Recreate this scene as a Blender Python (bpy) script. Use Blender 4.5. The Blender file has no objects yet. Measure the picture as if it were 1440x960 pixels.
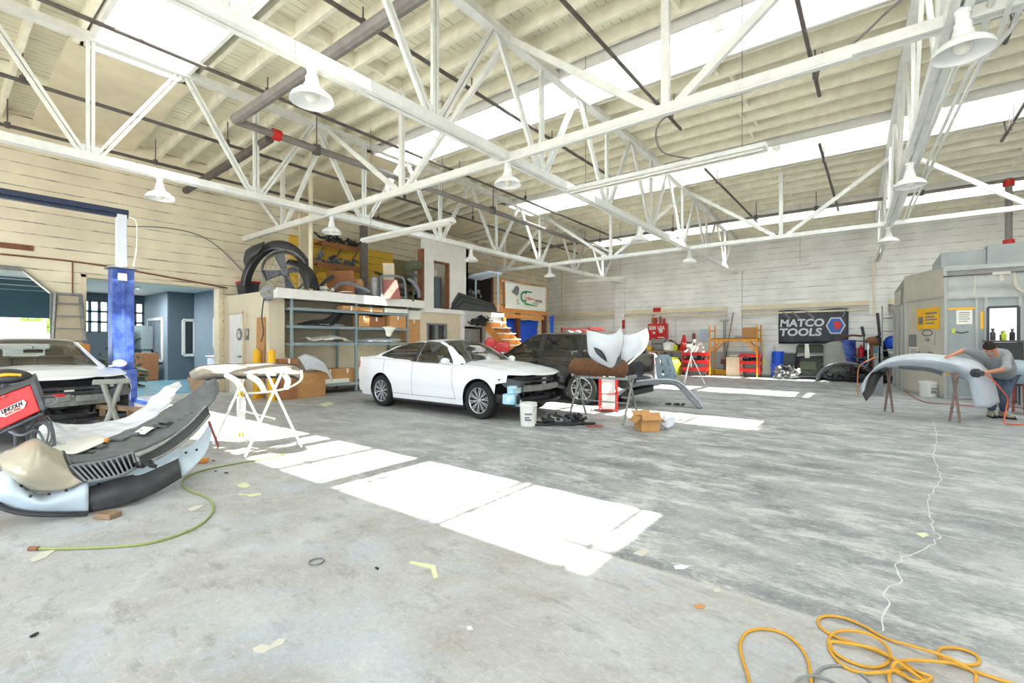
import bpy, bmesh, math, random
from mathutils import Vector, Matrix, noise

random.seed(11)
sc = bpy.context.scene
COL = sc.collection
sin, cos, pi, rad = math.sin, math.cos, math.pi, math.radians

# ------------------------------------------------------------------ camera
F, CX, HY, CH, TH = 660.0, 720.0, 481.0, 1.38, rad(37.85)
ST, CT = sin(TH), cos(TH)
cam_d = bpy.data.cameras.new('camera')
cam_d.lens = 36.0 * F / 1440.0
cam_d.sensor_width = 36.0
cam_d.shift_y = 1.0 / 1440.0
cam_d.clip_start = 0.05
cam_d.clip_end = 400
cam = bpy.data.objects.new('camera', cam_d)
COL.objects.link(cam)
cam.location = (0, 0, CH)
cam.rotation_euler = (pi / 2, 0, TH)
sc.camera = cam

# ------------------------------------------------------------------ light and exposure
EXPOSURE = 1.30
SUN = 11.0
SKY = 2.6
sc.view_settings.view_transform = 'Standard'
sc.view_settings.look = 'None'
sc.view_settings.exposure = EXPOSURE
sc.view_settings.gamma = 1.0
sc.view_settings.use_curve_mapping = False

w = bpy.data.worlds.new('sky')
sc.world = w
w.use_nodes = True
nt = w.node_tree
nt.nodes.clear()
tc = nt.nodes.new('ShaderNodeTexCoord')
nz = nt.nodes.new('ShaderNodeTexNoise'); nz.inputs['Scale'].default_value = 2.2; nz.inputs['Detail'].default_value = 5
rp = nt.nodes.new('ShaderNodeValToRGB')
rp.color_ramp.elements[0].position = 0.42; rp.color_ramp.elements[0].color = (0.62, 0.79, 1.0, 1)
rp.color_ramp.elements[1].position = 0.60; rp.color_ramp.elements[1].color = (1.0, 0.985, 0.95, 1)
bg = nt.nodes.new('ShaderNodeBackground'); bg.inputs['Strength'].default_value = SKY
wo = nt.nodes.new('ShaderNodeOutputWorld')
nt.links.new(tc.outputs['Generated'], nz.inputs['Vector'])
nt.links.new(nz.outputs['Fac'], rp.inputs['Fac'])
nt.links.new(rp.outputs['Color'], bg.inputs['Color'])
nt.links.new(bg.outputs['Background'], wo.inputs['Surface'])

sd = bpy.data.lights.new('sun', 'SUN'); sd.energy = SUN; sd.angle = rad(0.6); sd.color = (1.0, 0.95, 0.86)
so = bpy.data.objects.new('sun', sd); COL.objects.link(so)
so.rotation_euler = Vector((-0.30, 0.09, -1.0)).to_track_quat('-Z', 'Y').to_euler()
so.location = (0, 0, 30)


def portal(name, loc, rot, sx, sy):
    l = bpy.data.lights.new(name, 'AREA'); l.shape = 'RECTANGLE'; l.size = sx; l.size_y = sy
    l.cycles.is_portal = True
    o = bpy.data.objects.new(name, l); COL.objects.link(o)
    o.location = loc; o.rotation_euler = rot

# ------------------------------------------------------------------ photo frame -> place
def pD(px, py, d):
    u = (px - CX) / F
    return Vector((d * (-ST + u * CT), d * (CT + u * ST), CH + (HY - py) / F * d))


def fl(px, py, z=0.0):
    return pD(px, py, F * (CH - z) / (py - HY))


def pX(px, py, X):
    u = (px - CX) / F
    return pD(px, py, X / (-ST + u * CT))


def pY(px, py, Y):
    u = (px - CX) / F
    return pD(px, py, Y / (CT + u * ST))


VIEWR = Vector((CT, ST, 0)); VIEWF = Vector((-ST, CT, 0))
def RAD(p): return Vector((p[0], p[1], 0)).normalized()

# ------------------------------------------------------------------ materials
def lin(c):
    out = []
    for v in c[:3]:
        v = v / 255.0
        out.append(v / 12.92 if v <= 0.04045 else ((v + 0.055) / 1.055) ** 2.4)
    return out + [1.0]


MATS = {}


def M(name, rgb, rough=0.55, metal=0.0, var=0.12, scale=6.0, bump=0.0, alpha=1.0, coat=0.0, emit=0.0, var2=None, spec=None):
    if name in MATS:
        return MATS[name]
    m = bpy.data.materials.new(name); m.use_nodes = True
    t = m.node_tree; b = t.nodes['Principled BSDF']
    c = t.nodes.new('ShaderNodeTexCoord')
    n = t.nodes.new('ShaderNodeTexNoise'); n.inputs['Scale'].default_value = scale; n.inputs['Detail'].default_value = 6
    n.inputs['Roughness'].default_value = 0.65
    t.links.new(c.outputs['Object'], n.inputs['Vector'])
    r = t.nodes.new('ShaderNodeValToRGB')
    base = lin(rgb)
    lo = [v * (1 - var) for v in base[:3]] + [1]
    hi = [min(1, v * (1 + var * 0.6)) for v in base[:3]] + [1]
    if var2:
        hi = lin(var2)
    r.color_ramp.elements[0].position = 0.35; r.color_ramp.elements[0].color = lo
    r.color_ramp.elements[1].position = 0.68; r.color_ramp.elements[1].color = hi
    t.links.new(n.outputs['Fac'], r.inputs['Fac'])
    t.links.new(r.outputs['Color'], b.inputs['Base Color'])
    b.inputs['Roughness'].default_value = rough
    b.inputs['Metallic'].default_value = metal
    b.inputs['Coat Weight'].default_value = coat
    if spec is not None:
        b.inputs['Specular IOR Level'].default_value = spec
    if emit:
        t.links.new(r.outputs['Color'], b.inputs['Emission Color'])
        b.inputs['Emission Strength'].default_value = emit
    if bump:
        bp = t.nodes.new('ShaderNodeBump'); bp.inputs['Strength'].default_value = bump; bp.inputs['Distance'].default_value = 0.02
        t.links.new(n.outputs['Fac'], bp.inputs['Height'])
        t.links.new(bp.outputs['Normal'], b.inputs['Normal'])
    if alpha < 1:
        tr = t.nodes.new('ShaderNodeBsdfTransparent'); mx = t.nodes.new('ShaderNodeMixShader'); mx.inputs[0].default_value = alpha
        t.links.new(tr.outputs[0], mx.inputs[1]); t.links.new(b.outputs[0], mx.inputs[2])
        t.links.new(mx.outputs[0], t.nodes['Material Output'].inputs['Surface'])
    MATS[name] = m
    return m


def glass_mat(name, tint, gloss=0.12, alpha=0.0, diff=(200, 200, 200)):
    m = bpy.data.materials.new(name); m.use_nodes = True
    t = m.node_tree; t.nodes.clear()
    tr = t.nodes.new('ShaderNodeBsdfTransparent'); tr.inputs[0].default_value = tint + (1,)
    gl = t.nodes.new('ShaderNodeBsdfGlossy'); gl.inputs['Roughness'].default_value = 0.03
    lw = t.nodes.new('ShaderNodeLayerWeight'); lw.inputs['Blend'].default_value = 0.25
    ma = t.nodes.new('ShaderNodeMath'); ma.operation = 'MULTIPLY_ADD'; ma.inputs[1].default_value = 0.7; ma.inputs[2].default_value = gloss
    t.links.new(lw.outputs['Fresnel'], ma.inputs[0])
    mx = t.nodes.new('ShaderNodeMixShader')
    t.links.new(ma.outputs[0], mx.inputs[0]); t.links.new(tr.outputs[0], mx.inputs[1]); t.links.new(gl.outputs[0], mx.inputs[2])
    out = t.nodes.new('ShaderNodeOutputMaterial')
    if alpha > 0:
        df = t.nodes.new('ShaderNodeBsdfTranslucent'); df.inputs[0].default_value = lin(diff)
        m2 = t.nodes.new('ShaderNodeMixShader'); m2.inputs[0].default_value = alpha
        t.links.new(mx.outputs[0], m2.inputs[1]); t.links.new(df.outputs[0], m2.inputs[2])
        t.links.new(m2.outputs[0], out.inputs['Surface'])
    else:
        t.links.new(mx.outputs[0], out.inputs['Surface'])
    MATS[name] = m
    return m


def board_wall(name, rgb, pitch=0.22, low=None, yellow=False, dark=0.45, axis='Z', mscale=(1.3, 1.3, 6.0)):
    """painted board-marked wall: horizontal board joints with broken dark gaps"""
    m = bpy.data.materials.new(name); m.use_nodes = True
    t = m.node_tree; b = t.nodes['Principled BSDF']; L = t.links.new
    c = t.nodes.new('ShaderNodeTexCoord')
    sp = t.nodes.new('ShaderNodeSeparateXYZ'); L(c.outputs['Object'], sp.inputs[0])
    # wobble of the joint lines
    nw = t.nodes.new('ShaderNodeTexNoise'); nw.inputs['Scale'].default_value = 0.9; nw.inputs['Detail'].default_value = 3
    L(c.outputs['Object'], nw.inputs['Vector'])
    a1 = t.nodes.new('ShaderNodeMath'); a1.operation = 'MULTIPLY_ADD'; a1.inputs[1].default_value = 0.045
    L(nw.outputs['Fac'], a1.inputs[0]); L(sp.outputs[axis], a1.inputs[2])
    d1 = t.nodes.new('ShaderNodeMath'); d1.operation = 'DIVIDE'; d1.inputs[1].default_value = pitch; L(a1.outputs[0], d1.inputs[0])
    fr = t.nodes.new('ShaderNodeMath'); fr.operation = 'FRACT'; L(d1.outputs[0], fr.inputs[0])
    pp = t.nodes.new('ShaderNodeMath'); pp.operation = 'PINGPONG'; pp.inputs[1].default_value = 0.5; L(fr.outputs[0], pp.inputs[0])
    # broken joints
    mp = t.nodes.new('ShaderNodeMapping'); mp.inputs['Scale'].default_value = mscale; L(c.outputs['Object'], mp.inputs['Vector'])
    nb = t.nodes.new('ShaderNodeTexNoise'); nb.inputs['Scale'].default_value = 1.6; nb.inputs['Detail'].default_value = 6; nb.inputs['Roughness'].default_value = 0.75
    L(mp.outputs[0], nb.inputs['Vector'])
    wr = t.nodes.new('ShaderNodeMapRange'); wr.inputs['From Min'].default_value = 0.38; wr.inputs['From Max'].default_value = 0.7
    wr.inputs['To Min'].default_value = 0.012; wr.inputs['To Max'].default_value = 0.075
    L(nb.outputs['Fac'], wr.inputs['Value'])
    lt = t.nodes.new('ShaderNodeMath'); lt.operation = 'LESS_THAN'; L(pp.outputs[0], lt.inputs[0]); L(wr.outputs[0], lt.inputs[1])
    gk = t.nodes.new('ShaderNodeMapRange'); gk.inputs['From Min'].default_value = 0.35; gk.inputs['From Max'].default_value = 0.62
    gk.inputs['To Min'].default_value = 0.05; gk.inputs['To Max'].default_value = dark
    L(nb.outputs['Fac'], gk.inputs['Value'])
    jm = t.nodes.new('ShaderNodeMath'); jm.operation = 'MULTIPLY'; L(lt.outputs[0], jm.inputs[0]); L(gk.outputs[0], jm.inputs[1])
    # paint tone
    n2 = t.nodes.new('ShaderNodeTexNoise'); n2.inputs['Scale'].default_value = 1.1; n2.inputs['Detail'].default_value = 7
    L(c.outputs['Object'], n2.inputs['Vector'])
    r = t.nodes.new('ShaderNodeValToRGB'); base = lin(rgb)
    r.color_ramp.elements[0].position = 0.3; r.color_ramp.elements[0].color = [v * 0.82 for v in base[:3]] + [1]
    r.color_ramp.elements[1].position = 0.7; r.color_ramp.elements[1].color = [min(1, v * 1.08) for v in base[:3]] + [1]
    L(n2.outputs['Fac'], r.inputs['Fac'])
    col = r.outputs['Color']

    def mix(fac, colour, prev):
        mm = t.nodes.new('ShaderNodeMix'); mm.data_type = 'RGBA'
        L(fac, mm.inputs[0]); L(prev, mm.inputs[6]); mm.inputs[7].default_value = colour
        return mm.outputs[2]

    def rng(out, a, bb):
        g = t.nodes.new('ShaderNodeMath'); g.operation = 'GREATER_THAN'; g.inputs[1].default_value = a; L(out, g.inputs[0])
        l2 = t.nodes.new('ShaderNodeMath'); l2.operation = 'LESS_THAN'; l2.inputs[1].default_value = bb; L(out, l2.inputs[0])
        k = t.nodes.new('ShaderNodeMath'); k.operation = 'MULTIPLY'; L(g.outputs[0], k.inputs[0]); L(l2.outputs[0], k.inputs[1])
        return k.outputs[0]

    def mul(a, bb):
        k = t.nodes.new('ShaderNodeMath'); k.operation = 'MULTIPLY'; L(a, k.inputs[0]); L(bb, k.inputs[1]); return k.outputs[0]

    if yellow:   # an old yellow paint job above the storage deck, and brown-green boards past it
        col = mix(mul(rng(sp.outputs['Y'], 7.3, 11.3), rng(sp.outputs['Z'], 2.5, 4.75)), lin((252, 208, 84)), col)
        col = mix(mul(rng(sp.outputs['Y'], 11.3, 13.3), rng(sp.outputs['Z'], 2.5, 4.55)), lin((150, 140, 104)), col)
    if low:
        col = mix(rng(a1.outputs[0], -1, low[0]), lin(low[1]), col)
    col = mix(jm.outputs[0], lin((86, 74, 58)), col)
    # worn bare spots
    n3 = t.nodes.new('ShaderNodeTexNoise'); n3.inputs['Scale'].default_value = 3.1; n3.inputs['Detail'].default_value = 9; n3.inputs['Roughness'].default_value = 0.7
    L(mp.outputs[0], n3.inputs['Vector'])
    g3 = t.nodes.new('ShaderNodeMapRange'); g3.inputs['From Min'].default_value = 0.66; g3.inputs['From Max'].default_value = 0.72; g3.inputs['To Max'].default_value = 0.5
    L(n3.outputs['Fac'], g3.inputs['Value'])
    col = mix(g3.outputs[0], lin((168, 156, 132)), col)
    L(col, b.inputs['Base Color'])
    b.inputs['Roughness'].default_value = 0.75
    bp = t.nodes.new('ShaderNodeBump'); bp.inputs['Strength'].default_value = 0.5; bp.inputs['Distance'].default_value = 0.015; bp.invert = True
    L(jm.outputs[0], bp.inputs['Height']); L(bp.outputs['Normal'], b.inputs['Normal'])
    MATS[name] = m
    return m


def floor_mat():
    m = bpy.data.materials.new('worn_concrete'); m.use_nodes = True
    t = m.node_tree; b = t.nodes['Principled BSDF']; L = t.links.new
    c = t.nodes.new('ShaderNodeTexCoord')
    sp = t.nodes.new('ShaderNodeSeparateXYZ'); L(c.outputs['Object'], sp.inputs[0])

    def nzt(scale, detail=7, rough=0.65, sc3=None, rot=0.0, dist=0.0):
        v = c.outputs['Object']
        if sc3:
            mp = t.nodes.new('ShaderNodeMapping'); mp.inputs['Scale'].default_value = sc3; mp.inputs['Rotation'].default_value = (0, 0, rot)
            L(v, mp.inputs['Vector']); v = mp.outputs[0]
        n = t.nodes.new('ShaderNodeTexNoise'); n.inputs['Scale'].default_value = scale; n.inputs['Detail'].default_value = detail
        n.inputs['Roughness'].default_value = rough; n.inputs['Distortion'].default_value = dist
        L(v, n.inputs['Vector']); return n.outputs['Fac']

    def mr(v, a, bb, lo=0.0, hi=1.0):
        k = t.nodes.new('ShaderNodeMapRange'); k.inputs['From Min'].default_value = a; k.inputs['From Max'].default_value = bb
        k.inputs['To Min'].default_value = lo; k.inputs['To Max'].default_value = hi; L(v, k.inputs['Value']); return k.outputs[0]

    def mix(fac, colour, prev):
        mm = t.nodes.new('ShaderNodeMix'); mm.data_type = 'RGBA'
        L(fac, mm.inputs[0])
        if isinstance(prev, list): mm.inputs[6].default_value = prev
        else: L(prev, mm.inputs[6])
        if isinstance(colour, list): mm.inputs[7].default_value = colour
        else: L(colour, mm.inputs[7])
        return mm.outputs[2]

    def mul(a, bb):
        k = t.nodes.new('ShaderNodeMath'); k.operation = 'MULTIPLY'; L(a, k.inputs[0]); L(bb, k.inputs[1]); return k.outputs[0]
    # near slab (camera side of the joint): pale, smeared; far slab: darker with white dust
    near = mix(mr(nzt(1.3, 9, 0.68, dist=0.4), 0.36, 0.64), lin((188, 190, 190)), lin((160, 156, 150)))
    near = mix(mr(nzt(3.4, 8, 0.75, (1, 2.2, 1), 0.5), 0.53, 0.64, 0, 0.6), lin((133, 128, 120)), near)
    near = mix(mr(nzt(5.2, 9, 0.8), 0.55, 0.68, 0, 0.55), lin((204, 207, 208)), near)
    near = mix(mr(nzt(0.9, 8, 0.75, dist=0.8), 0.52, 0.62, 0, 0.5), lin((172, 184, 196)), near)
    near = mix(mr(nzt(2.3, 9, 0.85, (1, 1.6, 1), 1.1), 0.56, 0.66, 0, 0.55), lin((140, 132, 122)), near)
    far = mix(mr(nzt(0.8, 9, 0.72, (1.0, 1.7, 1), 0.15, 0.3), 0.36, 0.62), lin((110, 114, 116)), lin((172, 174, 174)))
    far = mix(mr(nzt(1.5, 10, 0.8, (1.0, 2.0, 1), 0.25, 0.15), 0.49, 0.60, 0, 0.8), lin((212, 213, 210)), far)
    far = mix(mr(nzt(2.6, 9, 0.82, (1.0, 1.5, 1), -0.3, 0.15), 0.54, 0.66, 0, 0.8), lin((92, 96, 98)), far)
    far = mix(mr(nzt(8, 8, 0.85, (1, 1.8, 1), 0.35), 0.57, 0.62, 0, 0.6), lin((214, 216, 214)), far)
    side = mr(nzt(0.8, 3), 0.3, 0.7, 2.74, 2.80)
    g = t.nodes.new('ShaderNodeMath'); g.operation = 'GREATER_THAN'; L(sp.outputs['Y'], g.inputs[0]); g.inputs[1].default_value = 2.78
    gx = t.nodes.new('ShaderNodeMapRange'); gx.inputs['From Min'].default_value = -6.5; gx.inputs['From Max'].default_value = -3.0; L(sp.outputs['X'], gx.inputs['Value'])
    fac = g.outputs[0]
    nfac = t.nodes.new('ShaderNodeMath'); nfac.operation = 'MULTIPLY_ADD'; nfac.inputs[1].default_value = 0.55; nfac.inputs[2].default_value = 0.45
    L(gx.outputs[0], nfac.inputs[0])
    col = mix(mul(fac, nfac.outputs[0]), far, near)
    # joint line between the slabs
    dd = t.nodes.new('ShaderNodeMath'); dd.operation = 'SUBTRACT'; L(sp.outputs['Y'], dd.inputs[0]); dd.inputs[1].default_value = 2.78
    ab = t.nodes.new('ShaderNodeMath'); ab.operation = 'ABSOLUTE'; L(dd.outputs[0], ab.inputs[0])
    col = mix(mr(ab.outputs[0], 0.012, 0.028, 0.6, 0), lin((196, 192, 184)), col)
    # right-hand bare concrete: bluish grey
    rx = mr(sp.outputs['X'], -1.2, 1.6, 0, 0.45)
    col = mix(rx, mix(mr(nzt(2.6, 9, 0.8), 0.4, 0.62), lin((104, 112, 120)), lin((158, 164, 168))), col)
    # scratches and drips
    w1 = nzt(9.0, 4, 0.5, (0.5, 9, 1), 1.0)
    col = mix(mr(w1, 0.66, 0.70, 0, 0.5), lin((212, 212, 208)), col)
    sp_ = mr(nzt(34, 6, 0.9), 0.50, 0.66, 0, 0.30); col = mix(sp_, lin((120, 120, 120)), col)
    s2_ = mr(nzt(22, 7, 0.9, (1, 1.4, 1), 0.7), 0.52, 0.64, 0, 0.40); col = mix(s2_, lin((222, 222, 220)), col)
    L(col, b.inputs['Base Color'])
    rr = mr(nzt(1.7, 6), 0.35, 0.65, 0.42, 0.72); L(rr, b.inputs['Roughness'])
    bp = t.nodes.new('ShaderNodeBump'); bp.inputs['Strength'].default_value = 0.25; bp.inputs['Distance'].default_value = 0.006
    L(nzt(11, 9, 0.8), bp.inputs['Height']); L(bp.outputs['Normal'], b.inputs['Normal'])
    MATS['worn_concrete'] = m
    return m

# ------------------------------------------------------------------ mesh builder
class MB:
    def __init__(s):
        s.v = []; s.f = []

    def add(s, vs, fs):
        o = len(s.v); s.v += [tuple(v) for v in vs]; s.f += [tuple(i + o for i in f) for f in fs]; return s

    def box(s, c, size, rz=0.0, rx=0.0, ry=0.0):
        R = Matrix.Rotation(rz, 3, 'Z') @ Matrix.Rotation(ry, 3, 'Y') @ Matrix.Rotation(rx, 3, 'X')
        h = [x / 2 for x in size]; c = Vector(c)
        vs = [c + R @ Vector((sx * h[0], sy * h[1], sz * h[2])) for sx in (-1, 1) for sy in (-1, 1) for sz in (-1, 1)]
        return s.add(vs, [(0, 1, 3, 2), (4, 6, 7, 5), (0, 4, 5, 1), (2, 3, 7, 6), (0, 2, 6, 4), (1, 5, 7, 3)])

    def bb(s, a, b):
        a, b = Vector(a), Vector(b)
        return s.box((a + b) / 2, [abs(b[i] - a[i]) for i in range(3)])

    def beam(s, p, q, wd, ht, up=(0, 0, 1)):
        p, q = Vector(p), Vector(q); d = (q - p).normalized(); u = Vector(up)
        r = d.cross(u)
        if r.length < 1e-4: r = d.cross(Vector((1, 0, 0)))
        r.normalize(); n = r.cross(d).normalized()
        vs = []
        for e in (p, q):
            for a, b in ((-1, -1), (1, -1), (1, 1), (-1, 1)):
                vs.append(e + r * a * wd / 2 + n * b * ht / 2)
        return s.add(vs, [(0, 1, 2, 3), (7, 6, 5, 4), (0, 4, 5, 1), (1, 5, 6, 2), (2, 6, 7, 3), (3, 7, 4, 0)])

    def cyl(s, p, q, r, r2=None, n=14, cap=True):
        p, q = Vector(p), Vector(q); r2 = r if r2 is None else r2
        d = (q - p).normalized(); a = d.orthogonal().normalized(); b = d.cross(a)
        vs = []
        for e, rr in ((p, r), (q, r2)):
            for i in range(n):
                t = 2 * pi * i / n; vs.append(e + (a * cos(t) + b * sin(t)) * rr)
        fs = [(i, (i + 1) % n, n + (i + 1) % n, n + i) for i in range(n)]
        if cap: fs += [tuple(range(n))[::-1], tuple(range(n, 2 * n))]
        return s.add(vs, fs)

    def tube(s, path, r, n=8, closed=False, rs=None):
        P = [Vector(p) for p in path]; m = len(P); vs = []; fs = []
        prev = None
        for i, p in enumerate(P):
            if closed: d = P[(i + 1) % m] - P[i - 1]
            else: d = P[min(i + 1, m - 1)] - P[max(i - 1, 0)]
            if d.length < 1e-9: d = Vector((0, 0, 1))
            d.normalize()
            a = prev - d * prev.dot(d) if prev is not None else d.orthogonal()
            if a.length < 1e-5: a = d.orthogonal()
            a.normalize(); prev = a; b = d.cross(a)
            rr = rs[i] if rs else r
            for k in range(n):
                t = 2 * pi * k / n; vs.append(p + (a * cos(t) + b * sin(t)) * rr)
        for i in range(m if closed else m - 1):
            j = (i + 1) % m
            for k in range(n):
                fs.append((i * n + k, i * n + (k + 1) % n, j * n + (k + 1) % n, j * n + k))
        if not closed: fs += [tuple(range(n))[::-1], tuple(range((m - 1) * n, m * n))]
        return s.add(vs, fs)

    def lathe(s, prof, c=(0, 0, 0), axis='Z', n=24, R=None):
        c = Vector(c); vs = []; fs = []; m = len(prof)
        for i in range(n):
            t = 2 * pi * i / n
            for r, h in prof:
                v = Vector((r * cos(t), r * sin(t), h))
                if axis == 'Y': v = Vector((v.x, v.z, v.y))
                if axis == 'X': v = Vector((v.z, v.x, v.y))
                if R is not None: v = R @ v
                vs.append(c + v)
        for i in range(n):
            j = (i + 1) % n
            for k in range(m - 1):
                fs.append((i * m + k, j * m + k, j * m + k + 1, i * m + k + 1))
        return s.add(vs, fs)

    def ball(s, c, r, n=10, sc3=(1, 1, 1)):
        prof = [(max(1e-4, r * sin(pi * k / n)), -r * cos(pi * k / n)) for k in range(n + 1)]
        o = len(s.v); s.lathe(prof, (0, 0, 0), n=2 * n)
        for i in range(o, len(s.v)):
            v = s.v[i]; s.v[i] = (c[0] + v[0] * sc3[0], c[1] + v[1] * sc3[1], c[2] + v[2] * sc3[2])
        return s

    def grid(s, rows, closed=False):
        o = len(s.v); nr = len(rows); nc = len(rows[0])
        for r in rows: s.v += [tuple(p) for p in r]
        for i in range(nr - 1):
            for j in range(nc - 1):
                s.f.append((o + i * nc + j, o + i * nc + j + 1, o + (i + 1) * nc + j + 1, o + (i + 1) * nc + j))
        return s

    def prism(s, pts, vec):
        n = len(pts); P = [Vector(p) for p in pts]; V = Vector(vec)
        return s.add(P + [p + V for p in P], [tuple(range(n))[::-1], tuple(range(n, 2 * n))] + [(i, (i + 1) % n, n + (i + 1) % n, n + i) for i in range(n)])

    def build(s, name, mat, parent=None, bevel=0.0, smooth=True, solid=0.0, sub=0, angle=35):
        me = bpy.data.meshes.new(name)
        me.from_pydata(s.v, [], s.f); me.update()
        bm = bmesh.new(); bm.from_mesh(me)
        bmesh.ops.remove_doubles(bm, verts=bm.verts, dist=1e-5)
        if solid == 0: bmesh.ops.recalc_face_normals(bm, faces=bm.faces)
        bm.to_mesh(me); bm.free()
        me.materials.append(MATS[mat] if isinstance(mat, str) else mat)
        if smooth:
            me.polygons.foreach_set('use_smooth', [True] * len(me.polygons)); me.set_sharp_from_angle(angle=rad(angle))
        o = bpy.data.objects.new(name, me); COL.objects.link(o)
        if parent is not None:
            o.parent = parent
            o.matrix_parent_inverse = Matrix.Identity(4)
        if solid:
            k = o.modifiers.new('thickness', 'SOLIDIFY'); k.thickness = abs(solid); k.offset = 0
        if sub:
            k = o.modifiers.new('smooth', 'SUBSURF'); k.levels = sub; k.render_levels = sub
        if bevel:
            k = o.modifiers.new('bevel', 'BEVEL'); k.width = bevel; k.segments = 2; k.limit_method = 'ANGLE'; k.angle_limit = rad(40)
        return o


def tag(o, label=None, cat=None, group=None, kind=None):
    if label: o['label'] = label
    if cat: o['category'] = cat
    if group: o['group'] = group
    if kind: o['kind'] = kind
    return o


def thing(name, label, cat, loc=(0, 0, 0), rz=0.0, group=None, rot=None):
    o = bpy.data.objects.new(name, None); COL.objects.link(o); o.empty_display_size = 0.2
    o.location = loc; o.rotation_euler = rot if rot is not None else (0, 0, rz)
    return tag(o, label, cat, group)


def struct(o):
    o['kind'] = 'structure'; return o


def copy_tree(o, parent=None):
    c = o.copy(); COL.objects.link(c); c.parent = parent
    for ch in list(o.children): copy_tree(ch, c)
    return c


def dup(o, loc=None, rz=None, label=None, group=None):
    c = copy_tree(o)
    if loc is not None: c.location = loc
    if rz is not None: c.rotation_euler = (0, 0, rz)
    if label: c['label'] = label
    if group: c['group'] = group
    return c


def crom(P, n):
    """smooth curve through points"""
    P = [Vector(p) for p in P]; out = []
    if len(P) == 2: return [P[0].lerp(P[1], k / n) for k in range(n + 1)]
    m = len(P) - 1
    for k in range(n + 1):
        t = k / n * m; i = min(int(t), m - 1); f = t - i
        p1, p2 = P[i], P[i + 1]
        p0 = P[i - 1] if i > 0 else p1 * 2 - p2
        p3 = P[i + 2] if i + 2 <= m else p2 * 2 - p1
        out.append(0.5 * ((2 * p1) + (p2 - p0) * f + (2 * p0 - 5 * p1 + 4 * p2 - p3) * f * f + (3 * p1 - p0 - 3 * p2 + p3) * f ** 3))
    return out


def sheet_mb(rows, n=24, m=8, wob=0.0, ws=3.0, seed=0.0):
    R = [crom(r, n) for r in rows]
    cols = [crom([r[i] for r in R], m) for i in range(n + 1)]
    g = [[cols[i][j] for i in range(n + 1)] for j in range(m + 1)]
    if wob:
        for r in g:
            for p in r:
                q = Vector((p.x * ws + seed, p.y * ws, p.z * ws))
                p += Vector((noise.noise(q), noise.noise(q + Vector((9, 3, 1))), noise.noise(q + Vector((2, 7, 5))))) * wob
    return MB().grid(g)


def sheet(name, rows, mat, parent=None, thick=0.004, n=24, m=8, wob=0.0, ws=3.0, seed=0.0):
    return sheet_mb(rows, n, m, wob, ws, seed).build(name, mat, parent, solid=thick, angle=50)


def text_obj(body, size, mat, M4, parent=None, name='lettering', extr=0.002, offset=0.0, shear=0.0, space=1.0, align='CENTER'):
    cu = bpy.data.curves.new(name, 'FONT'); cu.body = body; cu.size = size; cu.extrude = extr; cu.offset = offset
    cu.align_x = align; cu.align_y = 'CENTER'; cu.shear = shear; cu.space_character = space; cu.resolution_u = 3
    o = bpy.data.objects.new(name, cu); COL.objects.link(o)
    bpy.context.view_layer.update()
    me = bpy.data.meshes.new_from_object(o.evaluated_get(bpy.context.evaluated_depsgraph_get()))
    bpy.data.objects.remove(o)
    me.transform(M4); me.materials.clear(); me.materials.append(MATS[mat])
    r = bpy.data.objects.new(name, me); COL.objects.link(r)
    if parent is not None: r.parent = parent
    return r


def text_fit(body, w_, h_, mat, M4, parent=None, name='lettering', offset=0.02, extr=0.01, shear=0.0, space=1.0):
    """lettering stretched to a given width and height, centred on M4"""
    o = text_obj(body, 1.0, mat, Matrix.Identity(4), None, name, extr, offset, shear, space)
    xs = [v.co.x for v in o.data.vertices]; ys = [v.co.y for v in o.data.vertices]
    cx, cy = (min(xs) + max(xs)) / 2, (min(ys) + max(ys)) / 2; sx, sy = w_ / (max(xs) - min(xs)), h_ / (max(ys) - min(ys))
    for v in o.data.vertices: v.co = M4 @ Vector(((v.co.x - cx) * sx, (v.co.y - cy) * sy, v.co.z * .3))
    if parent is not None: o.parent = parent
    return o


def frame4(o, x, y):
    """matrix whose X axis is x, Y axis is y, origin o"""
    x = Vector(x).normalized(); y = Vector(y).normalized(); z = x.cross(y).normalized()
    m = Matrix((x, y, z)).transposed().to_4x4(); m.translation = Vector(o); return m

# ------------------------------------------------------------------ shared materials
floor_mat()
board_wall('boards_left', (248, 236, 210), 0.25, yellow=True, dark=0.75)
board_wall('boards_back', (250, 248, 242), 0.24, low=(1.0, (196, 198, 198)), dark=0.55)
M('white_steel', (236, 236, 230), 0.45, 0.0, 0.10, 5)
M('cream_paint', (236, 224, 194), 0.7, 0, 0.10, 2.5)
M('roof_wood', (253, 245, 224), 0.75, 0, 0.12, 4.0)
board_wall('roof_deck', (252, 243, 220), 0.15, dark=0.7, axis='X', mscale=(6.0, 1.5, 1.0))
M('white_paint', (240, 238, 232), 0.6, 0, 0.06)
M('beige_paint', (220, 205, 178), 0.7, 0, 0.08)
M('grey_pipe', (138, 132, 128), 0.5, 0.2, 0.2)
M('dark_pipe', (104, 96, 92), 0.55, 0.2, 0.2)
M('red_paint', (205, 32, 28), 0.45, 0, 0.15)
M('red_gloss', (222, 24, 26), 0.35, 0, 0.1, coat=0.3)
M('black_plastic', (42, 42, 44), 0.5, 0, 0.2, 14)
M('dark_plastic', (70, 72, 76), 0.55, 0, 0.25, 12)
M('grey_plastic', (120, 124, 130), 0.5, 0, 0.15, 10)
M('rubber', (34, 34, 36), 0.85, 0, 0.2, 20)
M('steel', (170, 172, 174), 0.3, 0.9, 0.15, 10)
M('rim_metal', (200, 202, 206), 0.25, 0.8, 0.08, 10)
M('dull_metal', (150, 152, 150), 0.5, 0.6, 0.25, 12)
M('galvanised', (150, 166, 172), 0.45, 0.4, 0.15, 20)
M('cardboard', (196, 146, 92), 0.8, 0, 0.12, 6)
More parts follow.
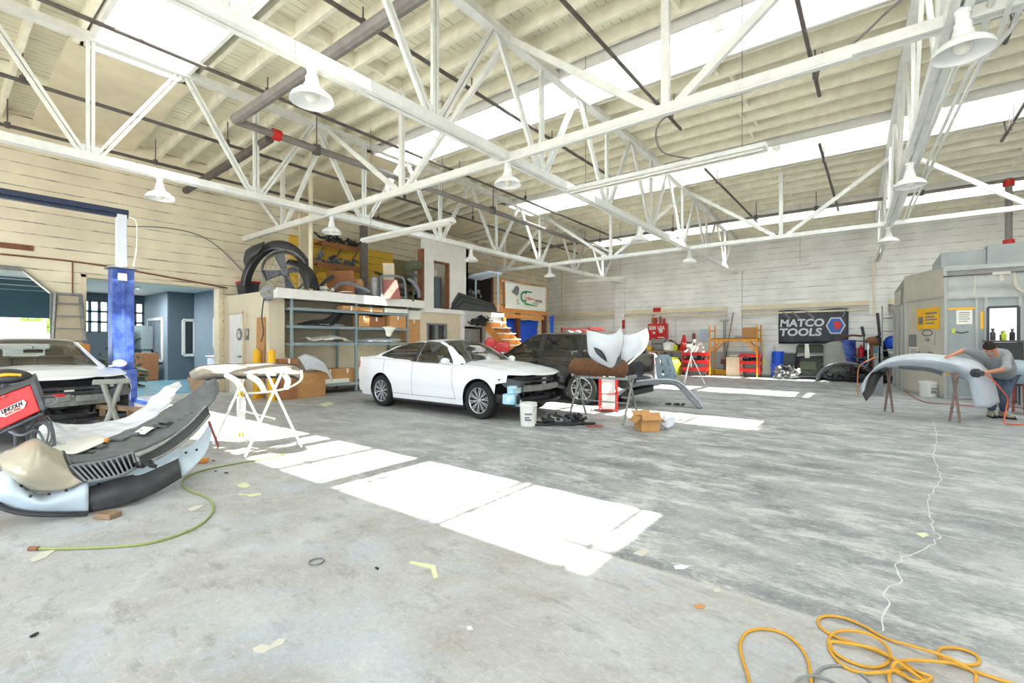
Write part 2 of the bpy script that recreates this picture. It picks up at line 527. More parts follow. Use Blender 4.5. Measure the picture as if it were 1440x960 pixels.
M('cardboard_dark', (168, 112, 74), 0.8, 0, 0.15, 5)
M('orange_wood', (226, 150, 78), 0.65, 0, 0.15, 3)
M('wood', (142, 116, 90), 0.7, 0, 0.25, 5)
M('dark_wood', (112, 62, 42), 0.7, 0, 0.25, 5)
M('car_white', (244, 246, 250), 0.28, 0, 0.02, 2, coat=0.6)
M('car_dark', (34, 32, 31), 0.22, 0.3, 0.05, 2, coat=0.8)
M('primer_blue', (196, 212, 226), 0.6, 0, 0.10, 3)
M('primer_white', (226, 232, 240), 0.55, 0, 0.08, 3)
M('inner_grey', (104, 107, 108), 0.6, 0, 0.25, 12)
M('bumper_taupe', (158, 148, 134), 0.4, 0, 0.25, 5)
M('scrap_paper', (206, 203, 190), 0.8, 0, 0.06)
M('champagne', (184, 178, 158), 0.35, 0.2, 0.05, 2, coat=0.4)
M('blue_paint', (44, 74, 170), 0.4, 0, 0.2, 5, var2=(96, 124, 200))
M('blue_bright', (20, 84, 214), 0.5, 0, 0.1, 5)
M('navy_metal', (56, 66, 92), 0.4, 0.3, 0.3, 12)
M('yellow_paint', (250, 190, 20), 0.5, 0, 0.12, 5)
M('scaffold_yellow', (238, 160, 36), 0.5, 0, 0.2, 6)
M('lime', (206, 224, 60), 0.5, 0, 0.15)
M('film', (240, 243, 248), 0.22, 0, 0.05, 14, bump=0.9, alpha=0.93)
M('pale_filler', (206, 208, 206), 0.8, 0, 0.05)
M('rust', (128, 106, 100), 0.7, 0.1, 0.3, 12)
M('panel_grey', (214, 218, 222), 0.5, 0, 0.05, 3)
M('fender_grey', (150, 152, 146), 0.5, 0, 0.15, 3)
M('dusty_red', (176, 112, 104), 0.8, 0, 0.2, 5)
M('plaid', (206, 158, 158), 0.9, 0, 0.3, 26)
M('film_soft', (224, 228, 234), 0.3, 0, 0.05, 8, bump=0.5, alpha=0.6)
M('paper', (240, 238, 226), 0.8, 0, 0.05)
M('tape_green', (214, 218, 176), 0.7, 0, 0.06)
M('hose_yellow', (204, 152, 46), 0.5, 0, 0.12, 30)
M('hose_green', (150, 162, 92), 0.5, 0, 0.12, 30)
M('hose_grey', (130, 132, 132), 0.5, 0, 0.1, 30)
M('hose_orange', (226, 92, 56), 0.5, 0, 0.1, 30)
M('bucket_white', (232, 232, 226), 0.4, 0, 0.06)
M('booth_grey', (176, 180, 176), 0.55, 0.1, 0.12, 3)
M('booth_beige', (198, 194, 180), 0.55, 0.1, 0.10, 3)
M('primer_grey', (190, 199, 208), 0.6, 0, 0.12, 4)
M('booth_blue', (160, 168, 168), 0.5, 0.1, 0.10, 3)
M('teal_floor', (118, 168, 184), 0.25, 0, 0.2, 2)
M('slate_wall', (92, 106, 116), 0.7, 0, 0.06, 2)
M('slate_light', (140, 158, 170), 0.6, 0, 0.08, 3)
M('brown_blanket', (116, 78, 52), 0.95, 0, 0.3, 18, bump=0.8)
M('washer_cyan', (120, 206, 238), 0.4, 0, 0.2, 8, var2=(222, 240, 248))
M('banner_black', (66, 68, 72), 0.5, 0, 0.25, 4)
M('banner_white', (240, 238, 228), 0.55, 0, 0.04, 4)
M('ink_silver', (222, 224, 228), 0.5, 0, 0.03)
M('ink_blue', (36, 108, 196), 0.5, 0, 0.05)
M('ink_red', (220, 52, 44), 0.5, 0, 0.05)
M('ink_green', (40, 150, 96), 0.5, 0, 0.05)
M('ink_grey', (120, 120, 124), 0.5, 0, 0.05)
M('ink_black', (24, 24, 26), 0.5, 0, 0.05)
M('white_enamel', (246, 246, 244), 0.3, 0, 0.02, coat=0.3)
M('bulb', (236, 232, 222), 0.2, 0, 0.02)
M('leaf', (150, 176, 78), 0.7, 0, 0.35, 3)
M('leaf_dark', (96, 130, 66), 0.7, 0, 0.35, 3)
M('asphalt', (170, 168, 164), 0.9, 0, 0.1, 1)
M('hill', (150, 176, 196), 0.9, 0, 0.1, 0.05)
M('canopy_teal', (74, 106, 116), 0.6, 0, 0.1, 2)
M('canopy_pale', (206, 222, 224), 0.6, 0, 0.1, 2)
M('black_fabric', (44, 42, 46), 0.9, 0, 0.2, 12)
M('dust_red', (168, 88, 82), 0.8, 0, 0.2, 5)
M('olive', (92, 100, 76), 0.7, 0, 0.3, 5)
M('brick_brown', (140, 92, 66), 0.8, 0, 0.3, 6)
glass_mat('clear_glass', (0.93, 0.97, 0.95), 0.05)
glass_mat('car_glass', (0.80, 0.86, 0.82), 0.16)
glass_mat('dark_glass', (0.30, 0.33, 0.31), 0.10)
glass_mat('frosted', (0.9, 0.95, 1.0), 0.02, 1.0, (250, 250, 250))

# ================================================================== SETTING
ZCH = 4.38                                   # bottom chord height
def jb(X, Y):                                # underside of the roof joists
    z = 6.40 if Y < 11 else (6.40 - (Y - 11) * 0.035 if Y < 15.3 else 6.25 - (Y - 15.3) * 0.075)
    if X < -10.1: z -= (-10.1 - X) * 0.07
    return z


XL, XR, YF, YB = -14.5, 8.0, -7.0, 21.9
fm = MB(); fm.bb((XL - 0.3, YF - 0.3, -0.25), (XR + 0.3, YB + 0.3, 0.0))
floor = struct(fm.build('floor', 'worn_concrete', smooth=False))

gm = MB(); gm.bb((-90, -90, -0.35), (90, 90, -0.26)); struct(gm.build('ground', 'asphalt', smooth=False))

# crack running through the right-hand slab, filled pale
cr = MB(); pts = [(1312, 592), (1318, 610), (1313, 640), (1322, 672), (1306, 700), (1310, 735), (1318, 760), (1262, 790), (1268, 812), (1248, 830), (1250, 846), (1240, 868), (1240, 890)]
P = crom([fl(*p) for p in pts], 90)
for i in range(90):
    a, b = P[i], P[i + 1]; j = Vector((noise.noise(a * 9), noise.noise(b * 9), 0)) * 0.03
    P[i] = a + j
for i in range(89):
    a, b = P[i], P[i + 1]; wd = 0.003 + 0.004 * abs(noise.noise(a * 5))
    n = (b - a).cross(Vector((0, 0, 1))).normalized() * wd
    cr.add([a - n, a + n, b + n, b - n], [(0, 1, 2, 3)])
for i in range(len(cr.v)): cr.v[i] = (cr.v[i][0], cr.v[i][1], 0.0015)
struct(cr.build('crack_filler', 'pale_filler', floor, smooth=False))

# ---- left wall with two openings
T = 0.3
wl = MB()
def wbox(y0, y1, z0, z1): wl.bb((XL - T, y0, z0), (XL, y1, z1))
wbox(YF, -2.6, 0, 6.3); wbox(-2.6, 1.99, 2.95, 6.3); wbox(1.99, 2.49, 0, 6.3); wbox(2.49, 5.36, 2.91, 6.3); wbox(5.36, YB + T, 0, 6.3)
wl.prism([(XL - T, 1.99, 2.95), (XL - T, 1.5, 2.95), (XL - T, 1.99, 2.45)], (T, 0, 0))
wl.prism([(XL - T, -2.6, 2.95), (XL - T, -2.1, 2.95), (XL - T, -2.6, 2.45)], (T, 0, 0))
wall_left = struct(wl.build('wall_left', 'boards_left', smooth=False))
tm = MB()
for y in (2.49, 5.36): tm.bb((XL - T - 0.02, y - 0.05, 0), (XL + 0.03, y + 0.05, 2.96))
tm.bb((XL - T - 0.02, 2.44, 2.88), (XL + 0.03, 5.41, 2.96))
struct(tm.build('trim_1', 'cream_paint', bevel=0.006))
tm = MB(); tm.bb((XL, 1.93, 0), (XL + 0.03, 2.05, 2.5)); tm.beam((XL + .015, 1.98, 2.45), (XL + .015, 1.5, 2.95), 0.03, 0.1, (1, 0, 0)); tm.bb((XL, -2.1, 2.9), (XL + 0.03, 1.5, 3.0))
struct(tm.build('trim_2', 'dull_metal'))
# wooden patch board on the left wall
b = MB(); p = pX(0, 344, XL); q = pX(47, 349, XL); b.bb((XL + 0.0, p.y - 0.6, p.z - .06), (XL + 0.04, q.y, q.z + .05))
tag(b.build('timber_strip', 'brick_brown'), 'reddish timber strip fixed high on the cream left wall', 'board')

# ---- back wall
wb = MB(); wb.bb((XL - T, YB, 0), (XR, YB + T, 6.1))
struct(wb.build('wall_back', 'boards_back', smooth=False))
n_tr = 3
for x in (-10.1, -4.8, 0.05):
    b = MB(); b.bb((x - 0.27, YB - 0.22, 0), (x + 0.27, YB + 0.02, 4.35)); b.bb((x - 0.3, YB - 0.26, 4.35), (x + 0.3, YB + 0.02, 4.47))
    struct(b.build('trim_%d' % n_tr, 'boards_back', smooth=False)); n_tr += 1
b = MB(); b.bb((XL, YB - 0.16, 2.74), (XR, YB + .01, 2.93)); b.bb((XL, YB - 0.1, 2.55), (XR, YB + .01, 2.62))
struct(b.build('trim_%d' % n_tr, 'cream_paint', bevel=0.01)); n_tr += 1

# ---- right wall and camera-side wall with big unseen openings added to let daylight in
b = MB(); b.bb((XR, YF, 0), (XR + T, YB + T, 6.4)); struct(b.build('wall_right', 'boards_back', smooth=False))
b = MB()
b.bb((XL, YF - T, 0), (-12.5, YF, 6.4)); b.bb((-12.5, YF - T, 4.6), (6.5, YF, 6.4)); b.bb((-3.6, YF - T, 0), (-2.6, YF, 4.6)); b.bb((6.5, YF - T, 0), (XR, YF, 6.4))
struct(b.build('wall_front', 'boards_back', smooth=False))

# ---- roof: deck, joists, skylights
SKYL = [(-4.0, -2.6), (1.8, 3.2), (7.45, 8.7), (13.1, 14.6), (18.9, 19.9)]  # first strip lies unseen behind the camera, added to let in skylight
XS0, XS1, XSC = -10.45, 6.4, 0.7
deck = MB()
def dz(x, y): return jb(x, y) + 0.27
def dquad(x0, x1, y0, y1):
    xs = sorted({x0, x1} | {v for v in (-10.1,) if x0 < v < x1}); ys = sorted({y0, y1} | {v for v in (11, 15.3) if y0 < v < y1})
    for i in range(len(xs) - 1):
        for j in range(len(ys) - 1):
            a, c, e, f = xs[i], xs[i + 1], ys[j], ys[j + 1]
            lo = [(a, e, dz(a, e)), (c, e, dz(c, e)), (c, f, dz(c, f)), (a, f, dz(a, f))]
            hi = [(x, y, z + 0.06) for x, y, z in lo]
            deck.add(lo + hi, [(3, 2, 1, 0), (4, 5, 6, 7), (0, 1, 5, 4), (1, 2, 6, 5), (2, 3, 7, 6), (3, 0, 4, 7)])
yy = YF - T
for a, c in SKYL:
    dquad(XL - T, XR + T, yy, a); dquad(XL - T, XS0, a, c); dquad(XS1, XR + T, a, c); yy = c
dquad(XL - T, XR + T, yy, YB + T)
ceiling = struct(deck.build('ceiling', 'roof_deck', smooth=False))

# deck board joints (thin gaps between the boards) as slim dark strips running across the joists
def insky(y): return any(a - 0.05 < y < c + 0.05 for a, c in SKYL)
y = -6.6; k = 0
while y < 21.8:
    segs = [(XL, XS0), (XS1, XR)] if insky(y) else [(XL, XR)]
    jm_ = MB()
    for x0, x1 in segs:
        xs = [x0] + [v for v in (-10.1,) if x0 < v < x1] + [x1]
        for i in range(len(xs) - 1):
            a, c = xs[i], xs[i + 1]; h = 0.035
            lo = [(a, y - h, jb(a, y)), (c, y - h, jb(c, y)), (c, y + h, jb(c, y)), (a, y + h, jb(a, y))]
            hi = [(q[0], q[1], q[2] + 0.29) for q in lo]
            jm_.add(lo + hi, [(3, 2, 1, 0), (4, 5, 6, 7), (0, 1, 5, 4), (1, 2, 6, 5), (2, 3, 7, 6), (3, 0, 4, 7)])
    struct(jm_.build('joist', 'roof_wood', ceiling, smooth=False)); y += 0.555; k += 1
br = MB(); y = -6.6; k = 0
while y < 21.2:
    y2 = y + 0.555
    for x in (-12.6, -7.5, -2.3, 3.0):
        if not (x > XS0 and (insky(y) or insky(y2) or insky(y + .28))):
            x_ = x + (0.1 if k % 2 else -0.1); zz = jb(x, y)
            br.bb((x_ - .03, y + .03, zz + .05), (x_ + .03, y2 - .03, zz + .26))
    y = y2; k += 1
struct(br.build('bridging', 'roof_wood', ceiling, smooth=False))

for i, (a, c) in enumerate(SKYL):
    fr = MB(); zc = lambda x, y: jb(x, y) + 0.0
    z0, z1 = jb(0, a), jb(0, c)
    zt = max(z0, z1) + 0.5
    fr.beam((XS0, a + .03, z0 + .2), (XS1, a + .03, z0 + .2), 0.06, 0.6); fr.beam((XS0, c - .03, z1 + .2), (XS1, c - .03, z1 + .2), 0.06, 0.6)
    for x in (XS0 + .02, XS1 - .02): fr.beam((x, a, z0 + .2), (x, c, z1 + .2), 0.06, 0.6)
    f = fr.build('window_%d' % (i + 1), 'white_paint', smooth=False); struct(f)
    mu = MB(); x = XS0 + 1.22
    while x < XS1 - 0.5:
        mu.beam((x, a, z0 + .47), (x, c, z1 + .47), 0.045, 0.05); x += 1.22
    mu.beam((-2.15, a, z0 + .44), (-2.15, c, z1 + .44), 0.2, 0.12)
    my = a + (c - a) * 0.28
    mu.beam((XS0, my, z0 + .45), (XS1, my, z0 + .45), 0.04, 0.05)
    struct(mu.build('mullions', 'white_steel', f, smooth=False))
    g = MB(); g.add([(XS0, a, z0 + .5), (XSC, a, z0 + .5), (XSC, c, z1 + .5), (XS0, c, z1 + .5)], [(0, 1, 2, 3)])
    struct(g.build('pane', 'clear_glass', f, smooth=False))
    g = MB(); g.add([(XSC, a, z0 + .5), (XS1, a, z0 + .5), (XS1, c, z1 + .5), (XSC, c, z1 + .5)], [(0, 1, 2, 3)])
    struct(g.build('frosted_pane', 'frosted', f, smooth=False))
    portal('skylight_portal', ((XS0 + XS1) / 2, (a + c) / 2, (z0 + z1) / 2 + 0.62), (0, 0, 0), XS1 - XS0, c - a)
# boarded-over bays of the skylights beside the left wall
for a, c in SKYL[1:]:
    b = MB(); b.beam((XL + .05, (a + c) / 2, jb(XL, a) - .01), (XS0 - .1, (a + c) / 2, jb(XS0, a) - .02), c - a + .35, 0.02)
    struct(b.build('cover_board', 'cream_paint', ceiling, smooth=False))
portal('door_portal', (-3.0, YF - 0.4, 2.3), (pi / 2, 0, 0), 19.0, 4.6)
portal('side_portal', (XL - 0.5, -0.3, 1.5), (0, pi / 2, 0), 3.0, 4.6)

# ---- roof trusses
def double(mb, p, q, wd, ht, up=(0, 0, 1)):
    """two steel angles back to back with a slit between them"""
    p, q = Vector(p), Vector(q); d = (q - p).normalized(); r = d.cross(Vector(up)).normalized()
    o = r * (wd * 0.29)
    mb.beam(p - o, q - o, wd * 0.42, ht, up); mb.beam(p + o, q + o, wd * 0.42, ht, up)

def XC(Y): return 0.79 - 0.036 * Y
def truss(fx, y0, label, ztop=None):
    t = thing('roof_truss', label, 'truss', (fx(y0), y0, ZCH), 0, 'long roof trusses under the joists')
    L0 = Vector(t.location)
    def pt(y, z): return Vector((fx(y), y, z)) - L0
    top = lambda y: jb(fx(y), y) - 0.07
    m_ = MB(); double(m_, pt(y0, ZCH), pt(YB - .02, ZCH), 0.17, 0.13); m_.build('bottom_chord', 'white_steel', t)
    m_ = MB(); ys = [y0, 11, 15.3, YB - .02]
    for a, c in zip(ys[:-1], ys[1:]): m_.beam(pt(a, top(a)), pt(c, top(c)), 0.16, 0.13)
    m_.build('top_chord', 'white_steel', t)
    k = 0; y = 1.82 - 2.58 * 3
    while y < YB:
        segs = []
        if y > y0: segs.append(((y, ZCH + .05), (y, top(y) - .04)))
        for s in (-1, 1):
            yt = y + s * 1.29
            if y > y0 and y0 < yt < YB: segs.append(((y + s * .1, ZCH + .05), (yt - s * .06, top(yt) - .04)))
        for (a, z0), (c, z1) in segs:
            m_ = MB(); double(m_, pt(a, z0), pt(c, z1), 0.11, 0.05, (1, 0, 0) if abs(a - c) < .01 else (1, 0, 0))
            m_.build('web_strut', 'white_steel', t)
        if y > y0:
            m_ = MB(); m_.prism([pt(y - .24, ZCH - .04) + Vector((-.012, 0, 0)), pt(y + .24, ZCH - .04) + Vector((-.012, 0, 0)), pt(y + .12, ZCH + .2) + Vector((-.012, 0, 0)), pt(y - .12, ZCH + .2) + Vector((-.012, 0, 0))], (.024, 0, 0)); m_.build('gusset_plate', 'white_steel', t)
        y += 2.58
    return t
truss(lambda y: -10.1, -6.9, 'white steel roof truss nearest the left wall, above the mezzanine edge')
truss(lambda y: -4.75, -6.9, 'white steel roof truss crossing the middle of the ceiling above the white sedan')
truss(XC, -6.9, 'white steel roof truss on the right carrying the conduits, seen almost end-on')

def cross(Y, spans, label):
    t = thing('cross_truss', label, 'truss', (XL, Y, ZCH), 0, 'cross bracing between the long trusses')
    L0 = Vector(t.location); dn = 0.0
    m_ = MB(); double(m_, Vector((XL, Y, ZCH)) - L0, Vector((XR, Y, ZCH)) - L0, 0.13, 0.11); m_.build('bottom_chord', 'white_steel', t)
    for x0, x1 in spans:
        xm = (x0 + x1) / 2; zt = jb(xm, Y) - 0.02
        m_ = MB(); m_.beam(Vector((xm, Y, ZCH)) - L0, Vector((xm, Y, zt)) - L0, 0.10, 0.08, (0, 1, 0)); m_.build('hanger_post', 'white_steel', t)
        for s, xe in ((-1, x0), (1, x1)):
            m_ = MB(); m_.beam(Vector((xm + s * .15, Y, ZCH + .04)) - L0, Vector((xe - s * .06, Y, jb(xe, Y) - .12)) - L0, 0.10, 0.07, (0, 1, 0)); m_.build('diagonal_brace', 'white_steel', t)
SP = [(-14.4, -10.1), (-10.1, -4.75), (-4.75, 0.45), (0.45, 5.2)]
cross(6.0, SP, 'nearer white cross truss spanning the shop from wall to wall')
cross(15.25, SP, 'farther white cross truss in front of the board-marked back wall')

# ---- sprinkler pipes
def pipe(pts, r, mat, label, name='sprinkler_pipe', hangers=(), couplings=()):
    m_ = MB(); m_.tube(pts, r, 10)
    o = m_.build(name, mat)
    tag(o, label, 'pipe', 'sprinkler pipes under the roof' if name == 'sprinkler_pipe' else None)
    if hangers:
        for x, y, z in hangers:
            h_ = MB()
            h_.cyl((x, y, z), (x, y, jb(x, y) + .02), 0.012, n=6); h_.cyl((x, y, z - r - .02), (x, y, z + r + .02), r * 1.25, n=10)
            h_.build('hanger', 'dark_pipe', o)
    for c, a in couplings:
        k_ = MB(); c = Vector(c); k_.cyl(c - Vector(a) * .08, c + Vector(a) * .08, r * 1.5, n=12); k_.build('red_coupling', 'red_paint', o)['label'] = 'red pipe coupling'
    return o
def hy(x, z, ys): return [(x, y, z) for y in ys]
pipe([(-9.7, 3.9, 5.62), (-9.7, 20.8, 5.5)], 0.075, 'grey_pipe', 'thick grey sprinkler main running towards the back wall beside the left truss', hangers=hy(-9.7, 5.6, (5.5, 8.5, 11.5, 14.5, 17.5)), couplings=[((-9.7, 4.62, 5.62), (0, 1, 0))])
pipe([(-9.7, 3.85, 5.64), (5.0, 3.85, 5.64)], 0.10, 'grey_pipe', 'thickest grey sprinkler main crossing the shop above the near lamp')
pipe([(-9.72, 4.5, 5.5), (-14.4, 4.5, 5.38)], 0.09, 'dark_pipe', 'thick dark pipe sloping from the sprinkler main to the left wall')
pipe([(-9.15, -6, 6.18), (-9.15, 20, 6.0)], 0.035, 'dark_pipe', 'thin dark sprinkler branch crossing the big open skylight at upper left', hangers=hy(-9.15, 6.15, (1.0, 4.2, 9.4, 12.5)))
pipe([(-6.1, -2, 6.2), (-6.1, 12.4, 6.18)], 0.035, 'dark_pipe', 'thin sprinkler branch left of the middle truss', hangers=hy(-6.1, 6.18, (1.0, 4.2, 6.6, 9.4)))
pipe([(-11.5, -6, 5.88), (-11.5, 20, 5.7)], 0.035, 'dark_pipe', 'thin dark sprinkler branch between left truss and left wall', hangers=hy(-11.5, 5.86, (1.2, 4.4, 9.4, 12.5)))
pipe([(-13.5, -6, 5.66), (-13.5, 13, 5.6)], 0.035, 'dark_pipe', 'thin dark sprinkler branch closest to the left wall', hangers=hy(-13.5, 5.65, (1.2, 3.6, 6.6, 9.9)))
for x, y0, y1, lab in ((-3.33, -2, 10.2, 'thin sprinkler branch ending right of the middle truss'), (-0.84, -2, 10.4, 'thin sprinkler branch ending above the long near tube light'),
                       (-3.6, 13.0, 20.3, 'thin sprinkler branch at the back, above the hood stand'), (-1.05, 13.0, 20.3, 'thin sprinkler branch with a white fork hanger at the back'),
                       (1.55, 8.0, 10.3, 'short sprinkler branch at the upper right edge'), (2.25, 12.9, 15.3, 'short sprinkler branch right of the conduit truss')):
    zz = 5.98
    o = pipe([(x, y0, zz), (x, y1, zz - .02)], 0.032, 'dark_pipe', lab, hangers=[(x, y1 - .8, zz), (x, y0 + 1.2, zz)])
    m_ = MB(); m_.tube([(x, y1 - .3, zz), (x, y1 - .5, zz - .0), (x + .1, y1 - .7, zz + .42)], 0.012, 6); m_.tube([(x, y1 - .5, zz), (x - .1, y1 - .7, zz + .42)], 0.012, 6); m_.build('fork_hanger', 'dark_pipe', o)
pipe([(-12.5, 17.5, 5.6), (7.8, 17.5, 5.56)], 0.05, 'grey_pipe', 'grey sprinkler pipe running across the back below the last skylight', hangers=[(x, 17.5, 5.58) for x in (-9, -6, -3.2, -1.5, 1.0, 4)])
pipe([(2.7, 17.5, 5.62), (2.7, 17.5, 3.78)], 0.075, 'grey_pipe', 'grey vertical riser with red couplings above the spray booth', name='riser_pipe', couplings=[((2.7, 17.5, 5.5), (0, 0, 1)), ((2.7, 17.5, 3.95), (0, 0, 1))])

# conduits along the right truss and the duct on the cross truss
for dx, dzz, r, lab in ((0.16, 0.10, 0.03, 'white conduit strapped to the right truss, nearest its chord'), (0.27, 0.02, 0.022, 'white conduit in the middle of the bundle by the right truss'), (0.36, 0.07, 0.022, 'thin white conduit on the outside of the bundle by the right truss')):
    m_ = MB(); m_.tube([(XC(y) + dx, y, ZCH + dzz) for y in (-4, 1, 4.6)] + [(XC(5.2) + dx + .05, 5.4, ZCH + dzz), (XC(5.6) + dx + .05, 6.3, ZCH + dzz - .15), (XC(6.8) + dx, 7.2, ZCH + dzz)] + [(XC(y) + dx, y, ZCH + dzz) for y in (9, 12, 15.2)], r, 8)
    tag(m_.build('conduit', 'white_steel'), lab, 'conduit')
m_ = MB(); m_.box((2.55, 6.28, ZCH + .34), (3.9, 0.4, 0.42)); m_.box((0.62, 6.28, ZCH + .34), (0.04, 0.46, 0.5))
tag(m_.build('air_duct', 'booth_blue', bevel=0.01), 'large grey rectangular duct resting over the near cross truss, upper right', 'duct')
m_ = MB(); m_.tube(crom([(.6, 6.2, ZCH + .5), (.2, 6.15, ZCH + .45), (-.3, 6.1, ZCH + .1), (-1.2, 6.1, ZCH - .03), (-2.2, 6.1, ZCH - .05), (-2.4, 6.5, ZCH - .3), (-2.2, 7.3, 4.15)], 40), 0.012, 6)
tag(m_.build('power_cable', 'grey_pipe'), 'loose grey cable looping from the duct to the near tube light', 'cable')
m_ = MB(); m_.tube([(-14.4, 5.9, ZCH - .09), (-.2, 5.9, ZCH - .09)], 0.014, 6); tag(m_.build('wire', 'white_steel'), 'thin white wire clipped under the near cross truss', 'wire')

# ---- lamps
def lamp_mesh():
    t = thing('dome_lamp', 'x', 'lamp')
    m_ = MB(); m_.lathe([(0.03, 0.0), (0.05, -.01), (0.05, -.10), (0.065, -.11), (0.065, -.17), (0.075, -.18), (0.085, -.24), (0.15, -.27), (0.205, -.32), (0.222, -.37), (0.216, -.372), (0.195, -.322), (0.14, -.28), (0.06, -.25)], n=32)
    m_.build('shade', 'white_enamel', t)
    m_ = MB(); m_.ball((0, 0, -.30), 0.075, 8, (1, 1, 1.1)); m_.build('bulb', 'bulb', t)
    m_ = MB(); m_.cyl((0, 0, .02), (0, 0, -.03), 0.06, n=16); m_.build('mount', 'white_enamel', t)
    return t
lamp0 = None
LAMPS = [(-4.75, 2.64, 'white dome lamp under the middle truss, large at upper left'), (-10.1, 2.76, 'white dome lamp under the left truss, sunlit near the blue lift'),
         (-4.75, 6.0, 'white dome lamp where the middle truss meets the near cross truss'), (XC(5.74) + .02, 5.74, 'large grey-looking dome lamp at the top right corner'),
         (XC(10.1), 10.1, 'dome lamp under the right truss, second from the camera'), (XC(15.4), 15.4, 'small dome lamp under the right truss at the farther cross truss'),
         (-10.1, 6.1, 'small dome lamp hanging above the drum fan'), (-4.75, 11.4, 'dome lamp under the middle truss beside the second skylight from the back'),
         (-4.75, 15.4, 'small dome lamp under the middle truss at the farther cross truss'), (-10.1, 10.9, 'small dome lamp by the white upstairs wall'), (-10.1, 15.4, 'small dome lamp above the white hanging banner')]
for x, y, lab in LAMPS:
    if lamp0 is None: lamp0 = lamp_mesh(); o = lamp0
    else: o = copy_tree(lamp0)
    o.location = (x, y, ZCH - .07); o['label'] = lab; o['group'] = 'dome lamps under the trusses'

def tube_light(x0, x1, Y, z, label, w_=0.16):
    t = thing('tube_light', label, 'light fixture', ((x0 + x1) / 2, Y, z), 0, 'long white tube light fixtures')
    h = (x1 - x0) / 2
    m_ = MB(); m_.prism([(-h, -w_ / 2, 0), (-h, -w_ * .3, .08), (-h, w_ * .3, .08), (-h, w_ / 2, 0)], (2 * h, 0, 0)); m_.build('housing', 'white_steel', t, bevel=.004)
    m_ = MB()
    for s in (-1, 1): m_.cyl((-h + .04, s * w_ * .25, -.018), (h - .04, s * w_ * .25, -.018), 0.016, n=8)
    m_.build('tube', 'bulb', t)
    m_ = MB()
    for s in (-.8, .8): m_.cyl((s * h, 0, .08), (s * h, 0, jb(x0, Y) - z + .02), 0.006, n=5)
    m_.build('hanging_wire', 'grey_pipe', t)
tube_light(-4.35, -1.2, 7.3, 4.06, 'long white tube light hanging right of centre, nearest and largest', 0.24)
tube_light(-9.7, -6.68, 6.68, 3.78, 'long white tube light hanging in front of the yellow wall', 0.2)
tube_light(-4.6, -1.75, 18.4, 3.98, 'long thin tube light far back above the yellow scaffold')
tube_light(-9.9, -7.8, 17.3, 3.9, 'short thin tube light far back above the dark SUV')

# ---- annex behind the left wall (blue-grey office area)
b = MB(); b.prism([(XL - T, 2.1, -.2), (XL - T, 6.9, -.2), (-23.3, 6.9, -.2), (-23.3, 3.3, -.2)], (0, 0, .201)); struct(b.build('floor_annex', 'teal_floor', smooth=False))
b = MB(); b.prism([(XL - T, 2.1, 3.22), (XL - T, 6.9, 3.22), (-23.3, 6.9, 3.22), (-23.3, 3.3, 3.22)], (0, 0, .13)); struct(b.build('ceiling_annex', 'white_paint', smooth=False))
b = MB()
WY0, WY1, WZ0, WZ1 = 3.6, 5.75, 1.75, 2.92
b.bb((-23.3, 3.3, 0), (-23.0, WY0, 3.3)); b.bb((-23.3, WY1, 0), (-23.0, 6.9, 3.3)); b.bb((-23.3, WY0, 0), (-23.0, WY1, WZ0)); b.bb((-23.3, WY0, WZ1), (-23, WY1, 3.3))
struct(b.build('wall_annex_back', 'slate_wall', smooth=False))
b = MB()
nx, nzz = 8, 3
for i in range(nx + 1): y = WY0 + (WY1 - WY0) * i / nx; b.bb((-23.12, y - .045, WZ0), (-23.02, y + .045, WZ1))
for i in range(nzz + 1): z = WZ0 + (WZ1 - WZ0) * i / nzz; b.bb((-23.12, WY0, z - .035), (-23.02, WY1, z + .035))
fo = struct(b.build('window_6', 'slate_wall', smooth=False))
g = MB(); g.add([(-23.1, WY0, WZ0), (-23.1, WY1, WZ0), (-23.1, WY1, WZ1), (-23.1, WY0, WZ1)], [(0, 1, 2, 3)]); struct(g.build('pane', 'clear_glass', fo, smooth=False))
b = MB(); b.bb((-23.0, 5.76, 0), (-20.3, 6.9, 3.25)); struct(b.build('wall_annex_block', 'slate_light', smooth=False))
b = MB(); b.bb((-20.3, 5.78, 0), (-20.27, 6.6, 3.22)); struct(b.build('wall_annex_dark', 'slate_wall', smooth=False))
b = MB(); b.bb((-20.3, 6.6, 0), (XL - T, 6.9, 3.3)); struct(b.build('wall_annex_right', 'slate_light', smooth=False))
b = MB(); b.prism([(XL - T, 2.1, 0), (XL - T, 2.3, 0), (-23.2, 3.55, 0), (-23.2, 3.35, 0)], (0, 0, 3.3)); struct(b.build('wall_annex_left', 'slate_wall', smooth=False))
def framed_window(n, a, c, z0, z1, axis, depth=0.05, glass='dark_glass'):
    """window set on a partition face; a and c are the two lower corners"""
    a, c = Vector(a), Vector(c); up = Vector((0, 0, 1)); d = (c - a).normalized(); m_ = MB(); nrm = d.cross(up)
    A, B_ = Vector((a.x, a.y, z0)), Vector((c.x, c.y, z0)); h = Vector((0, 0, z1 - z0))
    for p_, q_ in ((A, B_), (A + h, B_ + h)): m_.beam(p_, q_, 0.05, 0.1)
    for p_ in (A, B_): m_.beam(p_, p_ + h, 0.1, 0.05, nrm)
    f_ = struct(m_.build('window_%d' % n, 'white_paint', bevel=.004))
    g_ = MB(); g_.prism([A, B_, B_ + h, A + h], nrm * 0.012); struct(g_.build('pane', glass, f_, smooth=False))
    return f_
framed_window(7, (-22.4, 5.73, 0), (-20.75, 5.73, 0), 0.7, 2.25, 'Y', glass='frosted')
framed_window(8, (-20.24, 6.25, 0), (-20.24, 6.6, 0), 0.9, 2.2, 'X')
framed_window(9, (-18.3, 6.57, 0), (-17.0, 6.57, 0), 1.2, 2.2, 'Y')

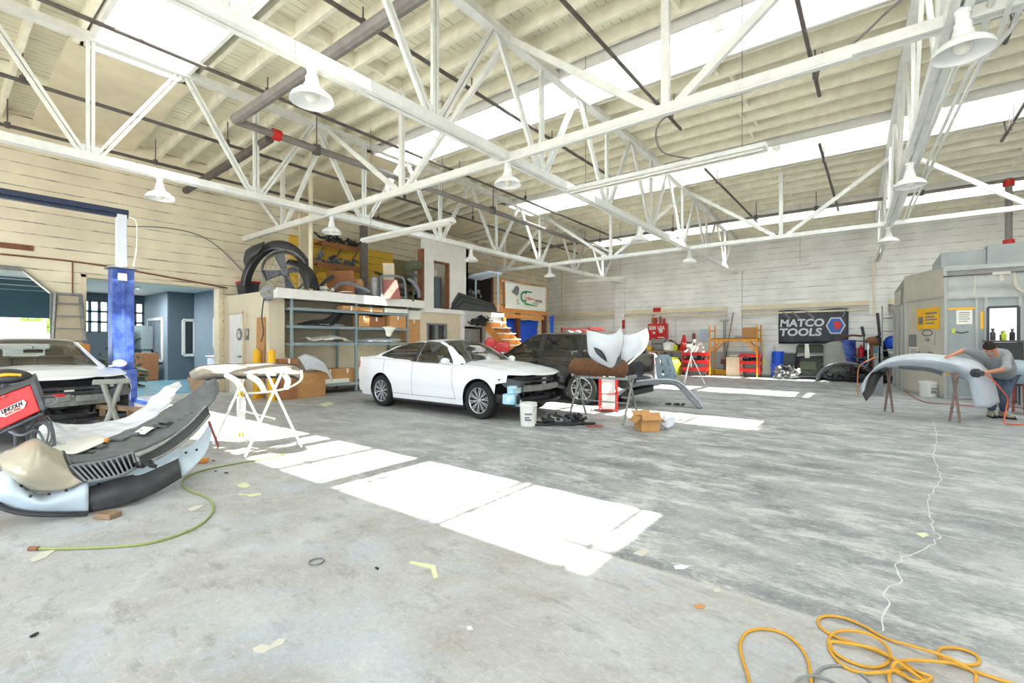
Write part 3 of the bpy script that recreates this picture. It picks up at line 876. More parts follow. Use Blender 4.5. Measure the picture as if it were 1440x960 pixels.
for k, (x, y) in enumerate(((-16.8, 4.2), (-20.0, 4.6))):
    m_ = MB(); m_.box((x, y, 3.19), (1.3, .35, .06)); o_ = m_.build('added_fill_panel', 'white_enamel', bevel=.01); tag(o_, ('added fill light panel in the office area, nearer the opening', 'added fill light panel in the office area, by the block')[k], 'light fixture', 'added office fill lights')
    l_ = bpy.data.lights.new('annex_fill_light', 'AREA'); l_.shape = 'RECTANGLE'; l_.size = 1.25; l_.size_y = .3; l_.energy = 45; lo_ = bpy.data.objects.new('annex_fill_light', l_); COL.objects.link(lo_); lo_.location = (x, y, 3.15)  # fill panels and lamps added to brighten the dark annex
# canopy and yard outside the roller door
b = MB(); b.prism([(XL - T, -9, 3.1), (XL - T, 2.08, 3.1), (-20.6, 2.9, 3.1), (-20.6, -9, 3.1)], (0, 0, .1)); struct(b.build('canopy_roof', 'canopy_pale', smooth=False))
b = MB()
for x in (-16.0, -17.6, -19.2): b.bb((x - .12, -9, 2.86), (x + .12, 2.08 + (-14.8 - x) * .14, 3.1))
struct(b.build('canopy_beams', 'canopy_teal', smooth=False))
b = MB(); b.bb((-20.6, -9, 2.12), (-20.3, 2.85, 3.1)); struct(b.build('canopy_header', 'canopy_teal', smooth=False))
b = MB()
for k in range(30):
    b.cyl((XL - .36, -2.55, 2.97 + .0 * k), (XL - .36, 2.0, 2.97), 0.17, n=14) if k == 0 else None
struct(b.build('door_1', 'canopy_pale'))
def foliage(c, r, n, s, mat, name, label, zf=0.75):
    m_ = MB(); rnd = random.Random(int(c[0] * 7 + c[1] * 3))
    for _ in range(n):
        d = Vector((rnd.gauss(0, 1), rnd.gauss(0, 1), rnd.gauss(0, 1))).normalized() * r * (0.55 + .45 * rnd.random())
        p_ = Vector(c) + Vector((d.x, d.y, d.z * zf)); a_ = Vector((rnd.gauss(0, 1), rnd.gauss(0, 1), rnd.gauss(0, 1))).normalized(); b_ = a_.orthogonal().normalized()
        m_.add([p_ - a_ * s, p_ - b_ * s * .6, p_ + a_ * s, p_ + b_ * s * .6], [(0, 1, 2, 3)])
    m_.ball(c, r * .7, 7, (1, 1, zf))
    m_.cyl((c[0], c[1], -.26), (c[0], c[1], c[2]), 0.1, n=8)
    tag(m_.build(name, mat, smooth=False), label, 'bush')
q_ = pX(66, 462, -31); foliage((-31, q_.y, 1.9), 1.25, 900, 0.16, 'leaf', 'bush', 'sunlit yellow-green bush outside, seen through the roller door opening')
b = MB(); q_ = pX(10, 470, -27); b.box((-27, q_.y, .95), (2.0, 5.0, 1.5)); b.box((-27, q_.y - .6, 1.85), (1.8, 3.2, .7)); b.cyl((-26.0, q_.y + 1.6, .1), (-25.9, q_.y + 1.6, .1), .36, n=16); tag(b.build('parked_van', 'car_white', bevel=.12), 'white van parked outside beyond the roller door', 'van')
b = MB(); b.prism([(-70, -60, -.26), (-70, -30, 6), (-70, -5, 8.5), (-70, 10, 6), (-70, 40, -.26)], (-6, 0, 0)); struct(b.build('hills', 'hill'))

# ================================================================== VEHICLES
def interp(tab, x):
    if x <= tab[0][0]: return tab[0][1]
    for (a, u), (b, v) in zip(tab[:-1], tab[1:]):
        if x <= b:
            t = (x - a) / (b - a); t = t * t * (3 - 2 * t) * 0.5 + t * 0.5
            return u + (v - u) * t
    return tab[-1][1]


def inpoly(p, poly):
    x, y = p; c = False; n = len(poly)
    for i in range(n):
        x1, y1 = poly[i]; x2, y2 = poly[i - 1]
        if (y1 > y) != (y2 > y) and x < (x2 - x1) * (y - y1) / (y2 - y1) + x1: c = not c
    return c


SEDAN = dict(
    wb=2.825, R=0.335, arch=0.395, xr=-2.46, xf=2.14, xfs=2.02, sill=0.22,
    W=[(-2.46, .74), (-2.3, .84), (-1.8, .90), (-1.0, .92), (1.2, .92), (1.8, .905), (2.2, .86), (2.4, .80)],
    belt=[(-2.46, .98), (-2.0, 1.03), (-1.2, 1.0), (.0, .955), (.95, .93), (1.4, .90), (1.8, .85), (2.25, .74), (2.4, .68)],
    roof=[(-1.95, 1.07), (-1.6, 1.20), (-1.15, 1.345), (-.7, 1.415), (-.2, 1.445), (.1, 1.425), (.35, 1.34), (.70, 1.16), (1.02, .955)],
    gx=(-1.95, 1.02), hood=(.92, 2.33), trunk=(-2.42, -1.80), roofw=0.56,
    ws=(.12, .97), rg=(-1.82, -1.08), slope=0.10,
    dlo=[(.70, .972), (.62, 1.05), (.30, 1.30), (.02, 1.395), (-.3, 1.40), (-.75, 1.375), (-1.15, 1.285), (-1.56, 1.12), (-1.54, 1.075), (-.9, 1.02), (0, .975)],
    pillars=[(-.44, -.33)], seams=[.74, -.39, -1.33], handles=[(-.22, .885), (-1.08, .915)], glass='car_glass', spokes=10, rough='rim_metal')
SUV = dict(
    wb=2.85, R=0.37, arch=0.44, xr=-2.42, xf=2.35, xfs=2.35, sill=0.30,
    W=[(-2.42, .80), (-2.2, .90), (-1.2, .95), (1.2, .95), (1.9, .92), (2.35, .78)],
    belt=[(-2.42, 1.10), (-1.0, 1.10), (.9, 1.04), (1.6, 1.00), (2.35, .86)],
    roof=[(-2.36, 1.14), (-2.2, 1.45), (-1.95, 1.62), (-1.2, 1.68), (-.2, 1.69), (.05, 1.655), (.5, 1.40), (1.02, 1.06)],
    gx=(-2.36, 1.02), hood=(.92, 2.34), trunk=None, roofw=0.62,
    ws=(.10, .97), rg=(-2.33, -2.02), slope=0.06,
    dlo=[(.70, 1.09), (.60, 1.16), (.25, 1.42), (.0, 1.55), (-.3, 1.58), (-1.4, 1.575), (-1.85, 1.50), (-2.05, 1.30), (-2.0, 1.17), (-.9, 1.14)],
    pillars=[(-.36, -.22), (-1.42, -1.28)], seams=[.76, -.29, -1.3], handles=[(-.12, .98), (-1.1, 1.0)], glass='dark_glass', spokes=6, rough='rim_metal')


def wheel(parent, x, y, R, side, spokes, tag_=True):
    w_ = bpy.data.objects.new('wheel', None); COL.objects.link(w_); w_.parent = parent; w_.location = (x, y, R)
    W2 = 0.11
    m_ = MB(); m_.lathe([(R * .70, -W2), (R * .80, -W2 * 1.05), (R * .95, -W2), (R, -W2 * .75), (R * 1.0, 0), (R, W2 * .75), (R * .95, W2), (R * .80, W2 * 1.05), (R * .70, W2), (R * .68, W2 * .6), (R * .68, -W2 * .6), (R * .70, -W2)], axis='Y', n=40)
    m_.build('tyre', 'rubber', w_, angle=50)
    r = R * .70; m_ = MB()
    m_.lathe([(r, W2 * .98 * side), (r * .94, W2 * .92 * side), (r * .92, W2 * .3 * side), (r * .9, -W2 * .9 * side)], axis='Y', n=40)
    yo = W2 * .78 * side; yi = W2 * .55 * side
    for k in range(spokes):
        a = 2 * pi * k / spokes + .2; e = 0.20 if spokes > 6 else 0.3
        for s in (-1, 1):
            a2 = a + s * e * .5
            c0 = Vector((cos(a) * r * .16, yo * .9, sin(a) * r * .16)); c1 = Vector((cos(a2) * r * .95, yo, sin(a2) * r * .95))
            m_.beam(c0, c1, 0.016 if spokes > 6 else 0.03, 0.022, (0, 1, 0))
    m_.cyl((0, yi * .6, 0), (0, yo, 0), r * .2, r * .15, 20)
    m_.build('rim', 'rim_metal', w_)
    m_ = MB(); m_.cyl((0, -W2 * .3 * side, 0), (0, W2 * .25 * side, 0), r * .78, n=28); m_.cyl((0, W2 * .25 * side, 0), (0, W2 * .4 * side, 0), r * .3, n=16)
    m_.build('brake_disc', 'dark_plastic', w_)
    return w_


def car(P, name, label, paint, loc, rz, front_open=True, wheels=(1, 1, 1, 1), lift=0.0):
    t = thing(name, label, 'car', loc, rz)
    Wf = lambda x: interp(P['W'], x); Bf = lambda x: interp(P['belt'], x); Rf = lambda x: interp(P['roof'], x)
    ax = (-P['wb'] / 2, P['wb'] / 2); R, A = P['R'], P['arch']

    def zlow(x):
        z = P['sill'] + (0.08 if x > 2.0 or x < -2.2 else 0)
        for a in ax:
            if abs(x - a) < A: z = max(z, R + math.sqrt(A * A - (x - a) ** 2))
        if front_open and x > ax[1] + A - .02: z = max(z, Bf(x) - .20 + (x - ax[1] - A) * .45)
        return min(z, Bf(x) - .02)

    def sy(x, z):                     # half width of the body side at height z
        b = Bf(x); wv = Wf(x); f = (z - P['sill']) / max(.1, b - P['sill'])
        prof = 0.955 + 0.045 * sin(min(1, max(0, f / .55)) * pi / 2) if f < .55 else 1.0 - 0.052 * ((f - .55) / .45) ** 1.6
        crease = 0.010 * math.exp(-((f - .36) / .07) ** 2)
        return wv * prof - crease
    XF = P['xfs']
    N = 150
    xs = [P['xr'] + (XF - P['xr']) * i / N for i in range(N + 1)]
    for a in ax: xs += [a - A + .001, a + A - .001, a - A - .001, a + A + .001]
    xs = sorted(set(xs))
    for s in (-1, 1):
        m_ = MB(); rows = []
        for x in xs:
            z0, z1 = zlow(x), Bf(x)
            rows.append([(x, s * sy(x, z0) * (0.995), z0)] + [(x, s * sy(x, z0 + (z1 - z0) * k / 14), z0 + (z1 - z0) * k / 14) for k in range(15)] + [(x, s * (sy(x, z1) - .035), z1 + .018)])
        m_.grid(rows); m_.build('body_side', paint, t, solid=0.006, angle=40)
        # door seams, handles, sill
        m_ = MB()
        for q in P['seams']:
            z0, z1 = P['sill'] + .1, Bf(q) - .005; L_ = []
            for k in range(13):
                z = z0 + (z1 - z0) * k / 12; xx = q + (0.10 * (1 - k / 12) ** 2 if q > .5 else (.14 * (1 - k / 12) ** 3 if q < -1 else 0)); L_.append((xx, s * (sy(xx, z) + .0035), z))
            m_.grid([[(x - .004, y, z) for x, y, z in L_], [(x + .004, y, z) for x, y, z in L_]])
        z = P['sill'] + .10; L_ = [(x, s * (sy(x, z) + .0035), z) for x in [P['seams'][2] + .13 + (P['seams'][0] + .1 - P['seams'][2] - .13) * k / 20 for k in range(21)]]
        m_.grid([[(x, y, z_ - .004) for x, y, z_ in L_], [(x, y, z_ + .004) for x, y, z_ in L_]])
        m_.build('door_seam', 'black_plastic', t, smooth=False)
        for hx, hz in P['handles']:
            m_ = MB(); yv = s * (sy(hx, hz) + .018); m_.box((hx, yv, hz), (.20, .018, .028)); m_.cyl((hx + .11, yv - s * .012, hz), (hx + .11, yv - s * .004, hz), 0.02, n=10)
            m_.build('door_handle', paint, t, bevel=.006)
        m_ = MB(); m_.beam((ax[0] + A, s * (Wf(0) * .93), P['sill'] + .0), (ax[1] - A, s * (Wf(0) * .93), P['sill']), .05, .10); m_.build('sill', 'black_plastic', t, bevel=.01)
    # greenhouse shell with cut-outs for the glass
    g0, g1 = P['gx']; rw = P['roofw']; NX, NT = 190, 84
    slope = P['slope']

    def gpt(x, tt):                   # tt -1..1 across; |tt|>.5 are the sides
        b = Bf(x); wb_ = sy(x, b) - .045; z = max(Rf(x), b + .02); k = (z - b) / (max(v for _, v in P['roof']) - 1.0)
        wr = wb_ + (rw - wb_) * min(1, max(0, k)) ** 0.85
        s = 1 if tt >= 0 else -1; a = abs(tt)
        if a > .5:
            f = (1 - a) / .5             # 0 belt 1 roof edge
            y = wb_ + (wr - wb_) * (f ** 1.25); zz = b + .018 + (z - .045 - b - .018) * f
            if f > .86: y -= 0.0
        else:
            f = a / .5; y = wr * f; zz = z - .045 * f ** 3.2
        return Vector((x, s * y, zz))
    shell, wsg, rgg, sgl = MB(), MB(), MB(), {-1: MB(), 1: MB()}
    pts = {}
    for i in range(NX + 1):
        for j in range(NT + 1):
            pts[i, j] = gpt(g0 + (g1 - g0) * i / NX, -1 + 2 * j / NT)
    for i in range(NX):
        for j in range(NT):
            q = [pts[i, j], pts[i + 1, j], pts[i + 1, j + 1], pts[i, j + 1]]; c = (q[0] + q[1] + q[2] + q[3]) / 4
            tt = -1 + 2 * (j + .5) / NT; tgt = shell
            if abs(tt) > .5:
                if inpoly((c.x, c.z), P['dlo']) and not any(a < c.x < b for a, b in P['pillars']): tgt = sgl[1 if tt > 0 else -1]
            else:
                if P['ws'][0] < c.x < P['ws'][1] and abs(tt) < .445: tgt = wsg
                elif P['rg'][0] < c.x < P['rg'][1] and abs(tt) < .43: tgt = rgg
            tgt.add(q, [(0, 1, 2, 3)])
    shell.build('roof', paint, t, angle=50)
    wsg.build('windscreen', P['glass'] if P['glass'] != 'dark_glass' else 'car_glass', t, angle=60); rgg.build('rear_window', P['glass'], t, angle=60)
    for s in (-1, 1):
        sgl[s].build('side_window', P['glass'], t, angle=60)
        m_ = MB()
        for a, b in P['pillars']:
            zz = [Bf((a + b) / 2) + .02 + (interp(P['roof'], (a + b) / 2) - .07 - Bf((a + b) / 2)) * k / 8 for k in range(9)]
            r0, r1 = [], []
            for k in range(9):
                f = k / 8; p = gpt((a + b) / 2, s * (1 - f * .48)); r0.append((a, p.y + s * .004, p.z)); r1.append((b, p.y + s * .004, p.z))
            m_.grid([r0, r1])
        m_.build('door_pillar', 'black_plastic', t)
        # mirror
        m_ = MB(); mx = P['dlo'][0][0] - .02; mz = P['dlo'][0][1] + .05; m_.ball((mx, s * (Wf(0) + .09), mz), .09, 7, (.75, 1.15, .72)); m_.beam((mx, s * (Wf(0) - .06), mz - .05), (mx, s * (Wf(0) + .06), mz - .03), .05, .03)
        m_.build('wing_mirror', paint, t)
    # hood
    h0, h1 = P['hood']; rows = []
    for i in range(31):
        f = i / 30; row = []
        for j in range(31):
            v = -1 + 2 * j / 30; xe = h1 - 0.33 * abs(v) ** 2.4 if front_open or True else h1
            x = h0 - .02 + (xe - h0 + .02) * f; wv = sy(x, Bf(x)) - .03
            z = Bf(x) + .015 + (.085 - .02 * f) * (1 - abs(v) ** 2.2) + .012 * math.exp(-((abs(v) - .55 - .1 * (1 - f)) / .08) ** 2) * (1 - .4 * f)
            row.append((x, wv * v, z + lift * f))
        rows.append(row)
    m_ = MB(); m_.grid(rows); m_.build('hood', paint, t, solid=.012, angle=50)
    m_ = MB(); m_.grid([[(h0 - .05, (Wf(h0) - .12) * (-1 + k / 10), Bf(h0) + .045 + .05 * (1 - (1 - k / 10) ** 2)) for k in range(21)], [(h0 + .10, (Wf(h0) - .10) * (-1 + k / 10), Bf(h0) + .0 + .07 * (1 - (1 - k / 10) ** 2)) for k in range(21)]])
    m_.build('cowl', 'black_plastic', t, solid=.01)
    # tail
    if P['trunk']:
        a, b = P['trunk']; rows = []
        for i in range(15):
            x = a + (b - a) * i / 14; rows.append([(x, (sy(x, Bf(x)) - .03) * (-1 + j / 8), Bf(x) + .018 + (.05 + .02 * i / 14) * (1 - abs(-1 + j / 8) ** 3)) for j in range(17)])
        m_ = MB(); m_.grid(rows); m_.build('boot_lid', paint, t, solid=.008)
    rows = []
    x = P['xr']
    for k in range(12):
        z = P['sill'] + .05 + (Bf(x) + .06 - P['sill'] - .05) * k / 11; b_ = -.05 + .10 * sin(pi * k / 11)
        rows.append([(x - b_ * (1 - abs(-1 + j / 8) ** 3), (sy(x, min(z, Bf(x))) * .99) * (-1 + j / 8), z) for j in range(17)])
    m_ = MB(); m_.grid(rows); m_.build('rear_bumper', paint, t, solid=.01)
    for s in (-1, 1):
        m_ = MB(); z = Bf(x) - .10; m_.grid([[(xx, s * (sy(xx, zz) + .006), zz) for xx in (x + .005, x + .09, x + .18)] for zz in (z - .07, z, z + .07)])
        m_.build('tail_light', 'red_paint', t, solid=.01)
    # interior
    m_ = MB(); m_.bb((-1.95 if P['trunk'] else -2.3, -.72, .28), (.95, .72, .34)); m_.bb((-1.95 if P['trunk'] else -2.3, -.72, .3), (-1.86 if P['trunk'] else -2.2, .72, .95)); m_.bb((.86, -.76, .3), (.95, .76, .90))
    m_.build('cabin_floor', 'dark_plastic', t)
    m_ = MB(); m_.prism([(.90, -.74, .93), (.55, -.74, .86), (.50, -.74, .70), (.9, -.74, .6)], (0, 1.48, 0)); m_.build('dashboard', 'dark_plastic', t, bevel=.02)
    for xx, yy_ in ((-.25, .38), (-.25, -.38)):
        m_ = MB(); m_.box((xx + .12, yy_, .52), (.52, .5, .16)); m_.box((xx - .20, yy_, .84), (.14, .48, .62), ry=-.22); m_.box((xx - .30, yy_, 1.19), (.09, .26, .17), ry=-.15)
        m_.build('seat', 'dark_plastic', t, bevel=.04)
    m_ = MB(); m_.box((-1.15, 0, .52), (.5, 1.3, .16)); m_.box((-1.45, 0, .82), (.14, 1.3, .56), ry=-.3); m_.build('rear_seat', 'dark_plastic', t, bevel=.04)
    m_ = MB(); c = Vector((.42, .38, .88)); n_ = Vector((-.9, 0, .43)).normalized(); a_ = Vector((0, 1, 0)); b_ = n_.cross(a_)
    m_.tube([c + (a_ * cos(k * pi / 10) + b_ * sin(k * pi / 10)) * .18 for k in range(20)], .016, 8, closed=True); m_.beam(c - a_ * .17, c + a_ * .17, .03, .04); m_.cyl(c, c - n_ * .2, .03, n=8)
    m_.build('steering_wheel', 'black_plastic', t)
    m_ = MB(); m_.box((.38, 0, Rf(.35) - .10), (.03, .22, .065)); m_.cyl((.38, 0, Rf(.35) - .09), (.34, 0, Rf(.35) - .02), .008, n=6); m_.build('rear_view_mirror', 'black_plastic', t)
    # underbody and wheel wells
    m_ = MB(); m_.bb((ax[0] - 1.0 if not P['trunk'] else P['xr'] + .1, -.70, .24), (ax[1] + A, .70, .36))
    for a in ax:
        for s in (-1, 1):
            prof = [(A + .01, a_2) for a_2 in (0, 1)]; r0 = []; r1 = []
            for k in range(17):
                an = pi * k / 16; r0.append((a + (A + .012) * cos(an), s * (Wf(a) - .035), R + (A + .012) * sin(an))); r1.append((a + (A + .012) * cos(an), s * .55, R + (A + .012) * sin(an)))
            m_.grid([r0, r1]); m_.add([(a + (A + .012) * cos(pi * k / 16), s * .55, R + (A + .012) * sin(pi * k / 16)) for k in range(17)], [tuple(range(17))])
    m_.build('underbody', 'black_plastic', t, smooth=False)
    k = 0
    for a in ax:
        for s in (-1, 1):
            if wheels[k]: wheel(t, a, s * (Wf(a) - .125), R, s, P['spokes'])
            k += 1
    if not front_open:
        rows = []
        for k in range(14):
            z = .25 + (Bf(P['xf']) + .06 - .25) * k / 13; b_ = .10 * sin(pi * min(1, k / 10) * .8 + .3)
            rows.append([(P['xf'] + b_ * (1 - abs(-1 + j / 10) ** 2.5) - .02, sy(P['xf'], min(z, .8)) * (-1 + j / 10), z) for j in range(21)])
        m_ = MB(); m_.grid(rows); m_.build('front_bumper', paint, t, solid=.01)
        m_ = MB(); m_.box((P['xf'] + .09, 0, .66), (.03, 1.1, .26)); m_.build('grille', 'black_plastic', t)
        for s in (-1, 1):
            m_ = MB(); m_.grid([[(xx, s * (sy(xx, zz) + .004), zz) for xx in (2.05, 2.2, 2.33)] for zz in (.68, .76, .83)]); m_.build('headlight', 'frosted', t, solid=.01)
        return t
    # ---- stripped front end
    m_ = MB(); m_.bb((1.30, -.55, .36), (1.36, .55, .80)); m_.bb((1.86, -.42, .30), (1.93, .42, .76)); m_.bb((1.36, -.50, .30), (1.86, .50, .34)); m_.build('radiator', 'dark_plastic', t, bevel=.01)
    m_ = MB(); m_.bb((1.55, -.18, .34), (1.86, .40, .66)); m_.bb((1.6, -.5, .34), (1.84, -.25, .6)); rr = random.Random(5)
    for _ in range(44):
        x_, y_, z_ = 1.88 + rr.random() * .22, -.72 + rr.random() * 1.44, .34 + rr.random() * .40
        z_ = min(z_, Bf(x_) - .1)
        if rr.random() < .5: m_.box((x_, y_, z_), (.04 + rr.random() * .08, .05 + rr.random() * .14, .03 + rr.random() * .10), rr.random(), rr.random())
        else:
            q = Vector((x_, y_, z_)); m_.tube(crom([q, q + Vector((rr.uniform(-.1, .1), rr.uniform(-.2, .2), rr.uniform(-.1, .08))), q + Vector((rr.uniform(-.1, .1), rr.uniform(-.35, .35), rr.uniform(-.1, .06)))], 8), .010 + rr.random() * .012, 6)
    m_.build('engine_bay', 'black_plastic', t)
    m_ = MB()
    def arcbar(z, xm, hw, sw, w__, h__, mb):
        q = [(xm - sw * (abs(v) ** 2.2), hw * v, z) for v in [-1 + k / 8 for k in range(17)]]
        for a, b in zip(q[:-1], q[1:]): mb.beam(a, b, w__, h__)
    arcbar(.56, 2.20, .70, .17, .06, .11, m_); m_.build('bumper_beam', 'dull_metal', t)
    m_ = MB(); arcbar(.67, 2.12, .72, .13, .05, .05, m_); arcbar(.735, 2.06, .66, .08, .12, .04, m_); m_.build('upper_support', 'dark_plastic', t)
    m_ = MB(); arcbar(.30, 2.20, .80, .22, .16, .045, m_); arcbar(.36, 2.13, .74, .16, .05, .07, m_); m_.build('lower_tray', 'black_plastic', t)
    m_ = MB()
    for s in (-1, 1):
        m_.tube([(1.9, s * .56, .56), (2.16, s * .52, .56)], .05, 8)
        m_.beam((1.95, s * .46, .34), (1.98, s * .46, .74), .05, .05)
    m_.build('crash_bracket', 'dull_metal', t)
    for s in (-1, 1):
        m_ = MB(); m_.prism([(1.84, s * .90, .74), (1.98, s * .86, .60), (2.20, s * .72, .60), (2.22, s * .70, .70), (2.02, s * .85, .755)], (0, -s * .14, 0)); m_.build('headlight', 'dark_plastic', t, bevel=.01)
        m_ = MB(); rows = [[(xx, s * (interp(P['W'], xx) * .97 - (xx - 1.85) * .15), zz) for xx in (1.82, 1.95, 2.1, 2.24)] for zz in (.32, .40, .47)]
        m_.grid(rows); m_.build('arch_liner', 'black_plastic', t, solid=.01)
    m_ = MB(); m_.box((2.12, .15, .66), (.03, .10, .12)); m_.build('sensor_label', 'paper', t)
    return t


camry = car(SEDAN, 'white_sedan', 'white four-door sedan with its front bumper off, in the middle of the shop floor', 'car_white', (-7.05, 7.17, 0), 0.0)
m_ = MB(); m_.box((2.06, -.80, .40), (.24, .14, .18), rz=.2); m_.box((2.10, -.74, .56), (.14, .26, .14), rz=.1); m_.box((2.12, -.66, .32), (.1, .12, .12)); m_.cyl((2.05, -.66, .6), (2.02, -.66, .70), .03, n=10)
o = m_.build('washer_reservoir', 'washer_cyan', camry, bevel=.02); o['label'] = 'pale blue washer fluid reservoir'
car2 = car(SEDAN, 'white_sedan', 'white sedan cut by the left edge, bonnet on and nose stripped, beside the blue lift', 'car_white', (-10.95, 1.22, 0), 0.0, lift=0.09)
m_ = MB(); m_.box((2.22, -.1, .62), (.06, .5, .10)); m_.box((2.2, .35, .6), (.07, .3, .09)); o = m_.build('battery_tray', 'dull_metal', car2, bevel=.01)
m_ = MB(); m_.box((2.26, .02, .665), (.05, .12, .035)); m_.build('red_cap', 'red_gloss', car2, bevel=.005)
suv = car(SUV, 'dark_suv', 'black SUV parked behind the white sedan, facing the left wall', 'car_dark', (-6.55, 10.0, 0), pi, front_open=False)
suv.scale = (1, 1, 0.955)

# ================================================================== LEFT SIDE: block with mezzanine
M('rest_wall', (228, 216, 190), 0.7, 0, 0.06, 2)
b = MB(); b.bb((XL, 5.46, 0), (-11.83, 5.58, 2.66)); b.bb((-11.95, 5.58, 0), (-11.83, 5.85, 2.49)); struct(b.build('wall_block_side', 'rest_wall', smooth=False))
b = MB(); b.bb((-12.66, 5.5, 0), (-12.56, 10.2, 2.5)); struct(b.build('wall_block_alcove', 'cream_paint', smooth=False))
b = MB(); b.bb((XL, 5.58, 2.5), (-11.47, 10.2, 2.64)); b.bb((-11.47, 5.46, 2.46), (-11.40, 10.2, 2.70)); b.bb((-11.83, 5.46, 2.46), (-11.47, 5.58, 2.66)); struct(b.build('floor_mezzanine', 'white_paint', smooth=False))
b = MB(); b.bb((XL, 10.2, 2.36), (-11.5, 14.3, 2.5)); struct(b.build('floor_mezzanine_far', 'white_paint', smooth=False))
b = MB(); WN0, WN1 = pX(601, 460, -11.6).y, pX(627, 460, -11.6).y
b.bb((-11.72, 10.2, 0), (-11.6, WN0, 2.42)); b.bb((-11.72, WN1, 0), (-11.6, 11.95, 2.42)); b.bb((-11.72, WN0, 0), (-11.6, WN1, 1.2)); b.bb((-11.72, WN0, 1.98), (-11.6, WN1, 2.42)); b.bb((-12.6, 10.1, 0), (-11.6, 10.2, 2.42))
struct(b.build('wall_lobby', 'beige_paint', smooth=False))
b = MB(); f0, f1 = pX(652, 460, -11.6).y, pX(682, 460, -11.6).y
b.bb((-11.75, 11.95, 1.95), (-11.55, 14.3, 2.44)); b.bb((-11.75, f1, 0), (-11.55, 14.3, 2.0)); b.bb((-11.75, 11.95, 0), (-11.55, f0, 2.0)); b.bb((-13.2, 14.2, 0), (-11.55, 14.3, 2.44)); b.bb((-13.2, 11.95, 0), (-13.1, 14.3, 2.44))
struct(b.build('wall_lobby_far', 'white_paint', smooth=False))
b = MB()
for z in (1.2, 1.98): b.bb((-11.74, WN0 - .04, z - .03), (-11.57, WN1 + .04, z + .03))
for y in (WN0, (WN0 + WN1) / 2, WN1): b.bb((-11.74, y - .03, 1.2), (-11.57, y + .03, 1.98))
f_ = struct(b.build('window_10', 'dull_metal', bevel=.003)); g = MB(); g.add([(-11.68, WN0, 1.2), (-11.68, WN1, 1.2), (-11.68, WN1, 1.98), (-11.68, WN0, 1.98)], [(0, 1, 2, 3)]); struct(g.build('pane', 'dark_glass', f_, smooth=False))
# upstairs white wall with a doorway
y0, y1 = 10.25, 12.35; d0, d1 = pX(610, 400, -11.6).y, pX(632, 400, -11.6).y; zt = pX(620, 368, -11.6).z
b = MB(); b.bb((-11.72, y0, 2.5), (-11.6, d0, 4.75)); b.bb((-11.72, d1, 2.5), (-11.6, y1, 4.75)); b.bb((-11.72, d0, zt), (-11.6, d1, 4.75)); b.bb((-14.4, y1 - .1, 2.5), (-11.6, y1, 4.75))
struct(b.build('wall_upstairs', 'white_paint', smooth=False))
b = MB(); b.bb((-11.78, y0 - .1, 2.5), (-11.56, y0, 4.4)); struct(b.build('trim_20', 'brick_brown', smooth=False))
b = MB(); b.bb((-11.74, d1 - .07, 2.5), (-11.59, d1, zt)); b.bb((-11.74, d0, zt - .05), (-11.59, d1, zt)); struct(b.build('trim_21', 'brick_brown', smooth=False))
# dark store rooms further along, on the left wall
b = MB(); b.bb((-14.45, 14.6, 2.9), (-14.3, 16.9, 4.3)); b.bb((-14.45, 12.5, 2.5), (-14.32, 14.3, 4.5)); struct(b.build('trim_22', 'olive', smooth=False))

# restroom door
DX0, DX1 = pY(325.5, 480, 5.46).x, pY(344, 480, 5.46).x
b = MB(); b.bb((DX0, 5.41, 0), (DX1, 5.45, 2.12)); d_ = struct(b.build('door_2', 'white_paint', bevel=.005))
b = MB(); b.bb((DX0 - .07, 5.40, 0), (DX0, 5.47, 2.19)); b.bb((DX1, 5.40, 0), (DX1 + .07, 5.47, 2.19)); b.bb((DX0 - .07, 5.40, 2.12), (DX1 + .07, 5.47, 2.19)); struct(b.build('door_frame', 'beige_paint', d_, bevel=.004))
b = MB(); b.cyl((DX1 - .08, 5.40, 1.0), (DX1 - .08, 5.35, 1.0), .03, n=12); b.box((DX1 - .13, 5.345, 1.0), (.12, .02, .02)); struct(b.build('door_handle', 'steel', d_))
c_ = pY(336.5, 470, 5.40)
m_ = MB(); m_.cyl(c_, c_ + Vector((0, -.008, 0)), .16, n=28); sg = m_.build('restroom_sign', 'ink_grey'); tag(sg, 'round grey restroom sign with white figures on the white door', 'sign')
m_ = MB()
for s in (-.055, .055): m_.ball((c_.x + s, c_.y - .012, c_.z + .07), .022, 5); m_.box((c_.x + s, c_.y - .012, c_.z - .02), (.045, .008, .12))
m_.box((c_.x, c_.y - .012, c_.z), (.01, .008, .22)); m_.build('figures', 'paper', sg)
c2 = pY(348, 470, 5.45); m_ = MB(); m_.box((c2.x, 5.445, c2.z), (.16, .012, .30)); o = m_.build('notice_plate', 'ink_grey', bevel=.003); tag(o, 'small grey wall plate beside the restroom door', 'sign')
m_ = MB(); m_.box((c2.x, 5.437, c2.z + .03), (.06, .004, .12)); m_.ball((c2.x, 5.437, c2.z + .11), .025, 5, (1, .2, 1)); m_.build('symbol', 'paper', o)
# pinkish board leaning on the block and the two yellow bollards
c_ = pY(365, 475, 5.40); m_ = MB(); m_.box((c_.x, 5.42, 1.0), (.42, .03, 2.0), rx=rad(-1)); tag(m_.build('plywood_board', 'cardboard', bevel=.004), 'tall tan plywood board leaning by the yellow bollard', 'board')
for px, lab in ((361, 'yellow bollard in front of the tan plywood board'), (382, 'yellow bollard at the corner of the storage rack')):
    c_ = pY(px, 500, 5.26); t = thing('bollard', lab, 'bollard', (c_.x, 5.26, 0), group='yellow bollards'); m_ = MB(); m_.lathe([(0, 1.22), (.04, 1.21), (.075, 1.17), (.085, 1.1), (.085, 0)], n=20); m_.build('post', 'yellow_paint', t); m_ = MB(); m_.box((0, 0, .01), (.22, .22, .02)); m_.build('base_plate', 'yellow_paint', t)
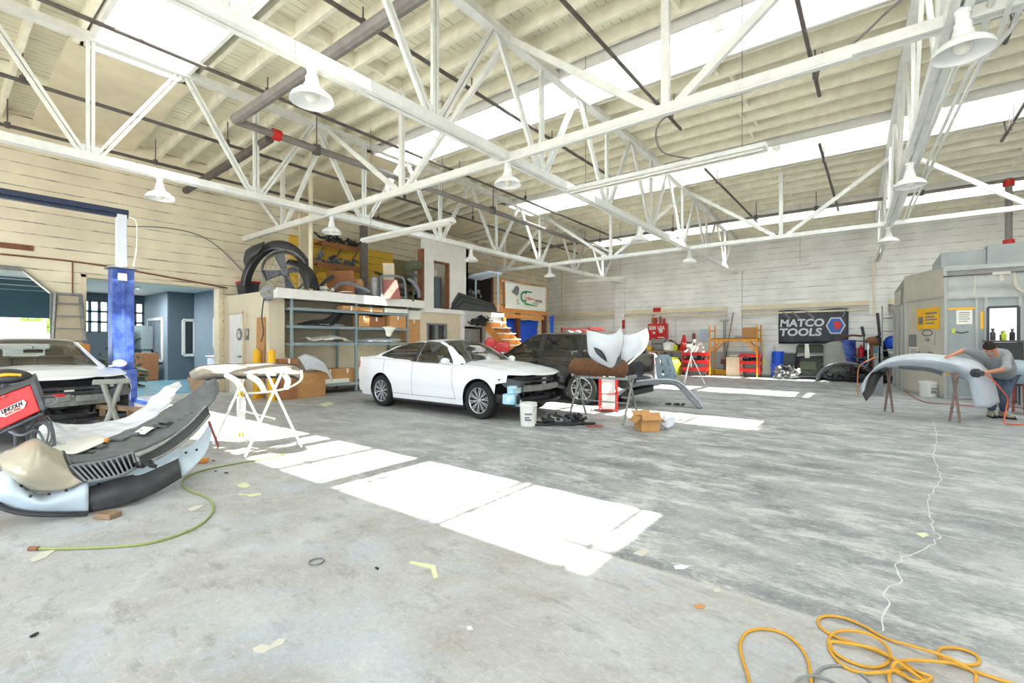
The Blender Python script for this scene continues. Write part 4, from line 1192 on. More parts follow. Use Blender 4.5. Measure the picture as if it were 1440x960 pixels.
# wall mounted hose reel at the block corner
c_ = pD(377, 411, 11.45); t = thing('hose_reel', 'grey hose reel fixed on the corner of the mezzanine above the rack', 'hose reel', c_)
m_ = MB()
R_ = Matrix.Rotation(TH + .5, 3, 'Z')
m_.lathe([(.05, -.09), (.17, -.09), (.17, -.075), (.12, -.06), (.12, .06), (.17, .075), (.17, .09), (.05, .09)], axis='Y', n=26, R=R_); m_.build('drum', 'dull_metal', t)
m_ = MB(); m_.box((0, 0, -.16), (.08, .24, .08), rz=TH + .5); m_.box((0, .0, -.18), (.3, .06, .04)); m_.build('bracket', 'grey_plastic', t)
m_ = MB(); m_.tube(crom([(0, -.1, -.15), (-.02, -.14, -.6), (.02, -.12, -.95), (-.03, -.15, -1.2)], 16), .015, 6); m_.build('hose', 'black_plastic', t)

# ---------------------------------------------------------------- storage rack
rk = thing('storage_rack', 'tall grey steel storage rack of four levels against the cream wall behind the white sedan', 'rack', (-11.95, 7.7, 0))
def RK(x, y, z): return Vector((x + 11.95, y - 7.7, z))
for y in (5.87, 7.70, 9.52):
    for x in (-12.45, -11.52):
        m_ = MB(); m_.box(RK(x, y, 1.24), (.07, .055, 2.42)); m_.build('upright', 'galvanised', rk, bevel=.004)
SH = [0.26, 1.36, 1.80, 2.25]
for z in SH:
    m_ = MB()
    for x in (-12.45, -11.52): m_.beam(RK(x, 5.87, z - .03), RK(x, 9.52, z - .03), .04, .07)
    for y in (5.9, 7.7, 9.5): m_.beam(RK(-12.45, y, z - .03), RK(-11.52, y, z - .03), .04, .05)
    m_.build('shelf_beam', 'galvanised', rk)
    m_ = MB(); m_.box(RK(-11.985, 7.7, z + .008), (.90, 3.6, .012)); m_.build('shelf_deck', 'dull_metal', rk)

def carton(label, c, size, rz=0.0, mat='cardboard', opened=False, group=None, name='cardboard_box', tape=True):
    t = thing(name, label, 'box', c, rz, group); w_, d_, h_ = size
    if opened:
        m_ = MB(); th = .008
        m_.box((0, 0, th / 2), (w_, d_, th))
        for s in (-1, 1): m_.box((s * (w_ - th) / 2, 0, h_ / 2), (th, d_, h_)); m_.box((0, s * (d_ - th) / 2, h_ / 2), (w_, th, h_))
        m_.build('carton', mat, t, smooth=False)
        for s, a in ((1, .7), (-1, -.3)):
            m_ = MB(); L_ = d_ * .48; m_.box((0, s * (d_ / 2 + cos(a) * L_ / 2 * (1 if a > 0 else .3)), h_ + sin(a) * L_ / 2 * (.2 if a > 0 else -1)), (w_, L_, .006), rx=s * (a if a > 0 else -.9)); m_.build('flap', mat, t, smooth=False)
        for s in (-1, 1):
            m_ = MB(); L_ = w_ * .42; m_.box((s * (w_ / 2 + L_ * .36), 0, h_ + .0 - L_ * .3), (L_, d_, .006), ry=s * .75); m_.build('flap', mat, t, smooth=False)
    else:
        m_ = MB(); m_.box((0, 0, h_ / 2), size); m_.build('carton', mat, t, bevel=.006)
        if tape:
            m_ = MB(); m_.box((0, 0, h_ + .001), (w_ * 1.002, .05, .002)); m_.box((w_ / 2 + .001, 0, h_ - .06), (.002, .05, .12)); m_.build('tape', 'paper', t, smooth=False)
    return t
XR_ = -11.9
def ry_(px): return pX(px, 450, -11.55).y
G = 'cardboard boxes on the storage rack'
carton('flat cardboard box on the top level of the rack, left of the sunlit ones', (-11.62, ry_(492), SH[3] + .016), (.30, .55, .11), group=G)
carton('sunlit flat cardboard box on the top level of the rack, middle', (-11.62, ry_(519), SH[3] + .016), (.34, .80, .10), group=G)
carton('whitish flat box on the top level of the rack, right end', (-11.62, ry_(555), SH[3] + .016), (.34, .85, .12), mat='paper', group=G)
carton('small square box on the second level, just right of the middle post', (-11.66, ry_(511), SH[2] + .016), (.30, .36, .32), group=G)
carton('long low brown box on the second level beside the square box', (-11.8, ry_(532), SH[2] + .016), (.34, .62, .30), mat='cardboard_dark', group=G)
carton('bright sunlit box at the right end of the second level', (-11.66, ry_(558), SH[2] + .016), (.34, .62, .36), group=G)
carton('open-sided cardboard box on the bottom level, middle', (-11.8, ry_(466), SH[0] + .13), (.40, .50, .26), mat='cardboard', group=G)
carton('cardboard box at the right of the bottom level', (-11.8, ry_(490), SH[0] + .016), (.42, .55, .38), group=G)
carton('shallow tray box carrying the open-sided box on the bottom level', (-11.8, ry_(470), SH[0] + .016), (.52, .9, .11), mat='paper', tape=False, group=G)
carton('large brown box with plastic film standing in front of the rack at left', (-11.35, 6.2, 0.0), (.35, .75, .62), mat='cardboard', group='boxes on the floor in front of the rack', tape=False)
carton('brown box under the hose reel, behind the black bumper', (-11.3, 5.62, 0.0), (.3, .42, .98), mat='cardboard_dark', group='boxes on the floor in front of the rack')
carton('large upright cardboard box past the right end of the rack', (-11.75, 9.84, 0.0), (.35, .5, 2.1), mat='cardboard')
carton('white board stood across the top of the upright cardboard box', (-11.75, 9.84, 2.1), (.35, .5, .28), mat='white_paint', tape=False, name='white_box')
m_ = sheet_mb([[(-11.3, 5.9, 1.02), (-11.25, 6.1, 1.10), (-11.2, 6.4, .98), (-11.15, 6.6, .7)], [(-11.15, 5.9, .95), (-11.08, 6.15, 1.0), (-11.05, 6.45, .82), (-11.05, 6.65, .55)], [(-11.1, 6.0, .70), (-11.02, 6.2, .70), (-11.0, 6.5, .60), (-11.0, 6.65, .35)]], 20, 10, .04, 6)
tag(m_.build('plastic_wrap', 'film_soft', solid=.002), 'clear plastic wrap bulging from the brown box in front of the rack', 'plastic wrap')
# parts lying on shelf levels
def bumper_strip(label, c, length, rz, mat, h=.14, depth=.35, sag=.18, name='bumper_trim', group=None, rx=0.0, cat='car part'):
    t = thing(name, label, cat, c, rz, group); rows = []
    for k in range(6):
        v = k / 5; row = []
        for j in range(25):
            u_ = -1 + j / 12; row.append((length / 2 * u_, -depth * (u_ ** 2) * (1 if abs(u_) < 2 else 1) + .05 * sin(v * pi), h * v + .02 * noise.noise(Vector((u_ * 4, v * 3, c[0])))))
        rows.append(row)
    m_ = MB(); m_.grid(rows); o = m_.build('shell', mat, t, solid=.008, angle=50); o.rotation_euler = (rx, 0, 0)
    m_ = MB(); m_.tube([(length / 2 * u_, -depth * u_ * u_ + .02, h) for u_ in [-1 + k / 8 for k in range(17)]], .012, 6); o = m_.build('flange', mat, t); o.rotation_euler = (rx, 0, 0)
    return t
m_ = sheet_mb([[(-11.7, 6.1, SH[2] + .05), (-11.7, 6.5, SH[2] + .16), (-11.7, 6.9, SH[2] + .22), (-11.7, 7.25, SH[2] + .50)], [(-11.7, 6.1, SH[2] + .02), (-11.7, 6.5, SH[2] + .03), (-11.7, 6.95, SH[2] + .06), (-11.7, 7.38, SH[2] + .40)], [(-11.5, 6.15, SH[2] + .02), (-11.5, 6.5, SH[2] + .02), (-11.5, 6.95, SH[2] + .03), (-11.5, 7.36, SH[2] + .36)]], 24, 8)
tag(m_.build('splash_shield', 'black_plastic', solid=.02), 'black plastic car splash shield sticking up on the second rack level', 'car part')
def paper_pile(label, x, y, z, lx, ly, n, mat='paper', name='paper_stack', sd=1):
    rr = random.Random(sd); m_ = MB()
    for k in range(n): m_.box((x + rr.uniform(-.06, .06), y + rr.uniform(-.2, .2) * ly, z + .006 + k * .012), (lx * rr.uniform(.6, 1), ly * rr.uniform(.6, 1), .008), rz=rr.uniform(-.15, .15))
    return tag(m_.build(name, mat, smooth=False), label, 'papers')
paper_pile('stack of pale flat sheets on the second rack level, behind the black shield', -11.9, 7.15, SH[2] + .016, .5, .7, 5)
m_ = sheet_mb([[(-11.55, 6.35, SH[1] + .05), (-11.55, 6.8, SH[1] + .08), (-11.55, 7.2, SH[1] + .10), (-11.55, 7.6, SH[1] + .04)], [(-11.85, 6.4, SH[1] + .12), (-11.85, 6.8, SH[1] + .16), (-11.85, 7.2, SH[1] + .20), (-11.85, 7.6, SH[1] + .10)], [(-12.2, 6.4, SH[1] + .05), (-12.2, 6.8, SH[1] + .1), (-12.2, 7.2, SH[1] + .1), (-12.2, 7.6, SH[1] + .05)]], 30, 14, .05, 9)
tag(m_.build('crumpled_wrap', 'paper', solid=.006), 'crumpled pale wrapping heaped on the third rack level, left bay', 'wrapping')
paper_pile('pale flat panels on the third rack level, right bay', -11.8, 8.6, SH[1] + .016, .6, 1.4, 9, mat='primer_white', sd=3)
m_ = sheet_mb([[(-11.5, 8.55, SH[2] + .02), (-11.5, 8.75, SH[2] + .05), (-11.5, 9.1, SH[2] + .03)], [(-11.46, 8.6, SH[2] - .02), (-11.44, 8.8, SH[2] - .0), (-11.46, 9.0, SH[2] - .02)], [(-11.46, 8.68, SH[2] - .22), (-11.44, 8.8, SH[2] - .25), (-11.46, 8.9, SH[2] - .15)]], 14, 10, .02, 8)
tag(m_.build('rag', 'paper', solid=.006), 'white rag hanging over the second rack level beside the sunlit box', 'rag')
bumper_strip('grey trim piece lying on the bottom rack level at right', (-11.9, 9.1, SH[0] + .02), 1.0, pi / 2, 'grey_plastic')

# ---------------------------------------------------------------- things on the mezzanine
MZ = 2.705 - .06
c_ = pD(400, 383, 12.1)
fan = thing('drum_fan', 'big grey drum fan with four blades on the mezzanine, above the restroom door', 'fan', (c_.x, c_.y, 2.64), rz=TH + .42)
R0 = .53; zc = R0 + .05
m_ = MB(); m_.lathe([(R0, -.03), (R0 + .015, -.03), (R0 + .015, .0), (R0, .02), (R0, .44), (R0 + .012, .46), (R0 - .012, .46), (R0 - .012, .0), (R0 - .012, -.03), (R0, -.03)], (0, 0, zc), axis='Y', n=48); m_.build('drum', 'dull_metal', fan)
m_ = MB()
for k in range(4):
    a = k * pi / 2 + .28; rows = []
    for i in range(7):
        r = .09 + (R0 - .13) * i / 6; row = []
        for j in range(5):
            o_ = (-.5 + j / 4) * (.13 + .13 * i / 6); tw = .045 * (-.5 + j / 4) * 2
            row.append((r * cos(a) - o_ * sin(a), .14 + tw, zc + r * sin(a) + o_ * cos(a)))
        rows.append(row)
    m2 = MB(); m2.grid(rows); m2.build('blade', 'grey_plastic', fan, solid=.006)
m_ = MB(); m_.cyl((0, .08, zc), (0, .2, zc), .085, n=20); m_.cyl((0, .2, zc), (0, .42, zc), .11, n=20); m_.build('hub', 'grey_plastic', fan)
m_ = MB()
for k in range(5):
    r = R0 * (k + 1) / 5.02; m_.tube([(r * cos(t_), -.04, zc + r * sin(t_)) for t_ in [i * pi / 20 for i in range(40)]], .004, 5, closed=True)
for k in range(12): a = k * pi / 6; m_.tube([(.05 * cos(a), -.045, zc + .05 * sin(a)), (R0 * cos(a), -.04, zc + R0 * sin(a))], .004, 5)
m_.build('guard', 'steel', fan)
m_ = MB()
for s in (-1, 1): m_.box((s * .35, .2, .05), (.06, .5, .1)); m_.cyl((s * .35, .0, .06), (s * .35, -.03, .06), .05, n=12)
m_.build('stand', 'dull_metal', fan)

def wheelarch_cover(label, c, R1, wd, a0, a1, rz, mat, tilt=0.0, h=0.0, name='bumper_cover', grp=None, roty=0.0):
    """a curved car cover standing on its edge: arc of radius R1, width wd, with two lips"""
    t = thing(name, label, 'car part', c, rz, grp); rows = []
    for i in range(29):
        a = a0 + (a1 - a0) * i / 28; row = []
        for k in range(9):
            v = k / 8; r = R1 + .10 * sin(v * pi) - (.05 if k in (0, 8) else 0); row.append((r * cos(a), (v - .5) * wd, r * sin(a) + h))
        rows.append(row)
    m_ = MB(); m_.grid(rows); o = m_.build('shell', mat, t, solid=.008, angle=45); o.rotation_euler = (tilt, roty, 0)
    m_ = MB(); m_.tube([((R1 - .06) * cos(a0 + (a1 - a0) * i / 20), -wd * .46, (R1 - .06) * sin(a0 + (a1 - a0) * i / 20) + h) for i in range(21)], .016, 6); o = m_.build('lip', 'grey_plastic', t); o.rotation_euler = (tilt, roty, 0)
    return t
c_ = pD(392, 405, 12.75); c_.z = 2.64
wheelarch_cover('grey and black bumper cover arched over the drum fan', (c_.x, c_.y, 2.66), .90, .34, .12, 2.95, TH, 'dark_plastic', h=.0).scale = (1.05, 1, 1.48)
c_ = pD(405, 405, 12.3); wheelarch_cover('black bumper cover curving down to the right of the drum fan', (c_.x, c_.y, 2.70), .72, .45, .05, 1.5, TH, 'black_plastic', h=.02)
c_ = pD(428, 400, 12.0)
sheet('wheel_liner', [[pD(418, 366, 12.2), pD(430, 372, 12.1), pD(442, 384, 12), pD(441, 402, 12)], [pD(420, 374, 12), pD(428, 378, 11.9), pD(434, 390, 11.85), pD(434, 404, 11.85)], [pD(421, 384, 12), pD(424, 388, 11.9), pD(427, 396, 11.9), pD(428, 404.5, 11.9)]], 'black_plastic', thick=.02)
tag(bpy.data.objects['wheel_liner'], 'dark curved wheel arch liner standing right of the drum fan', 'car part')
sheet('bumper_cover', [[pD(346, 352, 12.6), pD(356, 346, 12.5), pD(372, 340, 12.4)], [pD(343, 366, 12.4), pD(352, 358, 12.3), pD(366, 352, 12.3)], [pD(346, 378, 12.4), pD(350, 370, 12.4), pD(357, 362, 12.4)]], 'dark_plastic', thick=.03)
tag([o for o in COL.objects if o.name.startswith('bumper_cover')][-1], 'dark end of a car bumper sticking out left of the drum fan', 'car part')
t = thing('storage_tote', 'grey storage tote with a red lid at the left end of the mezzanine', 'tote', (-14.16, 5.95, 2.645))
m_ = MB(); m_.prism([(-.24, -.18, 0), (.24, -.18, 0), (.24, .18, 0), (-.24, .18, 0)], (0, 0, .01))
m_.add([(-.23, -.16, 0), (.23, -.16, 0), (.23, .16, 0), (-.23, .16, 0), (-.28, -.2, .40), (.28, -.2, .40), (.28, .2, .40), (-.28, .2, .40)], [(0, 1, 5, 4), (1, 2, 6, 5), (2, 3, 7, 6), (3, 0, 4, 7)]); m_.build('tub', 'dark_plastic', t, bevel=.01)
m_ = MB(); m_.box((0, 0, .43), (.60, .44, .06)); m_.build('lid', 'red_paint', t, bevel=.012)['label'] = 'red lid'
# things leaning before the yellow wall
def board(label, px0, px1, py0, py1, d, mat, name='cardboard_sheet', cat='cardboard', lean=.12, grp=None, thick=.02, z0=2.645):
    a, b_ = pD(px0, py1, d), pD(px1, py1, d); h = (py1 - py0) / F * d
    a.z = b_.z = z0; up = Vector((0, 0, h)) + Vector((-1, 0.2, 0)).normalized() * lean
    m_ = MB(); n_ = (b_ - a).cross(up).normalized() * thick
    m_.prism([a, b_, b_ + up, a + up], n_); return tag(m_.build(name, mat, bevel=.004), label, cat, grp)
board('big tan cardboard sheet leaning before the yellow wall', 462, 500, 371, 409, 13.4, 'cardboard_dark', thick=.08)
board('small tan cardboard box standing before the yellow wall', 500, 514, 377, 391, 13.7, 'cardboard', name='cardboard_box', cat='box', thick=.2, z0=2.86)
board('dark grey crate under the small tan box', 501, 517, 391, 404, 13.7, 'dark_plastic', name='crate', cat='crate', thick=.25, lean=.0)
board('tan upright box standing by the end of the yellow wall', 541, 556, 366, 418, 14.3, 'beige_paint', name='cardboard_box', cat='box', thick=.12, lean=.05)
board('dusty red panel leaning on the mezzanine before the green junk', 540, 564, 391, 419, 13.8, 'dusty_red', name='dusty_board', cat='board', lean=.25)
m_ = MB(); P_ = [pD(537, 419, 13.75), pD(536, 392, 13.9), pD(541, 388, 13.95), pD(562, 389, 14.0), pD(569, 396, 14.0), pD(571, 419, 13.9)]
m_.tube(crom(P_, 40), .035, 8); tag(m_.build('door_seal_frame', 'grey_plastic'), 'grey bent frame standing around the dusty red panel', 'car part')
for px, py0, py1, w_, mat, lab, nm, cat in ((527, 388, 414, .17, 'dull_metal', 'grey metal canister standing left of the dusty red panel', 'canister', 'canister'),):
    c_ = pD(px, py1, 14.0); h = (py1 - py0) / F * 14.0; zb = 2.645 if nm == 'canister' else 2.645; m_ = MB()
    h = (HY - py0) / F * 14.0 + CH - zb
    m_.lathe([(0, h), (w_ * .5, h - .01), (w_, h * .92), (w_ * 1.05, h * .5), (w_, .02), (0, 0)], (c_.x, c_.y, zb), n=20); tag(m_.build(nm, mat), lab, cat)
# curved grey trim pieces lying along the deck
for i, (pts, r, mat, lab) in enumerate([
    ([(447, 408), (455, 398), (462, 392), (470, 388)], .05, 'dark_plastic', 'dark bent trim strip in front of the cardboard sheet'),
    ([(468, 408), (478, 399), (490, 398), (505, 403), (520, 410)], .045, 'grey_plastic', 'grey curved trim strip lying before the cardboard sheet'),
    ([(574, 392), (582, 398), (588, 408), (590, 418)], .06, 'grey_plastic', 'grey curved trim by the white upstairs wall'),
    ([(572, 383), (580, 386), (589, 389)], .05, 'dark_plastic', 'dark tube lying by the white upstairs wall')]):
    d = 13.0 if i < 2 else 14.2
    Pp = [pD(x, y, d) for x, y in pts]
    m_ = MB(); m_.tube(crom(Pp, 24), r, 8); tag(m_.build('trim_strip', mat), lab, 'car part', 'loose trim strips on the mezzanine')
rr = random.Random(21)
def cluster(label, c, ext, n, mat, name='parts_pile', cat='car parts', sd=3, zf=.0):
    rr = random.Random(sd); m_ = MB(); c = Vector(c)
    for _ in range(n):
        q = c + Vector((rr.uniform(-1, 1) * ext[0], rr.uniform(-1, 1) * ext[1], 0)); zz = rr.random() ** 1.5 * ext[2] * (1 - .5 * abs(q.x - c.x) / max(ext[0], .01)); q.z = c.z + zz * .8 + .04
        k = rr.random()
        if k < .35: m_.box(q, (rr.uniform(.05, .3) * ext[0] * 2, rr.uniform(.08, .3) * ext[1] * 2, rr.uniform(.03, .10)), rr.random() * 3, rr.uniform(-.4, .4), rr.uniform(-.4, .4))
        elif k < .6: m_.tube(crom([q, q + Vector((rr.uniform(-.3, .3) * ext[0], rr.uniform(-.5, .5) * ext[1], rr.random() * .1)), q + Vector((rr.uniform(-.6, .6) * ext[0], rr.uniform(-.6, .6) * ext[1], 0))], 8), rr.uniform(.01, .03), 6)
        elif k < .8: m_.cyl(q, q + Vector((rr.uniform(-.1, .1), rr.uniform(-.1, .1), .08)), rr.uniform(.03, .09), n=12)
        else:
            a = Vector((rr.uniform(-.5, .5) * ext[0], rr.uniform(-.5, .5) * ext[1], rr.uniform(0, .2))); b_ = Vector((rr.uniform(-.2, .2), rr.uniform(-.2, .2), rr.uniform(.05, .25))); m_.grid([[q, q + a * .5 + b_ * .2, q + a], [q + b_ * .6, q + a * .5 + b_, q + a + b_ * .5]])
    m_.v = [(x, y, max(z, c.z + .002)) for x, y, z in m_.v]
    return tag(m_.build(name, mat, smooth=False), label, cat, kind='stuff')
cluster('tangle of grey engine parts on the mezzanine beside the white upstairs wall', (-12.6, 9.6, 2.645), (.6, .5, 1.0), 46, 'dull_metal', sd=5)
cluster('pale crumpled scraps on the deck before the cardboard sheet', (-12.1, 7.0, 2.645), (.35, .5, .25), 26, 'paper', name='scrap_pile', cat='scraps', sd=6)
cluster('olive and dark junk stacked under the slanted ceiling left of the white upstairs wall', (-13.4, 10.3, 2.645), (.5, .9, 1.5), 50, 'olive', sd=7)
c_ = pD(581, 374, 14.6); m_ = MB(); m_.ball(c_, .3, 8, (1.3, .7, .55)); m_.cyl((c_.x, c_.y, 2.645), (c_.x, c_.y, c_.z - .1), .03, n=8); tag(m_.build('cushion_roll', 'olive'), 'dark green rolled cushion high up by the white upstairs wall', 'cushion')
# wall shelves over the yellow wall
for z, y0, y1, lab in ((4.60, pX(446, 340, -14.3).y, pX(505, 340, -14.3).y, 'upper tan wooden wall shelf on the yellow wall'), (3.92, pX(440, 370, -14.3).y, pX(500, 370, -14.3).y, 'lower tan wooden wall shelf on the yellow wall')):
    t = thing('wall_shelf', lab, 'shelf', (-14.25, (y0 + y1) / 2, z)); L_ = (y1 - y0) / 2
    m_ = MB(); m_.box((0, 0, 0), (.5, 2 * L_, .05)); m_.box((.24, 0, -.06), (.03, 2 * L_, .16)); m_.build('board', 'cardboard_dark', t, bevel=.004)
    for s in (-.8, 0, .8):
        m_ = MB(); m_.beam((-.24, s * L_, -.35), (.2, s * L_, -.03), .03, .03); m_.build('bracket', 'dull_metal', t)
    cluster('assorted dark tools and parts lying on the %s wall shelf' % ('upper' if z > 4 else 'lower'), (-14.15, (y0 + y1) / 2, z + .026), (.14, L_ * .85, .22), 34, 'dark_plastic' if z > 4.2 else 'grey_plastic', sd=int(z * 10))
m_ = MB(); c_ = pX(503, 355, -14.2); m_.box((-13.85, c_.y, 4.0), (.20, .20, 2.72)); tag(m_.build('timber_post', 'grey_pipe', bevel=.01), 'dark weathered post standing before the yellow wall', 'post')
c_ = pD(437, 405, 12.2); m_ = MB(); m_.cyl((c_.x, c_.y, 2.7), (c_.x, c_.y, 6.3), .055, n=14); m_.cyl((c_.x, c_.y, 2.64), (c_.x, c_.y, 2.7), .09, n=14); tag(m_.build('white_pole', 'cream_paint'), 'white pole rising from the mezzanine edge to the roof', 'post')
m_ = MB(); c_ = pX(428, 345, -14.4); m_.box((-14.42, c_.y, 4.2), (.14, .34, 3.2)); struct(m_.build('trim_23', 'cream_paint', bevel=.01))
# dark louvred panels and metal pile before the upstairs wall
t = thing('louvre_stack', 'pile of dark louvred panels on the deck before the white upstairs wall', 'panels', (0, 0, 0))
for k in range(5):
    m_ = MB()
    a = pD(622 + k * 2, 431, 16.3 + .1 * k); b_ = pD(688, 433 - k, 17.6 + .05 * k); a.z = 2.50 + .001; b_.z = 2.5
    h = Vector((0, 0, .62 - .09 * k)); m_.prism([a, b_, b_ + h * .45, a.lerp(b_, .22) + h], Vector((.03, -.02, 0)))
    o = m_.build('louvre_panel', 'black_plastic' if k % 2 else 'dark_plastic', t, smooth=False)
    o.location = (.06 * k + .25, -.04 * k, .004)
cluster('heap of grey metal scrap at the right end of the far deck', (-11.95, 12.95, 2.505), (.3, .45, 1.3), 60, 'dull_metal', name='scrap_heap', cat='scrap', sd=9)
cluster('dark stored things inside the upstairs doorway', (-12.6, 11.0, 2.505), (.5, .5, 1.5), 30, 'dark_plastic', sd=10)
m_ = MB(); m_.cyl((-12.1, (d0 + d1) / 2, 2.505), (-12.1, (d0 + d1) / 2, 3.6), .33, n=24); tag(m_.build('drum_barrel', 'slate_wall'), 'dark barrel standing inside the upstairs doorway', 'barrel')
m_ = MB(); m_.ball((-12.1, (d0 + d1) / 2, 3.78), .22, 7, (1, 1, .8)); tag(m_.build('white_sack', 'paper'), 'white sack on top of the dark barrel in the upstairs doorway', 'sack')
# slanted blue-white board right of the upstairs wall
a, b_ = pD(656, 391, 17.2), pD(688, 383, 16.9); m_ = MB(); m_.prism([a, b_, b_ + Vector((-.1, .9, .05)), a + Vector((-.1, .9, .02))], (0, 0, .07)); m_.beam(a + Vector((0, .5, -.0)), Vector((a.x, a.y + .5, 2.5)), .05, .05); m_.beam(b_ + Vector((0, .5, -.0)), Vector((b_.x, b_.y + .5, 2.5)), .05, .05)
tag(m_.build('white_table', 'primer_blue'), 'pale slanted table top right of the upstairs wall', 'table')
m_ = MB(); c_ = pX(700, 400, -14.2); m_.bb((-14.29, 14.7, 2.95), (-14.2, 14.85, 4.4)); m_.bb((-14.29, 16.7, 2.95), (-14.2, 16.85, 4.4)); m_.bb((-14.29, 14.7, 4.3), (-14.2, 16.85, 4.42)); struct(m_.build('trim_24', 'brick_brown'))
m_ = MB(); m_.bb((-14.28, 14.85, 2.95), (-14.22, 16.7, 4.3)); struct(m_.build('doorway_darkness', 'black_fabric'))  # flat black sheet standing in for the darkness of the open doorway
m_ = MB(); m_.bb((-14.3, 12.6, 2.5), (-13.9, 13.4, 4.3)); tag(m_.build('tall_cabinet', 'slate_wall', bevel=.01), 'tall dark cabinet against the left wall past the upstairs wall', 'cabinet')

# fireplace-like opening, red machines, stairs
cluster('sooty black wires and parts hanging over the dark opening in the white lobby wall', (-11.36, (f0 + f1) / 2, 1.95), (.07, .5, .38), 40, 'black_plastic', sd=12)
m_ = MB(); c_ = pX(656, 470, -11.5); m_.bb((-11.9, f0 + .02, 0), (-11.45, f0 + .7, 1.86)); tag(m_.build('grey_locker', 'dull_metal', bevel=.01), 'grey metal locker at the left of the dark lobby opening', 'locker')
m_ = MB(); m_.bb((-12.6, f0 + 1, 0), (-12.4, f1, 1.7)); m_.bb((-12.6, f0 + 1, 0), (-11.8, f1, 1.0)); tag(m_.build('dark_cupboard', 'black_plastic', bevel=.01), 'black cupboard inside the lobby opening', 'cupboard')
m_ = MB(); c_ = pD(667, 475, 17.2); m_.ball((c_.x, c_.y, 1.2), .3, 8, (1, 1, .8)); m_.cyl((c_.x, c_.y, 0), (c_.x, c_.y, 1.1), .2, n=14); tag(m_.build('red_drum', 'red_paint'), 'rounded red drum seen over the sedan windscreen before the lobby opening', 'drum')
# red air compressor with white cloth
c_ = pD(694, 500, 15.6); t = thing('air_compressor', 'red air compressor with white cloths piled on it, left of the wooden stairs', 'compressor', (c_.x, c_.y, 0), rz=TH)
m_ = MB(); m_.lathe([(0, -.55), (.2, -.52), (.28, -.4), (.28, .4), (.2, .52), (0, .55)], (0, 0, .55), axis='X', n=24); m_.build('tank', 'red_gloss', t)
m_ = MB(); m_.box((-.15, 0, 1.0), (.5, .4, .4)); m_.box((.3, 0, 1.15), (.45, .4, .5)); m_.cyl((-.1, -.2, 1.35), (-.1, .2, 1.35), .18, n=18); m_.build('motor_cover', 'red_gloss', t, bevel=.03)
m_ = MB();
for sx in (-.35, .35): m_.box((sx, 0, .15), (.06, .4, .3))
m_.build('foot', 'black_plastic', t)
g_ = MB(); g_.v = []; m_ = sheet_mb([[(c_.x - .1, c_.y - .3, 1.0), (c_.x + .1, c_.y - .4, 1.25), (c_.x + .3, c_.y - .3, .95)], [(c_.x - .15, c_.y - .35, .9), (c_.x + .1, c_.y - .45, 1.0), (c_.x + .4, c_.y - .3, .8)], [(c_.x - .1, c_.y - .42, .7), (c_.x + .1, c_.y - .5, .75), (c_.x + .3, c_.y - .4, .66)]], 14, 10, .08, 7)
tag(m_.build('white_cloth', 'paper', solid=.01), 'white cloths bunched on the red air compressor', 'cloth')

st = thing('wooden_stairs', 'orange wooden stairs with pale tread edges leading to the deck', 'stairs', (0, 0, 0)); nst = 10
for k in range(nst):
    z = 2.15 - k * .215; x = -11.32 + k * .235; y = 13.55 - .0 * k
    if z < .1: break
    m_ = MB(); m_.box((x, y, z - .02), (.30, .95, .045)); m_.build('tread', 'paper', st, bevel=.004)['label'] = 'pale tread'
    m_ = MB(); m_.box((x - .11, y, z - .13), (.025, .9, .18)); m_.build('riser', 'orange_wood', st)
for s in (-.46, .46):
    m_ = MB(); m_.beam((-11.38, 13.55 + s, 2.0), (-9.18, 13.55 + s, .02), .05, .26); m_.build('stringer', 'orange_wood', st)

# orange platform with banner
PY0, PY1, PX = 13.95, 17.4, -11.55
pf = thing('timber_platform', 'orange timber platform on posts in the back left corner', 'platform', (PX, PY0, 0))
def PF(x, y, z): return Vector((x - PX, y - PY0, z))
m_ = MB(); m_.bb(PF(-14.4, PY0 + .4, 2.78), PF(PX, PY1, 2.84)); m_.build('deck', 'orange_wood', pf)
m_ = MB(); m_.bb(PF(PX - .05, PY0 - .6, 2.56), PF(PX, PY1, 2.84)); m_.bb(PF(-14.3, PY0 + .35, 2.56), PF(PX, PY0 + .4, 2.84)); m_.bb(PF(PX - .1, PY0 + .2, 2.36), PF(PX - .02, PY1, 2.52)); m_.build('rim_joist', 'orange_wood', pf, bevel=.006)
for x, y, mat in ((PX - .08, PY0 + .45, 'orange_wood'), (PX - .08, PY1 - .12, 'dark_wood'), (PX - .12, PY0 + 1.45, 'dark_wood')):
    m_ = MB(); m_.box(PF(x, y, 1.28), (.15, .2, 2.56)); m_.build('post', mat, pf, bevel=.006)
for y in (PY0 + .15, PY0 + .45): m_ = MB(); m_.box(PF(PX - .04, y, 3.3), (.08, .08, 1.0)); m_.build('rail_post', 'orange_wood', pf)
m_ = MB(); m_.box(PF(PX - .04, PY1 - .1, 3.3), (.08, .08, 1.0)); m_.bb(PF(PX - .08, PY0 + .1, 3.74), PF(PX, PY1, 3.82)); m_.build('hand_rail', 'orange_wood', pf)
